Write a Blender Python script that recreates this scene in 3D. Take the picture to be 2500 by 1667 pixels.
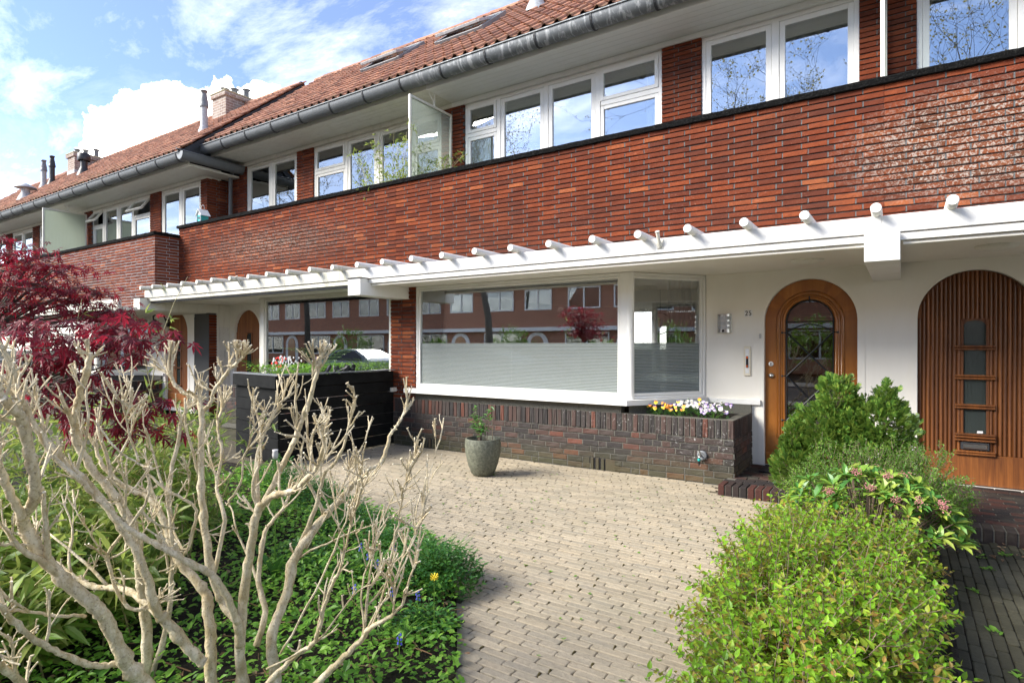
import bpy, math, random
import numpy as np
from mathutils import Matrix, Vector, Euler, Quaternion

for o in list(bpy.data.objects):
    bpy.data.objects.remove(o, do_unlink=True)
SC = bpy.context.scene
COL = SC.collection
R = math.radians
rnd = random.Random(7)

# ------------------------------------------------------------------ camera
YAW = 33.41; CAMH = 1.58; FPX = 1444.7; IMW = 2500.0; IMH = 1667.0; HZ = 842.0
cam = bpy.data.cameras.new('camera'); cam_o = bpy.data.objects.new('camera', cam); COL.objects.link(cam_o)
cam.sensor_width = 36; cam.lens = 36 * FPX / IMW; cam.shift_y = (HZ - IMH / 2) / IMW
cam.clip_start = 0.05; cam.clip_end = 2000
cam_o.location = (0, 0, CAMH); cam_o.rotation_euler = (R(90), 0, R(YAW)); SC.camera = cam_o

# ------------------------------------------------------------------ sky, sun, exposure
SUN_EL, SUN_AZ = 35.0, 224.0        # azimuth of the sun, degrees clockwise from +Y
world = bpy.data.worlds.new('World'); SC.world = world; world.use_nodes = True
def build_world():
    nt = world.node_tree; nt.nodes.clear(); N = nt.nodes; L = nt.links.new
    out = N.new('ShaderNodeOutputWorld'); bg = N.new('ShaderNodeBackground'); bg.inputs[1].default_value = 0.14
    sky = N.new('ShaderNodeTexSky'); sky.sky_type = 'NISHITA'; sky.sun_disc = False
    sky.sun_elevation = R(SUN_EL); sky.sun_rotation = R(SUN_AZ); sky.air_density = 1.0; sky.dust_density = 0.4; sky.ozone_density = 1.6
    tc = N.new('ShaderNodeTexCoord'); sep = N.new('ShaderNodeSeparateXYZ'); L(tc.outputs['Generated'], sep.inputs[0])
    def M(op, a, b=None, c=None):
        n = N.new('ShaderNodeMath'); n.operation = op
        for i, v in enumerate((a, b, c)):
            if v is None: continue
            if hasattr(v, 'links'): L(v, n.inputs[i])
            else: n.inputs[i].default_value = v
        return n.outputs[0]
    def ramp(v, pts):
        r = N.new('ShaderNodeValToRGB'); e = r.color_ramp.elements
        while len(e) < len(pts): e.new(0.5)
        for k, (p, c) in enumerate(pts): e[k].position = p; e[k].color = (c, c, c, 1)
        L(v, r.inputs[0]); return r.outputs[0]
    # high thin cloud: noise on a plane far above (direction divided by height)
    zz = M('MAXIMUM', sep.outputs[2], 0.03)
    cx = M('DIVIDE', sep.outputs[0], M('ADD', zz, 0.12)); cy = M('DIVIDE', sep.outputs[1], M('ADD', zz, 0.12))
    cmb = N.new('ShaderNodeCombineXYZ'); L(cx, cmb.inputs[0]); L(cy, cmb.inputs[1])
    n1 = N.new('ShaderNodeTexNoise'); n1.inputs['Scale'].default_value = 1.5; n1.inputs['Detail'].default_value = 9; n1.inputs['Roughness'].default_value = 0.66; n1.inputs['Distortion'].default_value = 0.35
    mp = N.new('ShaderNodeMapping'); mp.inputs['Scale'].default_value = (1.0, 1.9, 1.0); mp.inputs['Location'].default_value = (3.1, 0.4, 0.0); mp.inputs['Rotation'].default_value = (0, 0, 0.5)
    L(cmb.outputs[0], mp.inputs[0]); L(mp.outputs[0], n1.inputs['Vector'])
    thin = ramp(n1.outputs['Fac'], [(0.44, 0.0), (0.58, 0.075), (0.70, 0.2), (0.80, 0.6)])
    # heaped white cloud bank low over the roofs
    n2 = N.new('ShaderNodeTexNoise'); n2.inputs['Scale'].default_value = 7.0; n2.inputs['Detail'].default_value = 8; n2.inputs['Roughness'].default_value = 0.58
    L(tc.outputs['Generated'], n2.inputs['Vector'])
    vs = N.new('ShaderNodeVectorMath'); vs.operation = 'DISTANCE'; L(tc.outputs['Generated'], vs.inputs[0])
    def dirpx(u, v):
        a = (u - IMW / 2) / FPX; b = (HZ - v) / FPX; s, c = math.sin(R(YAW)), math.cos(R(YAW))
        return Vector((-s + a * c, c + a * s, b)).normalized()
    def blob(u, v, rad):
        d = N.new('ShaderNodeVectorMath'); d.operation = 'DISTANCE'; L(tc.outputs['Generated'], d.inputs[0]); d.inputs[1].default_value = dirpx(u, v)
        return M('SUBTRACT', 1.0, M('DIVIDE', d.outputs['Value'], rad))
    b1 = blob(480, 330, 0.135); b2 = blob(560, 300, 0.10); b3 = blob(400, 420, 0.14); b4 = blob(640, 270, 0.075)
    bb = M('MAXIMUM', M('MAXIMUM', b1, b2), M('MAXIMUM', b3, b4))
    heap = ramp(M('ADD', bb, M('MULTIPLY', M('SUBTRACT', n2.outputs['Fac'], 0.5), 1.3)), [(0.30, 0.0), (0.36, 0.9), (0.6, 1.0)])
    low = ramp(M('ADD', sep.outputs[2], M('MULTIPLY', M('SUBTRACT', n1.outputs['Fac'], 0.5), 0.5)), [(0.05, 0.3), (0.20, 0.05), (0.36, 0.0)])
    cover = M('MAXIMUM', M('MAXIMUM', M('MAXIMUM', thin, heap), low), 0.015)
    mx = N.new('ShaderNodeMix'); mx.data_type = 'RGBA'; L(cover, mx.inputs['Factor'])
    hue = N.new('ShaderNodeMix'); hue.data_type = 'RGBA'; hue.blend_type = 'MULTIPLY'; hue.inputs['Factor'].default_value = 1.0
    L(sky.outputs[0], hue.inputs['A']); hue.inputs['B'].default_value = (0.20, 0.23, 0.295, 1)
    L(hue.outputs['Result'], mx.inputs['A']); mx.inputs['B'].default_value = (9.9, 9.4, 8.7, 1)
    L(mx.outputs['Result'], bg.inputs[0]); L(bg.outputs[0], out.inputs[0])
build_world()
sun = bpy.data.lights.new('sun', 'SUN'); sun.energy = 1.5; sun.angle = R(32); sun.color = (1.0, 0.95, 0.86)
sun_o = bpy.data.objects.new('sun', sun); COL.objects.link(sun_o)
_sd = Vector((math.sin(R(SUN_AZ)) * math.cos(R(SUN_EL)), math.cos(R(SUN_AZ)) * math.cos(R(SUN_EL)), math.sin(R(SUN_EL))))
sun_o.rotation_euler = (-_sd).to_track_quat('-Z', 'Y').to_euler(); sun_o.location = (-10, -14, 30)
SC.view_settings.view_transform = 'Standard'; SC.view_settings.look = 'None'; SC.view_settings.exposure = 2.75; SC.view_settings.gamma = 1.0
SC.render.engine = 'CYCLES'

# ------------------------------------------------------------------ helpers
_s, _c = math.sin(R(YAW)), math.cos(R(YAW))
def proj(p):
    fw = -_s * p[0] + _c * p[1]; r = _c * p[0] + _s * p[1]
    if fw < 0.05: return None
    return (IMW / 2 + FPX * r / fw, HZ - FPX * (p[2] - CAMH) / fw, fw)
def ray(u, v):
    a = (u - IMW / 2) / FPX; b = (HZ - v) / FPX
    return Vector((-_s + a * _c, _c + a * _s, b))
def at_depth(u, v, t): return Vector((0, 0, CAMH)) + ray(u, v) * t
def at_y(u, v, y): d = ray(u, v); return Vector((0, 0, CAMH)) + d * (y / d.y)
def ground_at(u, v, z=0.0): d = ray(u, v); return Vector((0, 0, CAMH)) + d * ((z - CAMH) / d.z)

WM = {}                                  # world matrix of every object
def place(o, parent=None, M=None):
    M = M or Matrix(); COL.objects.link(o); WM[o] = M
    if parent is not None:
        o.parent = parent; o.matrix_local = WM[parent].inverted() @ M
    else: o.matrix_world = M
    return o
def tag(o, label=None, cat=None, group=None, kind=None):
    if label: o['label'] = label
    if cat: o['category'] = cat
    if group: o['group'] = group
    if kind: o['kind'] = kind
    return o
def thing(name, loc, label, cat, group=None):
    o = bpy.data.objects.new(name, None); o.empty_display_size = 0.2
    place(o, None, Matrix.Translation(Vector(loc))); return tag(o, label, cat, group)
def mesh_np(name, V, F, mats, midx=None, smooth=False):
    """V (n,3) array, F list of (k,m) index arrays or list of tuples"""
    me = bpy.data.meshes.new(name)
    V = np.asarray(V, dtype=np.float32)
    if isinstance(F, list) and F and isinstance(F[0], np.ndarray):
        loops = np.concatenate([f.ravel() for f in F]); tot = np.concatenate([np.full(len(f), f.shape[1]) for f in F])
    else:
        tot = np.array([len(f) for f in F]); loops = np.array([i for f in F for i in f])
    st = np.concatenate([[0], np.cumsum(tot)[:-1]])
    me.vertices.add(len(V)); me.vertices.foreach_set('co', V.ravel())
    me.loops.add(len(loops)); me.loops.foreach_set('vertex_index', loops.astype(np.int32))
    me.polygons.add(len(tot)); me.polygons.foreach_set('loop_start', st.astype(np.int32)); me.polygons.foreach_set('loop_total', tot.astype(np.int32))
    for m in mats: me.materials.append(m)
    if midx is not None: me.polygons.foreach_set('material_index', np.asarray(midx, dtype=np.int32))
    me.polygons.foreach_set('use_smooth', np.full(len(tot), bool(smooth)))
    me.update(calc_edges=True); me.validate(); return me
class MB:
    """collects faces of one mesh"""
    def __init__(s): s.v = []; s.f = []; s.m = []; s.cm = 0
    def add(s, vs, fs):
        b = len(s.v); s.v += [tuple(p) for p in vs]; s.f += [tuple(b + i for i in f) for f in fs]; s.m += [s.cm] * len(fs); return s
    def box(s, x0, x1, y0, y1, z0, z1, bev=0.0):
        if x0 > x1: x0, x1 = x1, x0
        if y0 > y1: y0, y1 = y1, y0
        if z0 > z1: z0, z1 = z1, z0
        if bev <= 0:
            vs = [(x, y, z) for z in (z0, z1) for y in (y0, y1) for x in (x0, x1)]
            return s.add(vs, [(0, 2, 3, 1), (4, 5, 7, 6), (0, 1, 5, 4), (2, 6, 7, 3), (0, 4, 6, 2), (1, 3, 7, 5)])
        b = min(bev, (x1 - x0) / 2.2, (y1 - y0) / 2.2, (z1 - z0) / 2.2)
        V, F = bevel_box(x1 - x0, y1 - y0, z1 - z0, b)
        c = np.array([(x0 + x1) / 2, (y0 + y1) / 2, (z0 + z1) / 2]); return s.add([tuple(p) for p in V + c], F)
    def prism(s, poly, axis, a0, a1):
        """poly: 2D points; extruded along axis ('x','y','z') from a0 to a1"""
        n = len(poly)
        def P(p, a): return {'x': (a, p[0], p[1]), 'y': (p[0], a, p[1]), 'z': (p[0], p[1], a)}[axis]
        vs = [P(p, a0) for p in poly] + [P(p, a1) for p in poly]
        fs = [(i, (i + 1) % n, n + (i + 1) % n, n + i) for i in range(n)] + [tuple(range(n - 1, -1, -1)), tuple(range(n, 2 * n))]
        return s.add(vs, fs)
    def tube(s, pts, rad, n=8, cap=True, closed=False):
        pts = [Vector(p) for p in pts]; k = len(pts)
        rr = rad if isinstance(rad, (list, tuple)) else [rad] * k
        b = len(s.v); up = None
        for i in range(k):
            if closed: t = pts[(i + 1) % k] - pts[i - 1]
            else: t = pts[min(i + 1, k - 1)] - pts[max(i - 1, 0)]
            t = t.normalized() if t.length > 1e-9 else Vector((0, 0, 1))
            if up is None: up = t.orthogonal().normalized()
            else:
                up = up - t * up.dot(t); up = up.normalized() if up.length > 1e-6 else t.orthogonal().normalized()
            w = t.cross(up)
            for j in range(n):
                a = 2 * math.pi * j / n; s.v.append(tuple(pts[i] + (up * math.cos(a) + w * math.sin(a)) * rr[i]))
        for i in range(k if closed else k - 1):
            i2 = (i + 1) % k
            for j in range(n):
                s.f.append((b + i * n + j, b + i * n + (j + 1) % n, b + i2 * n + (j + 1) % n, b + i2 * n + j)); s.m.append(s.cm)
        if cap and not closed:
            s.f.append(tuple(b + j for j in range(n - 1, -1, -1))); s.m.append(s.cm)
            s.f.append(tuple(b + (k - 1) * n + j for j in range(n))); s.m.append(s.cm)
        return s
    def lathe(s, prof, c, n=24, axis='z'):
        b = len(s.v); k = len(prof)
        for r_, h in prof:
            for j in range(n):
                a = 2 * math.pi * j / n; x, y = r_ * math.cos(a), r_ * math.sin(a)
                p = (x, y, h) if axis == 'z' else ((x, h, y) if axis == 'y' else (h, x, y))
                s.v.append((c[0] + p[0], c[1] + p[1], c[2] + p[2]))
        for i in range(k - 1):
            for j in range(n):
                s.f.append((b + i * n + j, b + i * n + (j + 1) % n, b + (i + 1) * n + (j + 1) % n, b + (i + 1) * n + j)); s.m.append(s.cm)
        return s
    def build(s, name, mats, parent=None, smooth=False, M=None, center=True):
        if not isinstance(mats, (list, tuple)): mats = [mats]
        V = np.array(s.v, dtype=np.float64); c = np.zeros(3)
        if center and len(V):
            c = (V.min(0) + V.max(0)) / 2; c[2] = V[:, 2].min(); V = V - c
        me = mesh_np(name, V, s.f, mats, s.m, smooth)
        o = bpy.data.objects.new(name, me)
        T = Matrix.Translation(Vector(c)); return place(o, parent, (M @ T) if M is not None else T)
def smooth_by_angle(o, ang=40):
    me = o.data
    me.polygons.foreach_set('use_smooth', np.ones(len(me.polygons), dtype=bool))
    try: me.set_sharp_from_angle(angle=R(ang))
    except Exception: pass
    return o
def bevel_box(w, d, h, b):
    """chamfered box, centred"""
    x, y, z = w / 2, d / 2, h / 2; vs = []
    idx = {}
    for sx in (-1, 1):
        for sy in (-1, 1):
            for sz in (-1, 1):
                for ax in range(3):
                    p = [sx * x, sy * y, sz * z]
                    for k in range(3):
                        if k != ax: p[k] -= (sx, sy, sz)[k] * b
                    idx[(sx, sy, sz, ax)] = len(vs); vs.append(p)
    fs = []
    def q(ks):
        P = np.array([vs[k] for k in ks]); nrm = np.cross(P[1] - P[0], P[2] - P[0])
        if np.dot(nrm, P.mean(0)) < 0: ks = ks[::-1]
        fs.append(tuple(ks))
    for ax in range(3):
        o1, o2 = [k for k in range(3) if k != ax]
        for s0 in (-1, 1):
            ks = []
            for a, b_ in ((-1, -1), (1, -1), (1, 1), (-1, 1)):
                t = [0, 0, 0]; t[ax] = s0; t[o1] = a; t[o2] = b_; ks.append(idx[(*t, ax)])
            q(ks)
    for ax in range(3):
        o1, o2 = [k for k in range(3) if k != ax]
        for a in (-1, 1):
            for b_ in (-1, 1):
                ks = []
                for s0, kk in ((-1, o1), (1, o1), (1, o2), (-1, o2)):
                    t = [0, 0, 0]; t[ax] = s0; t[o1] = a; t[o2] = b_; ks.append(idx[(*t, kk)])
                q(ks)
    for sx in (-1, 1):
        for sy in (-1, 1):
            for sz in (-1, 1): q([idx[(sx, sy, sz, k)] for k in range(3)])
    return np.array(vs), fs
def brick_variants(w, d, h, b, n=5, jit=0.0022, seed=1):
    """front face towards -Y; the back is open"""
    g = np.random.default_rng(seed); out = []
    for k in range(n):
        x, z = w / 2, h / 2
        vs = [(-x, d, -z), (x, d, -z), (x, d, z), (-x, d, z), (-x, b, -z), (x, b, -z), (x, b, z), (-x, b, z)]
        fr = [(-x + b, 0, -z + b), (0, 0, -z + b), (x - b, 0, -z + b), (x - b, 0, z - b), (0, 0, z - b), (-x + b, 0, z - b)]
        fr = [tuple(np.array(p) + g.normal(0, jit, 3)) for p in fr]; V = np.array(vs + fr)
        V[4:8] += g.normal(0, jit * 0.6, (4, 3))
        F = [(0, 1, 5, 4), (1, 2, 6, 5), (2, 3, 7, 6), (3, 0, 4, 7), (4, 5, 10, 9, 8), (5, 6, 11, 10), (6, 7, 13, 12, 11), (7, 4, 8, 13), (8, 9, 12, 13), (9, 10, 11, 12)]
        out.append((V, F))
    return out
def tri_faces(F):
    """fan polygons into uniform arrays by size"""
    d = {}
    for f in F: d.setdefault(len(f), []).append(f)
    return {k: np.array(v) for k, v in d.items()}
def scatter(name, variants, items, mats, parent, n_ind=300, rest='', smooth=False, seed=0, margin=30, size=1.0, minpx=0):
    """items: (variant, Matrix). The n_ind that show largest in the photo become objects of their own, the rest ONE mesh."""
    if not isinstance(mats, (list, tuple)): mats = [mats]
    sc = []
    for i, (k, M) in enumerate(items):
        p = proj(M.translation)
        s = 0.0
        if p and -margin < p[0] < IMW + margin and -margin < p[1] < IMH + margin: s = FPX * size * M.median_scale / p[2]
        sc.append(s)
    order = sorted(range(len(items)), key=lambda i: -sc[i])
    ind = [i for i in order[:n_ind] if sc[i] > minpx]; iset = set(ind)
    mes = [mesh_np(name, V, F, mats, None, smooth) for V, F in variants] if ind else []
    for i in ind:
        o = bpy.data.objects.new(name, mes[items[i][0]]); place(o, parent, items[i][1])
    left = [i for i in range(len(items)) if i not in iset]
    if left:
        VV = []; FF = {}; off = 0
        tf = [tri_faces(F) for V, F in variants]
        for k in range(len(variants)):
            Ms = np.array([items[i][1] for i in left if items[i][0] == k], dtype=np.float64)
            if not len(Ms): continue
            V = np.asarray(variants[k][0], dtype=np.float64); nv = len(V)
            W = np.einsum('nij,vj->nvi', Ms[:, :3, :3], V) + Ms[:, None, :3, 3]
            VV.append(W.reshape(-1, 3))
            for sz, f in tf[k].items():
                g = (f[None, :, :] + (off + np.arange(len(Ms)) * nv)[:, None, None]).reshape(-1, sz); FF.setdefault(sz, []).append(g)
            off += len(Ms) * nv
        V = np.concatenate(VV); c = V.mean(0); V = V - c
        me = mesh_np(rest or name, V, [np.concatenate(v) for v in FF.values()], mats, None, smooth)
        o = bpy.data.objects.new(rest or name, me); place(o, parent, Matrix.Translation(Vector(c))); tag(o, kind='stuff'); return o
def TRS(loc, rot=(0, 0, 0), sc=1.0):
    M = Matrix.Translation(Vector(loc)) @ Euler(rot).to_matrix().to_4x4()
    if isinstance(sc, (int, float)): sc = (sc, sc, sc)
    return M @ Matrix.Diagonal((*sc, 1.0))
# ------------------------------------------------------------------ materials
class NT:
    def __init__(s, name):
        s.m = bpy.data.materials.new(name); s.m.use_nodes = True; s.t = s.m.node_tree; s.t.nodes.clear()
        s.out = s.t.nodes.new('ShaderNodeOutputMaterial')
    def n(s, typ, ins=None, **props):
        nd = s.t.nodes.new('ShaderNode' + typ)
        for k, v in props.items(): setattr(nd, k, v)
        for k, v in (ins or {}).items(): s.set(nd, k, v)
        return nd
    def set(s, nd, k, v):
        i = nd.inputs[k]
        if hasattr(v, 'links') : s.t.links.new(v, i)
        elif isinstance(v, (tuple, list)) and len(v) == 3 and i.type == 'RGBA': i.default_value = (*v, 1)
        else: i.default_value = v
    def math(s, op, a, b=0.0, clamp=False):
        nd = s.n('Math', {0: a, 1: b}, operation=op); nd.use_clamp = clamp; return nd.outputs[0]
    def mix(s, fac, a, b, mode='MIX'):
        nd = s.n('Mix', data_type='RGBA', blend_type=mode)
        s.set(nd, 'Factor', fac); s.set(nd, 'A', a if hasattr(a, 'links') else (*a, 1)); s.set(nd, 'B', b if hasattr(b, 'links') else (*b, 1)); return nd.outputs['Result']
    def ramp(s, fac, pts, interp='LINEAR'):
        nd = s.n('ValToRGB', {'Fac': fac}); cr = nd.color_ramp; cr.interpolation = interp
        while len(cr.elements) < len(pts): cr.elements.new(0.5)
        for e, (p, c) in zip(cr.elements, pts):
            e.position = p; e.color = (*(c if isinstance(c, (tuple, list)) else (c, c, c)), 1)
        return nd.outputs[0]
    def pos(s): return s.n('NewGeometry').outputs['Position']
    def rand(s):
        """one random number for each piece, whether it is an object of its own or an island of a joined mesh"""
        a = s.n('ObjectInfo').outputs['Random']; b = s.n('NewGeometry').outputs['Random Per Island']
        return s.math('FRACT', s.math('ADD', a, b))
    def noise(s, scale, detail=4, rough=0.55, vec=None, dist=0.0, out='Fac'):
        return s.n('TexNoise', {'Vector': vec if vec is not None else s.pos(), 'Scale': scale, 'Detail': detail, 'Roughness': rough, 'Distortion': dist}).outputs[out]
    def map(s, vec, scale=(1, 1, 1), loc=(0, 0, 0), rot=(0, 0, 0)):
        return s.n('Mapping', {'Vector': vec, 'Scale': scale, 'Location': loc, 'Rotation': rot}).outputs[0]
    def bump(s, h, strength=0.3, dist=0.01):
        return s.n('Bump', {'Height': h, 'Strength': strength, 'Distance': dist}).outputs[0]
    def pbr(s, color, rough=0.6, metal=0.0, bump=None, spec=0.5, coat=0.0, **k):
        p = s.n('BsdfPrincipled', {'Base Color': color if hasattr(color, 'links') else (*color, 1), 'Roughness': rough, 'Metallic': metal, 'Specular IOR Level': spec})
        if bump is not None: s.set(p, 'Normal', bump)
        if coat: s.set(p, 'Coat Weight', coat); s.set(p, 'Coat Roughness', 0.12)
        for kk, v in k.items(): s.set(p, kk, v)
        s.t.links.new(p.outputs[0], s.out.inputs[0]); return s.m
    def done(s, sh): s.t.links.new(sh, s.out.inputs[0]); return s.m
    def blob(s, c, rad, vec=None):
        """0 outside, 1 at the centre of an ellipsoid in the place"""
        p = s.map(vec if vec is not None else s.pos(), scale=tuple(1 / r for r in rad), loc=tuple(-a / r for a, r in zip(c, rad)))
        d = s.n('VectorMath', {0: p}, operation='LENGTH').outputs['Value']
        return s.math('SUBTRACT', 1.0, d, clamp=True)
MAT = {}
def m_brick_red():
    t = NT('brick_red'); r = t.rand()
    col = t.ramp(r, [(0.0, (0.10, 0.028, 0.016)), (0.3, (0.145, 0.036, 0.017)), (0.7, (0.19, 0.045, 0.018)), (0.93, (0.235, 0.058, 0.022)), (1.0, (0.34, 0.105, 0.04))])
    n = t.noise(38, 5, 0.65); col = t.mix(t.ramp(n, [(0.35, 0.0), (0.75, 0.55)]), col, (0.10, 0.028, 0.018))
    col = t.mix(t.math('MULTIPLY', t.ramp(t.noise(85, 3), [(0.62, 0.0), (0.75, 0.6)]), t.ramp(t.noise(1.3, 3), [(0.45, 0.0), (0.62, 1.0)])), col, (0.50, 0.27, 0.20))
    # soot and damp in large soft patches
    col = t.mix(t.ramp(t.noise(0.9, 5, 0.6, t.map(t.pos(), (0.6, 1, 1.6))), [(0.45, 0.0), (0.75, 0.55)]), col, (0.075, 0.034, 0.024))
    # lime bloom: one big patch at the right, a paler one at the left
    w = t.math('ADD', t.blob((0.55, 6.75, 3.42), (1.25, 2, 0.62)), t.math('MULTIPLY', t.blob((-9.9, 6.75, 3.45), (3.0, 2, 0.5)), 0.42))
    w2 = t.math('MULTIPLY', t.ramp(t.noise(46, 6, 0.7, dist=0.6), [(0.50, 0.0), (0.58, 1.0)]), t.ramp(w, [(0.02, 0.0), (0.5, 1.0)]))
    col = t.mix(t.math('MULTIPLY', t.ramp(w, [(0.05, 0.0), (0.55, 0.5)]), 0.7), col, (0.115, 0.062, 0.03))
    col = t.mix(t.math('MULTIPLY', w2, 0.62), col, (0.46, 0.43, 0.38))
    return t.pbr(col, 0.85, bump=t.bump(t.math('ADD', t.noise(60, 6, 0.7), t.math('MULTIPLY', t.noise(14, 2), 0.8)), 0.75, 0.006), spec=0.08)
def m_brick_dark():
    t = NT('brick_dark'); r = t.rand()
    col = t.ramp(r, [(0.0, (0.024, 0.021, 0.020)), (0.35, (0.037, 0.030, 0.028)), (0.65, (0.056, 0.037, 0.030)), (0.84, (0.075, 0.037, 0.028)), (0.94, (0.12, 0.041, 0.025)), (1.0, (0.16, 0.052, 0.03))])
    n = t.noise(45, 5, 0.65); col = t.mix(t.ramp(n, [(0.35, 0.0), (0.8, 0.6)]), col, (0.05, 0.043, 0.04))
    z = t.n('SeparateXYZ', {0: t.pos()}).outputs[2]
    g = t.math('MULTIPLY', t.ramp(t.math('ADD', z, t.math('MULTIPLY', t.noise(3.5, 4), 0.28)), [(0.16, 1.0), (0.46, 0.0)]), 0.55)
    col = t.mix(g, col, (0.075, 0.075, 0.03))
    sp = t.math('MULTIPLY', t.ramp(t.noise(42, 5, 0.7), [(0.60, 0.0), (0.68, 1.0)]), t.ramp(t.math('ADD', t.blob((-1.9, 6.87, 0.45), (0.7, 1, 0.36)), t.blob((-3.0, 6.87, 0.72), (0.9, 1, 0.25))), [(0.05, 0.0), (0.5, 1.0)]))
    col = t.mix(t.math('MULTIPLY', sp, 0.8), col, (0.5, 0.5, 0.47))
    return t.pbr(col, 0.7, bump=t.bump(t.math('ADD', t.noise(55, 6, 0.7), t.math('MULTIPLY', t.noise(14, 2), 0.8)), 0.75, 0.006), spec=0.35)
def m_mortar(name, c):
    t = NT(name); n = t.noise(80, 4)
    return t.pbr(t.mix(t.ramp(n, [(0.3, 0.0), (0.7, 1.0)]), tuple(x * 0.7 for x in c), tuple(x * 1.25 for x in c)), 0.95, bump=t.bump(n, 0.6, 0.004), spec=0.15)
def m_paint(name, c, dirt=0.0, rough=0.42, stain=(0.30, 0.26, 0.16)):
    t = NT(name); zz = t.n('SeparateXYZ', {0: t.pos()}).outputs[2]; n = t.noise(5, 6, 0.62, t.map(t.pos(), (1, 1, 0.35)))
    col = t.mix(t.ramp(n, [(0.42, 0.0), (0.85, 0.35 + dirt * 0.5)]), c, tuple(x * y for x, y in zip(c, (0.86, 0.84, 0.78))))
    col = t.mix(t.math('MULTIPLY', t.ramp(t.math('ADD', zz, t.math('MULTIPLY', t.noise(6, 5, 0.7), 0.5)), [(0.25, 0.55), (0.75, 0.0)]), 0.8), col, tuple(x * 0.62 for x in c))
    if dirt > 0:
        st = t.math('MULTIPLY', t.ramp(t.noise(9, 6, 0.72, t.map(t.pos(), (1, 1, 0.16))), [(0.52, 0.0), (0.74, 1.0)]), dirt)
        col = t.mix(st, col, stain)
        col = t.mix(t.math('MULTIPLY', t.ramp(t.noise(24, 5, 0.75), [(0.60, 0.0), (0.66, 1.0)]), dirt * 0.55), col, (0.25, 0.24, 0.2))
    return t.pbr(col, t.math('ADD', rough, t.math('MULTIPLY', t.noise(8, 3), 0.2)), bump=t.bump(t.math('ADD', t.noise(3.5, 3), t.math('MULTIPLY', t.noise(70, 2), 0.12)), 0.22, 0.006), spec=0.4)
def m_coping():
    t = NT('coping_bitumen'); n = t.noise(60, 6, 0.75)
    col = t.mix(t.ramp(n, [(0.5, 0.0), (0.75, 1.0)]), (0.006, 0.006, 0.006), (0.045, 0.045, 0.042))
    return t.pbr(col, 0.95, bump=t.bump(n, 1.0, 0.02), spec=0.08)
def m_zinc():
    t = NT('zinc'); x = t.n('SeparateXYZ', {0: t.pos()}).outputs[0]
    col = t.mix(t.noise(5, 5, 0.6), (0.105, 0.115, 0.12), (0.19, 0.20, 0.205))
    st = t.math('MULTIPLY', t.ramp(t.noise(9, 6, 0.7, t.map(t.pos(), (1.6, 0.5, 0.5)), dist=0.8), [(0.50, 0.0), (0.62, 1.0)]), t.ramp(t.math('MULTIPLY', t.math('ADD', x, 7.6), 0.25), [(0.0, 0.0), (0.5, 1.0)]))
    col = t.mix(t.math('MULTIPLY', st, 0.85), col, (0.42, 0.43, 0.43))
    return t.pbr(col, 0.5, metal=0.25, bump=t.bump(t.noise(8, 3), 0.25, 0.006))
def m_tile():
    t = NT('roof_tile'); r = t.rand()
    col = t.ramp(r, [(0.0, (0.19, 0.085, 0.055)), (0.3, (0.29, 0.125, 0.078)), (0.7, (0.37, 0.165, 0.10)), (1.0, (0.47, 0.22, 0.13))])
    col = t.mix(t.ramp(t.noise(12, 6, 0.7), [(0.42, 0.0), (0.72, 0.75)]), col, (0.17, 0.12, 0.09))
    z = t.n('SeparateXYZ', {0: t.pos()}).outputs[2]
    mo = t.math('MULTIPLY', t.ramp(t.noise(7, 6, 0.72), [(0.46, 0.0), (0.66, 1.0)]), t.ramp(t.math('SUBTRACT', z, 5.6), [(0.35, 0.75), (0.9, 0.15)]))
    col = t.mix(mo, col, (0.14, 0.115, 0.045))
    return t.pbr(col, 0.8, bump=t.bump(t.noise(50, 5), 0.5, 0.006), spec=0.3)
def m_wood(name, c0, c1, coat=0.5, scale=1.0, rough=0.35):
    t = NT(name); v = t.map(t.pos(), (26 * scale, 26 * scale, 1.1 * scale)); r = t.rand()
    w = t.n('TexNoise', {'Vector': v, 'Scale': 1.0, 'Detail': 6, 'Roughness': 0.65, 'Distortion': 0.7}).outputs['Fac']
    col = t.mix(t.ramp(w, [(0.3, 0.0), (0.7, 1.0)]), c0, c1)
    col = t.mix(t.math('MULTIPLY', r, 0.5), col, tuple(x * 0.45 for x in c0))
    big = t.ramp(t.noise(1.7, 4, 0.6, t.map(t.pos(), (1.5, 1.5, 0.7))), [(0.35, 0.0), (0.75, 0.6)])
    col = t.mix(big, col, tuple(x * 0.55 for x in c0))
    return t.pbr(col, rough, bump=t.bump(w, 0.12, 0.004), coat=coat)
def m_glass(name='window_glass', base=0.27, tint=(0.95, 0.965, 0.96)):
    t = NT(name); fr = t.n('Fresnel', {'IOR': 1.55}).outputs[0]
    f = t.math('ADD', t.math('MULTIPLY', fr, 1.0), base, clamp=True)
    gl = t.n('BsdfGlossy', {'Color': (0.93, 0.96, 0.97, 1), 'Roughness': 0.0}); tr = t.n('BsdfTransparent', {'Color': (*tint, 1)})
    mx = t.n('MixShader', {0: f, 1: tr.outputs[0], 2: gl.outputs[0]}); return t.done(mx.outputs[0])
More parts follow.
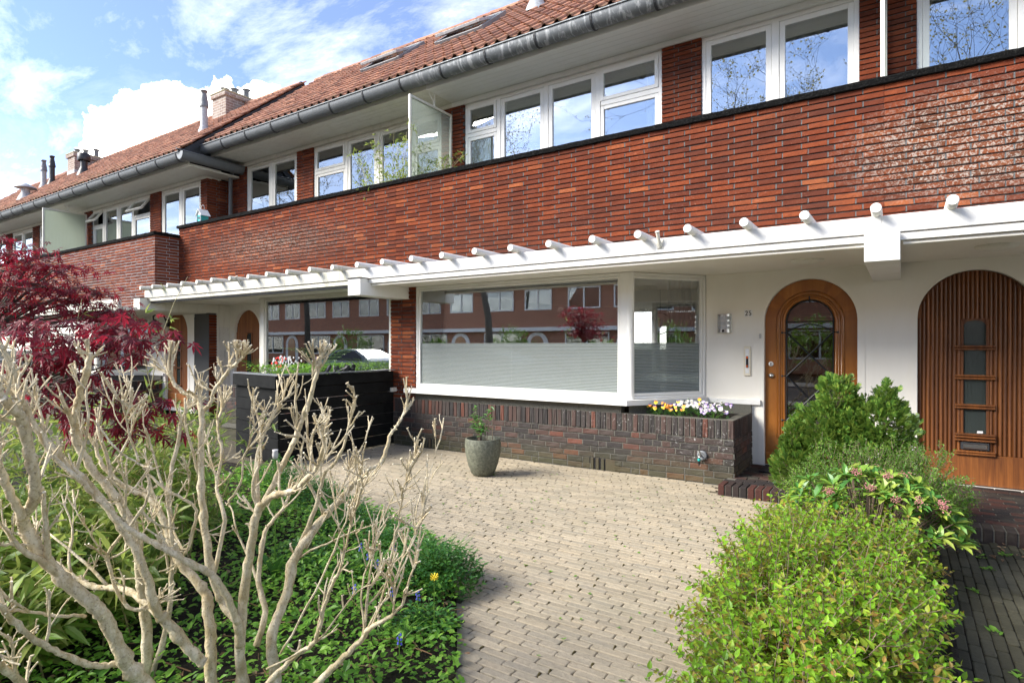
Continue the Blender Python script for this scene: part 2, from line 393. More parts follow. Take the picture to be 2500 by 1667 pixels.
def m_film():
    t = NT('frosted_film'); z = t.n('SeparateXYZ', {0: t.pos()}).outputs[2]
    st = t.math('FRACT', t.math('MULTIPLY', z, 52.0)); m = t.ramp(st, [(0.46, 0.86), (0.52, 0.34), (0.94, 0.34), (1.0, 0.86)])
    df = t.n('BsdfDiffuse', {'Color': (0.40, 0.43, 0.415, 1)}); tl = t.n('BsdfTranslucent', {'Color': (0.6, 0.64, 0.62, 1)}); tr = t.n('BsdfTransparent', {'Color': (0.85, 0.88, 0.87, 1)})
    a = t.n('MixShader', {0: 0.35, 1: df.outputs[0], 2: tl.outputs[0]}); b = t.n('MixShader', {0: m, 1: tr.outputs[0], 2: a.outputs[0]}); return t.done(b.outputs[0])
def m_reeded(name, c, tr_amt=0.4, freq=75.0, axis=1):
    t = NT(name); x = t.n('SeparateXYZ', {0: t.pos()}).outputs[axis]
    w = t.math('SINE', t.math('MULTIPLY', x, freq * 6.283)); b = t.bump(w, 0.5, 0.004)
    p = t.n('BsdfPrincipled', {'Base Color': (*c, 1), 'Roughness': 0.18, 'Normal': b}); tr = t.n('BsdfTransparent', {'Color': (0.8, 0.85, 0.83, 1)}); tl = t.n('BsdfTranslucent', {'Color': (*c, 1)})
    a = t.n('MixShader', {0: 0.45, 1: p.outputs[0], 2: tl.outputs[0]}); mx = t.n('MixShader', {0: tr_amt, 1: a.outputs[0], 2: tr.outputs[0]}); return t.done(mx.outputs[0])
def m_simple(name, c, rough=0.6, metal=0.0, nscale=20, var=0.25, bump=0.2, spec=0.5, coat=0.0):
    t = NT(name); n = t.noise(nscale, 5, 0.6)
    return t.pbr(t.mix(t.ramp(n, [(0.3, 0.0), (0.7, 1.0)]), tuple(x * (1 - var) for x in c), tuple(min(1, x * (1 + var)) for x in c)), rough, metal, t.bump(n, bump, 0.004), spec, coat)
def m_paver(name, cs, moss=0.2):
    t = NT(name); r = t.rand(); col = t.ramp(r, [(i / (len(cs) - 1), c) for i, c in enumerate(cs)])
    n = t.noise(30, 6, 0.7); col = t.mix(t.ramp(n, [(0.4, 0.0), (0.8, 0.55)]), col, tuple(x * 0.62 for x in cs[0]))
    sp = t.ramp(t.noise(160, 2), [(0.60, 0.0), (0.72, 0.5)]); col = t.mix(sp, col, tuple(x * 0.5 for x in cs[0]))
    col = t.mix(t.math('MULTIPLY', t.ramp(t.noise(1.1, 6, 0.65), [(0.5, 0.0), (0.68, 1.0)]), moss), col, (0.20, 0.185, 0.13))
    return t.pbr(col, 0.88, bump=t.bump(t.math('ADD', n, t.math('MULTIPLY', t.noise(120, 3), 0.4)), 0.7, 0.006), spec=0.25)
def m_leaf(name, cs, trans=0.35, rough=0.45, nscale=1.2):
    t = NT(name); r = t.rand(); col = t.ramp(r, [(i / (len(cs) - 1), c) for i, c in enumerate(cs)])
    n = t.noise(nscale, 3); col = t.mix(t.ramp(n, [(0.35, 0.0), (0.7, 0.45)]), col, tuple(x * 0.6 for x in cs[0]))
    p = t.n('BsdfPrincipled', {'Base Color': col, 'Roughness': rough, 'Specular IOR Level': 0.35}); tl = t.n('BsdfTranslucent', {'Color': t.mix(0.5, col, tuple(min(1, x * 1.6) for x in cs[-1]))})
    mx = t.n('MixShader', {0: trans, 1: p.outputs[0], 2: tl.outputs[0]}); return t.done(mx.outputs[0])
def m_bark(name, c0, c1, moss=0.0):
    t = NT(name); n = t.noise(26, 6, 0.7, t.map(t.pos(), (1, 1, 0.45)))
    col = t.mix(t.ramp(n, [(0.38, 0.0), (0.62, 1.0)]), c0, c1)
    col = t.mix(t.ramp(t.noise(95, 4, 0.7), [(0.55, 0.0), (0.66, 0.7)]), col, tuple(x * 0.35 for x in c0))
    if moss:
        z = t.n('SeparateXYZ', {0: t.pos()}).outputs[2]
        col = t.mix(t.math('MULTIPLY', t.math('MULTIPLY', t.ramp(t.noise(9, 5), [(0.4, 0.0), (0.62, 1.0)]), t.ramp(z, [(0.35, 1.0), (1.15, 0.25)])), moss), col, (0.20, 0.165, 0.055))
    return t.pbr(col, 0.85, bump=t.bump(t.math('ADD', n, t.noise(95, 4)), 0.8, 0.006), spec=0.25)
def m_ground(name, c0, c1, scale=8):
    t = NT(name); n = t.noise(scale, 7, 0.7)
    return t.pbr(t.mix(t.ramp(n, [(0.35, 0.0), (0.65, 1.0)]), c0, c1), 0.95, bump=t.bump(t.math('ADD', n, t.noise(scale * 8, 4)), 0.9, 0.03), spec=0.2)
MAT.update(
    brick=m_brick_red(), dbrick=m_brick_dark(), mortar=m_mortar('mortar_grey', (0.105, 0.105, 0.10)), perp=m_mortar('mortar_pale', (0.115, 0.12, 0.12)), dmortar=m_mortar('mortar_plinth', (0.125, 0.12, 0.10)), lmortar=m_mortar('mortar_repointed', (0.27, 0.28, 0.285)),
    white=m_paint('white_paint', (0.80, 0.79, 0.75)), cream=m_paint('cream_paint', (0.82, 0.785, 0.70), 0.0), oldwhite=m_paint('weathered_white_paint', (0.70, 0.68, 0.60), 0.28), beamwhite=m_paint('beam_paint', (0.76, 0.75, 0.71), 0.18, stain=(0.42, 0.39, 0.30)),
    algae=m_paint('algae_white_paint', (0.66, 0.64, 0.55), 0.65, stain=(0.22, 0.22, 0.10)), peel=m_paint('peeling_white_paint', (0.68, 0.66, 0.61), 0.9, stain=(0.16, 0.13, 0.11)),
    coping=m_coping(), zinc=m_zinc(), tile=m_tile(),
    door=m_wood('varnished_oak', (0.36, 0.115, 0.013), (0.50, 0.19, 0.03), 0.4), slat=m_wood('dark_stained_wood', (0.12, 0.036, 0.008), (0.35, 0.12, 0.024), 0.15, rough=0.5), lslat=m_wood('light_stained_wood', (0.30, 0.10, 0.025), (0.48, 0.19, 0.05), 0.15, rough=0.5),
    glass=m_glass(), dglass=m_glass('door_glass', 0.10, (0.6, 0.6, 0.6)), film=m_film(), screen=m_reeded('reeded_screen_glass', (0.50, 0.53, 0.48), 0.66), fscreen=m_reeded('frosted_screen_glass', (0.56, 0.60, 0.50), 0.12, 30), ribglass=m_reeded('ribbed_door_glass', (0.10, 0.12, 0.11), 0.25, 60, 0),
    black=m_simple('black_iron', (0.012, 0.012, 0.013), 0.45), steel=m_simple('brushed_steel', (0.55, 0.54, 0.50), 0.3, 1.0, var=0.1), brass=m_simple('aged_brass', (0.42, 0.36, 0.24), 0.35, 1.0), lead=m_simple('lead_flashing', (0.035, 0.037, 0.04), 0.6, 0.2), greylead=m_simple('pale_lead_sheet', (0.36, 0.38, 0.39), 0.6, 0.1),
    frost=m_simple('frosted_plastic', (0.45, 0.46, 0.46), 0.5), ivory=m_simple('ivory_plastic', (0.72, 0.66, 0.52), 0.4, var=0.06), orange=m_simple('orange_plastic', (0.72, 0.13, 0.02), 0.35), rubber=m_simple('black_rubber', (0.010, 0.010, 0.010), 0.9), teal=m_simple('teal_plastic', (0.02, 0.36, 0.33), 0.4),
    ink=m_simple('black_enamel', (0.012, 0.012, 0.014), 0.3), enamel=m_simple('white_enamel', (0.80, 0.80, 0.78), 0.2, var=0.05),
    room=m_simple('plaster', (0.78, 0.73, 0.62), 0.9, var=0.04), roomdark=m_simple('room_shade_tone', (0.045, 0.045, 0.05), 0.8), floorwood=m_simple('parquet', (0.20, 0.12, 0.06), 0.5), ceil=m_simple('ceiling_plaster', (0.74, 0.70, 0.62), 0.9, var=0.03), curtain=m_simple('curtain_taupe', (0.16, 0.145, 0.12), 0.95, var=0.12), net=m_simple('curtain_white', (0.66, 0.66, 0.64), 0.95, var=0.06),  # roomdark puts the dimness of unlit rooms into the wall colour
    blackwood=m_simple('black_stained_board', (0.007, 0.0072, 0.0068), 0.75, nscale=7, var=0.6, bump=0.4, spec=0.15), grey=m_simple('grey_plastic', (0.16, 0.17, 0.18), 0.5), concrete=m_simple('concrete_cap', (0.33, 0.30, 0.20), 0.9, nscale=14, var=0.4, bump=0.6),
    pave=m_paver('beige_clinker', [(0.28, 0.238, 0.172), (0.35, 0.293, 0.205), (0.305, 0.265, 0.197), (0.39, 0.322, 0.222), (0.355, 0.303, 0.22), (0.42, 0.352, 0.248)], 0.35), dpave=m_paver('mossy_dark_clinker', [(0.045, 0.042, 0.026), (0.062, 0.058, 0.035), (0.075, 0.07, 0.045)], 0.3), dkbrick=m_paver('step_brick', [(0.020, 0.018, 0.018), (0.034, 0.024, 0.021), (0.075, 0.026, 0.019)], 0.3),
    joint=m_ground('sand_joint', (0.085, 0.072, 0.048), (0.17, 0.148, 0.105), 14), soil=m_ground('dark_soil', (0.012, 0.010, 0.008), (0.05, 0.04, 0.03), 12), earth=m_ground('ground_earth', (0.05, 0.05, 0.03), (0.10, 0.09, 0.06), 3), moss=m_ground('moss', (0.09, 0.08, 0.025), (0.20, 0.16, 0.07), 30), asphalt=m_ground('asphalt', (0.045, 0.045, 0.046), (0.065, 0.065, 0.066), 20), slab=m_ground('paving_slab', (0.22, 0.21, 0.2), (0.3, 0.29, 0.27), 9),
    pot=m_simple('glazed_stoneware', (0.125, 0.13, 0.092), 0.6, nscale=35, var=0.5, bump=0.35),
    bark=m_bark('pruned_shrub_bark', (0.44, 0.35, 0.20), (0.70, 0.62, 0.45), 0.4), cut=m_simple('cut_wood', (0.75, 0.68, 0.52), 0.8), twig=m_bark('twig_bark', (0.12, 0.085, 0.06), (0.24, 0.18, 0.13)), treebark=m_bark('street_tree_bark', (0.07, 0.06, 0.045), (0.16, 0.15, 0.12)), mbark=m_bark('maple_bark', (0.06, 0.05, 0.04), (0.14, 0.12, 0.095)), culm=m_simple('bamboo_cane', (0.35, 0.30, 0.12), 0.5),
)
# ------------------------------------------------------------------ the setting: ground, terrace, paths
def structure(mb, name, mat): return tag(mb.build(name, mat), kind='structure')
structure(MB().add([(-220, -220, -0.12), (220, -220, -0.12), (220, 220, -0.12), (-220, 220, -0.12)], [(0, 1, 2, 3)]), 'ground', MAT['earth'])

# ------------------------------------------------------------------ houses
XP = -0.146; W = 6.49; PITCH = 40.0
YB, YP, YD, YU = 6.87, 6.75, 7.85, 8.20
BL, BH = 0.243, 0.0628           # long thin red bricks: pitch of a brick and of a course
DL, DH = 0.2205, 0.0735          # plinth bricks
RV = brick_variants(0.2325, 0.06, 0.0495, 0.004, 6, 0.0018, 3)
DV = brick_variants(0.2105, 0.06, 0.0625, 0.005, 6, 0.0024, 4)
SV = brick_variants(0.0595, 0.06, 0.209, 0.005, 6, 0.0024, 5)
def brick_face(items, core, org, ang, length, z0, z1, L=BL, H=BH, bl=0.2325, offs=(0.0, 0.25), nv=6, depth=0.014, header=0.0, recs=None, skip=None):
    """courses of bricks on a face; core gets the mortar of the upright joints (slot 1)"""
    dx = Vector((math.cos(ang), math.sin(ang), 0)); jt = L - bl; nrow = int(round((z1 - z0) / H))
    Rm = Matrix.Rotation(ang, 4, 'Z')
    for r_ in range(nrow):
        zc = z0 + (r_ + 0.5) * H; x = -offs[r_ % len(offs)] * L; k = 0
        while x < length - 0.02:
            l = L * (0.5 if header and rnd.random() < header else 1.0)
            a, b = max(x, 0.0) , min(x + l - jt, length)
            if b - a > 0.02 and not (skip and skip((a + b) / 2, zc)):
                p = Vector(org) + dx * ((a + b) / 2) + Vector((0, 0, zc)) + Rm @ Vector((0, rnd.uniform(-0.0015, 0.0025), rnd.uniform(-0.001, 0.001)))
                items.append((rnd.randrange(nv), Matrix.Translation(p) @ Rm @ Matrix.Diagonal(((b - a) / bl, 1, 1, 1))))
                if b < length - 0.005 and core is not None:
                    q = Vector(org) + dx * (b + jt / 2) + Vector((0, 0, zc)); w = jt / 2 + 0.001; hh = H / 2 - 0.0065
                    c = [q + dx * sx * w + Rm @ Vector((0, d, 0)) + Vector((0, 0, sz * hh)) for d in (0.004, depth + 0.01) for sx, sz in ((-1, -1), (1, -1), (1, 1), (-1, 1))]
                    core.cm = 1; core.add(c, [(0, 1, 2, 3), (0, 4, 5, 1), (1, 5, 6, 2), (2, 6, 7, 3), (3, 7, 4, 0)]); core.cm = 0
            x += l
def soldier_face(items, core, org, ang, length, z0, L=0.0705, h=0.209):
    dx = Vector((math.cos(ang), math.sin(ang), 0)); Rm = Matrix.Rotation(ang, 4, 'Z'); n = max(1, int(round(length / L))); L2 = length / n
    for i in range(n):
        p = Vector(org) + dx * ((i + 0.5) * L2) + Vector((0, 0, z0 + h / 2 + rnd.uniform(-0.003, 0.003))) + Rm @ Vector((0, rnd.uniform(-0.002, 0.003), 0))
        items.append((rnd.randrange(6), Matrix.Translation(p) @ Rm @ Matrix.Diagonal((L2 / L, 1, 1, 1))))
def frame_rect(mb, x0, x1, z0, z1, y0, y1, w, wb=None, bev=0.004):
    wb = w if wb is None else wb
    mb.box(x0, x0 + w, y0, y1, z0, z1, bev); mb.box(x1 - w, x1, y0, y1, z0, z1, bev)
    mb.box(x0 + w, x1 - w, y0 + 0.001, y1, z1 - w, z1, bev); mb.box(x0 + w, x1 - w, y0 + 0.001, y1, z0, z0 + wb, bev)
def pane(x0, x1, z0, z1, y, parent, mat='glass', name='pane'):
    return MB().box(x0, x1, y, y + 0.006, z0, z1).build(name, MAT[mat], parent)
def casement(win, x0, x1, z0, z1, y, w=0.068, mat='white', tilt=0.0):
    """a hinged frame with its pane, hung in a window"""
    mb = MB(); frame_rect(mb, x0, x1, z0, z1, y, y + 0.05, w)
    if tilt:
        Mx = Matrix.Translation(Vector((0, y, z1))) @ Matrix.Rotation(tilt, 4, 'X') @ Matrix.Translation(Vector((0, -y, -z1)))
        mb.v = [tuple(Mx @ Vector(p)) for p in mb.v]
        mb.build('casement', MAT[mat], win)
        pm = MB().box(x0 + w, x1 - w, y + 0.024, y + 0.03, z0 + w, z1 - w); pm.v = [tuple(Mx @ Vector(p)) for p in pm.v]; pm.build('pane', MAT['glass'], win); return
    mb.build('casement', MAT[mat], win); pane(x0 + w, x1 - w, z0 + w, z1 - w, y + 0.024, win)
def curtain(x0, x1, y, z0, z1, mat, parent, waves=7, amp=0.025, name='curtain'):
    n = waves * 8; mb = MB(); vs = []
    for i in range(n + 1):
        x = x0 + (x1 - x0) * i / n; d = amp * math.sin(2 * math.pi * waves * i / n) + amp * 0.4 * math.sin(4.7 * math.pi * waves * i / n)
        vs += [(x, y + d, z0), (x, y + d * 0.75, z1)]
    mb.add(vs, [(2 * i, 2 * i + 2, 2 * i + 3, 2 * i + 1) for i in range(n)]); return mb.build(name, mat, parent, smooth=True)
def arch_pts(cx, r_, zs, n=20, rise=1.0): return [(cx - r_ * math.cos(math.pi * i / n), zs + rise * r_ * math.sin(math.pi * i / n)) for i in range(n + 1)]
def arch_wall(mb, x0, x1, z0, z1, y, cx, r_, zs, depth=0.07, n=24):
    P = arch_pts(cx, r_, zs, n)
    mb.add([(x0, y, z0), (cx - r_, y, z0), (cx - r_, y, z1), (x0, y, z1)], [(0, 1, 2, 3)]); mb.add([(cx + r_, y, z0), (x1, y, z0), (x1, y, z1), (cx + r_, y, z1)], [(0, 1, 2, 3)])
    for i in range(n):
        a, b = P[i], P[i + 1]; mb.add([(a[0], y, a[1]), (b[0], y, b[1]), (b[0], y, z1), (a[0], y, z1)], [(0, 1, 2, 3)])
    Q = [(cx - r_, z0)] + P + [(cx + r_, z0)]
    for i in range(len(Q) - 1):
        a, b = Q[i], Q[i + 1]; mb.add([(a[0], y, a[1]), (b[0], y, b[1]), (b[0], y + depth, b[1]), (a[0], y + depth, a[1])], [(0, 3, 2, 1)])
def arch_ring(mb, cx, r0, r1, zs, z0, y0, y1, n=24, bottom=False):
    """flat band along an arched outline, r0 inside, r1 outside"""
    def path(r_): return [(cx - r_, z0)] + arch_pts(cx, r_, zs, n) + [(cx + r_, z0)]
    A, B = path(r0), path(r1); k = len(A)
    for i in range(k - 1):
        a0, a1, b0, b1 = A[i], A[i + 1], B[i], B[i + 1]
        vs = [(p[0], y, p[1]) for y in (y0, y1) for p in (a0, a1, b1, b0)]
        mb.add(vs, [(0, 1, 2, 3), (0, 4, 5, 1), (3, 2, 6, 7), (7, 6, 5, 4)])
    if bottom: mb.box(A[0][0] - (r1 - r0), A[-1][0] + (r1 - r0), y0, y1, z0 - (r1 - r0), z0)
def arch_panel(mb, cx, r_, zs, z0, y0, y1, n=24):
    mb.prism([(cx - r_, z0)] + arch_pts(cx, r_, zs, n)[:] + [(cx + r_, z0)], 'y', y0, y1)

def pantile():
    P = [(-0.108, 0.012), (-0.075, -0.004), (-0.03, -0.013), (0.02, -0.003), (0.045, 0.026), (0.075, 0.040), (0.10, 0.030), (0.115, 0.008)]
    out = []
    g = np.random.default_rng(5)
    for k in range(4):
        Ln = 0.36; t = 0.013; j = g.normal(0, 0.003, 4); vs = []
        for (y, lift) in ((0.0, 0.034), (Ln, 0.002)):
            for x, z in P: vs.append((x + (j[0] if y == 0 else j[1]), y + (j[2] if y == 0 else 0), z + lift + (j[3] if y == 0 else 0)))
        for x, z in P: vs.append((x + j[0], j[2], z + 0.034 - t + j[3]))
        n = len(P)
        F = [(i, i + 1, n + i + 1, n + i) for i in range(n - 1)] + [(2 * n + i, 2 * n + i + 1, i + 1, i) for i in range(n - 1)]
        out.append((np.array(vs), F))
    return out
TV = pantile()
def roof(house, xa, xb, y0, z0, yr, zr, n_ind, verge=None):
    """tiled front slope with ridge; xa<xb"""
    L = math.hypot(yr - y0, zr - z0); p = math.atan2(zr - z0, yr - y0); Rx = Matrix.Rotation(p, 4, 'X')
    mb = MB(); mb.add([(xa, y0, z0 - 0.03), (xb, y0, z0 - 0.03), (xb, yr, zr - 0.03), (xa, yr, zr - 0.03), (xa, 2 * yr - y0, z0 - 0.03), (xb, 2 * yr - y0, z0 - 0.03), (xa, y0, z0 - 0.12), (xb, y0, z0 - 0.12)], [(0, 1, 2, 3), (3, 2, 5, 4), (6, 7, 1, 0), (0, 3, 4), (1, 5, 2)])
    rf = mb.build('roof', MAT['lead'], house)
    items = []; nc = int((xb - xa) / 0.2); nr = int(L / 0.30)
    for r_ in range(nr + 1):
        for c in range(nc):
            s = 0.02 + r_ * 0.30
            if s > L - 0.1: continue
            x = xa + (c + 0.5) * (xb - xa) / nc + rnd.uniform(-0.004, 0.004)
            M = Matrix.Translation((x, y0 + s * math.cos(p), z0 + s * math.sin(p))) @ Rx @ Matrix.Rotation(rnd.uniform(-0.018, 0.018), 4, 'Z') @ Matrix.Rotation(rnd.uniform(-0.02, 0.02), 4, 'X')
            items.append((rnd.randrange(4), M))
    scatter('roof_tile', TV, items, MAT['tile'], rf, n_ind, 'roof_tiles_far', smooth=False, size=0.2)
    # ridge tiles: half round caps
    n = int((xb - xa) / 0.36); prof = [(0.115 * math.cos(a), 0.115 * math.sin(a)) for a in [math.pi * i / 8 for i in range(9)]]
    vs = [(-0.19, y, z) for y, z in prof] + [(0.19, y * 0.93, z * 0.93) for y, z in prof]; V = (np.array(vs), [(i, i + 1, 10 + i, 9 + i) for i in range(8)] + [tuple(range(8, -1, -1))])
    scatter('ridge_tile', [V], [(0, TRS((xa + (i + 0.5) * (xb - xa) / n, yr, zr - 0.03 + rnd.uniform(-0.006, 0.01)), (0, rnd.uniform(-0.02, 0.02), 0))) for i in range(n)], MAT['tile'], rf, 60, size=0.3)
    return rf
def gutter(house, xa, xb, yc, zt, r_=0.128, ph=0.0):
    A = [math.pi + math.pi * i / 12 for i in range(13)]
    mb = MB(); outer = [(yc + r_ * math.cos(a), zt + 1.32 * r_ * math.sin(a)) for a in A]; inner = [(yc + (r_ - 0.006) * math.cos(a), zt + (1.32 * r_ - 0.006) * math.sin(a)) for a in A]
    n = len(A); vs = [(x, *q) for x in (xa, xb) for q in outer] + [(x, *q) for x in (xa, xb) for q in inner]
    mb.add(vs, [(i, n + i, n + i + 1, i + 1) for i in range(n - 1)] + [(2 * n + i, 2 * n + i + 1, 3 * n + i + 1, 3 * n + i) for i in range(n - 1)] + [tuple(range(n)), tuple(range(n, 2 * n))])
    mb.tube([(xa, yc - r_ - 0.004, zt), (xb, yc - r_ - 0.004, zt)], 0.014, 8)
    g = mb.build('gutter', MAT['zinc'], house, smooth=True); smooth_by_angle(g, 50)
    x = math.ceil((xa - ph) / 0.88) * 0.88 + ph
    while x < xb:
        b = MB()
        for i in range(n - 1):
            P = [(yc + (r_ + d) * math.cos(a), zt + (1.32 * r_ + d) * math.sin(a)) for a in (A[i], A[i + 1]) for d in (0.0015, 0.009)]
            b.add([(xx, *q) for xx in (x - 0.016, x + 0.016) for q in P], [(1, 3, 7, 5), (0, 1, 5, 4), (2, 6, 7, 3), (0, 2, 3, 1), (4, 5, 7, 6)])
        b.build('gutter_bracket', MAT['lead'], g); x += 0.88
    return g
def room(house, x0, x1, y0, y1, z0, z1, wall='room', opening=None, name='interior_room'):
    if x0 > x1: x0, x1 = x1, x0
    mb = MB(); c = [(x0, y0), (x1, y0), (x1, y1), (x0, y1)]
    mb.cm = 1; mb.add([(x0, y0, z0), (x1, y0, z0), (x1, y1, z0), (x0, y1, z0)], [(0, 1, 2, 3)])
    mb.cm = 2; mb.add([(x0, y0, z1), (x1, y0, z1), (x1, y1, z1), (x0, y1, z1)], [(3, 2, 1, 0)])
    mb.cm = 0
    mb.add([(x0, y0, z0), (x0, y1, z0), (x0, y1, z1), (x0, y0, z1)], [(0, 1, 2, 3)]); mb.add([(x1, y0, z0), (x1, y1, z0), (x1, y1, z1), (x1, y0, z1)], [(3, 2, 1, 0)])
    if opening:
        a, b, c_, d = opening
        for (xx0, xx1, zz0, zz1) in ((x0, a, z0, z1), (b, x1, z0, z1), (a, b, z0, c_), (a, b, d, z1)): mb.add([(xx0, y1, zz0), (xx1, y1, zz0), (xx1, y1, zz1), (xx0, y1, zz1)], [(3, 2, 1, 0)])
    else: mb.add([(x0, y1, z0), (x1, y1, z0), (x1, y1, z1), (x0, y1, z1)], [(3, 2, 1, 0)])
    return mb.build(name, [MAT[wall], MAT['floorwood'], MAT['ceil']], house)

def house(label, Xp, sg, dy=0.0, dz=0.0, xmax=W, style='oak', old=False, nb=300, ndark=300, nt=300, ground_floor=True, w=W, ext=0.0, gph=-0.85, far=False, dr=0.0):
    """local x runs from the party wall by the doors to the party wall by the windows"""
    X = lambda l: Xp + sg * l
    yb, yp, yd, yu = YB + dy, YP + dy, YD + dy, YU + dy
    h = thing('terraced_house', (X(min(w, xmax) / 2), yb, 0), label, 'house', 'terraced houses of the brick row')
    wh = 'oldwhite' if old else 'white'; bm = 'algae' if old else 'beamwhite'
    xl = min(w, xmax)
    x_lo, x_hi = sorted((X(-ext), X(xl)))
    # --- balcony wall of long red bricks with its black coping
    zb0, zb1 = 2.53 + dz, 4.10 + dz
    dp = 0.006 if dy < 0 else 0.019; mo = [MAT['lmortar']] * 2 if dy < 0 else [MAT['mortar'], MAT['perp']]
    core = MB(); core.box(x_lo, x_hi - (dp if ext > 0 else 0), yp + dp, yp + 0.2, zb0 - 0.03, zb1); items = []
    brick_face(items, core, (x_lo, yp, 0), 0.0, x_hi - x_lo, zb0, zb1, depth=0.019)
    if ext > 0:      # free end: the wall turns back here
        core.box(x_hi - 0.2, x_hi - dp, yp + 0.2, yp + 0.6, zb0 - 0.03, zb1)
        brick_face(items, core, (x_hi, yp + 0.062, 0), R(90), 0.54, zb0, zb1, depth=0.019)
    bw = core.build('balcony_wall', mo, h); scatter('brick', RV, items, MAT['brick'], bw, nb, 'bricks_far', size=0.22, minpx=9)
    cp = MB(); n = max(2, int((x_hi - x_lo) / 0.07)); vs = []; jit = lambda a: rnd.uniform(-a, a)
    xe = x_hi + (0.03 if ext > 0 else 0.0); xs = x_lo - (0.03 if Xp < -13 and sg > 0 else 0)
    for i in range(n + 1):
        x = xs + (xe - xs) * i / n; yy = yp + 0.26
        vs += [(x, yp - 0.035 + jit(0.004), zb1 - 0.002 + jit(0.003)), (x, yp - 0.04 + jit(0.004), zb1 + 0.05 + jit(0.004)), (x, yp - 0.012 + jit(0.004), zb1 + 0.068 + jit(0.003)), (x, yy, zb1 + 0.072), (x, yy, zb1 - 0.002)]
    cp.add(vs, [(5 * i + j, 5 * i + 5 + j, 5 * i + 5 + (j + 1) % 5, 5 * i + (j + 1) % 5) for i in range(n) for j in range(5)] + [(4, 3, 2, 1, 0), tuple(5 * n + j for j in range(5))])
    if ext > 0: cp.box(x_hi - 0.26, x_hi + 0.035, yp + 0.02, yp + 0.62, zb1 - 0.001, zb1 + 0.066, 0.01)
    cp.build('coping', MAT['coping'], h)
    MB().box(x_lo, x_hi, yp + 0.2, yu + 0.2, 2.56 + dz, 3.05 + dz).build('balcony_floor', MAT['mortar'], h)
    # --- canopy: soffit, beam, trim boards, bracket block and round poles
    MB().box(x_lo, x_hi, 6.15 + dy, yd + 0.3, 2.49 + dz, 2.555 + dz).build('canopy_soffit', MAT['cream' if not old else 'oldwhite'], h)
    b0, b1 = sorted((X(-ext), X(xl)))
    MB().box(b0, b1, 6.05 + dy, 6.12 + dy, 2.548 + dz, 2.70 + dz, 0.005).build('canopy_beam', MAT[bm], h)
    MB().box(b0 + 0.08, b1 - 0.0, 6.068 + dy, 6.13 + dy, 2.478 + dz, 2.54 + dz, 0.004).build('beam_trim', MAT[bm], h)
    MB().box(b0 + 0.15, b1, 6.10 + dy, 6.18 + dy, 2.445 + dz, 2.470 + dz, 0.003).build('soffit_trim', MAT['cream' if not old else 'lead'], h)
    # --- upper wall: brick piers, white frames
    zt = 5.84 + dz + dr
    segs = [(-0.28 if sg else 0, 0.28), (2.145, 2.695), (w - 0.26, w + 0.0)]
    for a, b in segs:
        if a < 0: a = 0.0
        if a > xl: continue
        up = MB(); pit = []
        b = min(b, xl + 0.3); xa, xb = sorted((X(a), X(b)))
        up.box(xa, xb - (0.019 if ext > 0 and a == 0.0 else 0), yu - 0.031, yu + 0.25, 3.0 + dz, zt - 0.075)
        brick_face(pit, up, (xa, yu - 0.05, 0), 0.0, xb - xa, 4.02 + dz, zt - 0.08, depth=0.019)
        if ext > 0 and a == 0.0:
            up.box(xb - 0.30, xb - 0.019, yu + 0.25, yu + 0.6, 3.0 + dz, zt - 0.075); brick_face(pit, up, (xb, yu + 0.01, 0), R(90), 0.56, 4.02 + dz, zt - 0.08, depth=0.019)
        pw = up.build('upper_pier', [MAT['mortar'], MAT['perp']], h); scatter('brick', RV, pit, MAT['brick'], pw, 90 if nb else 0, 'bricks_far', size=0.22, minpx=9)
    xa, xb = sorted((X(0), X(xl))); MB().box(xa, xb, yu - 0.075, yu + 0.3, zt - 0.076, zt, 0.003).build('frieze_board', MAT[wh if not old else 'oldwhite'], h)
    wz0, wz1 = 3.06 + dz, zt - 0.08
    def win(name_l0, name_l1):
        a, b = sorted((X(name_l0), X(name_l1))); mb = MB(); frame_rect(mb, a + 0.002, b - 0.002, wz0, wz1, yu - 0.02, yu + 0.10, 0.055); return a, b, mb
    # two-light window
    if xl > 1.0:
        a, b, mb = win(0.28, min(2.145, xl)); m_ = (a + b) / 2 if xl > 2.0 else None
        if m_: mb.box(m_ - 0.045, m_ + 0.045, yu - 0.021, yu + 0.10, wz0 + 0.05, wz1 - 0.05, 0.004)
        wn = mb.build('window', MAT[wh], h)
        if m_: casement(wn, a + 0.058, m_ - 0.048, wz0 + 0.058, wz1 - 0.058, yu - 0.012, 0.066, wh); casement(wn, m_ + 0.048, b - 0.058, wz0 + 0.058, wz1 - 0.058, yu - 0.012, 0.066, wh)
        else: casement(wn, a + 0.058, a + 0.87, wz0 + 0.058, wz1 - 0.058, yu - 0.012, 0.066, wh); casement(wn, a + 0.95, b - 0.058, wz0 + 0.058, wz1 - 0.058, yu - 0.012, 0.066, wh)
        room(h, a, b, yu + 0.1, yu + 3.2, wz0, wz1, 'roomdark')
    if xl > 6:
        a, b, mb = win(2.695, w - 0.26)
        def XX(x): return x if sg < 0 else None
        # glass edges measured from the window-side end
        cuts = [0.0, 0.71, 1.63, 2.535, 3.54]; wid = b - a; cs = [c / 3.54 * wid for c in cuts]
        if sg > 0: cs = [wid - c for c in cs][::-1]
        for c in cs[1:-1]: mb.box(a + c - 0.04, a + c + 0.04, yu - 0.021, yu + 0.10, wz0 + 0.05, wz1 - 0.05, 0.004)
        ztr = 5.21 + dz
        for k in (0, 3): mb.box(a + cs[k] + 0.05, a + cs[k + 1] - 0.042, yu - 0.019, yu + 0.10, ztr - 0.035, ztr + 0.035, 0.004)
        wn = mb.build('window', MAT[wh], h)
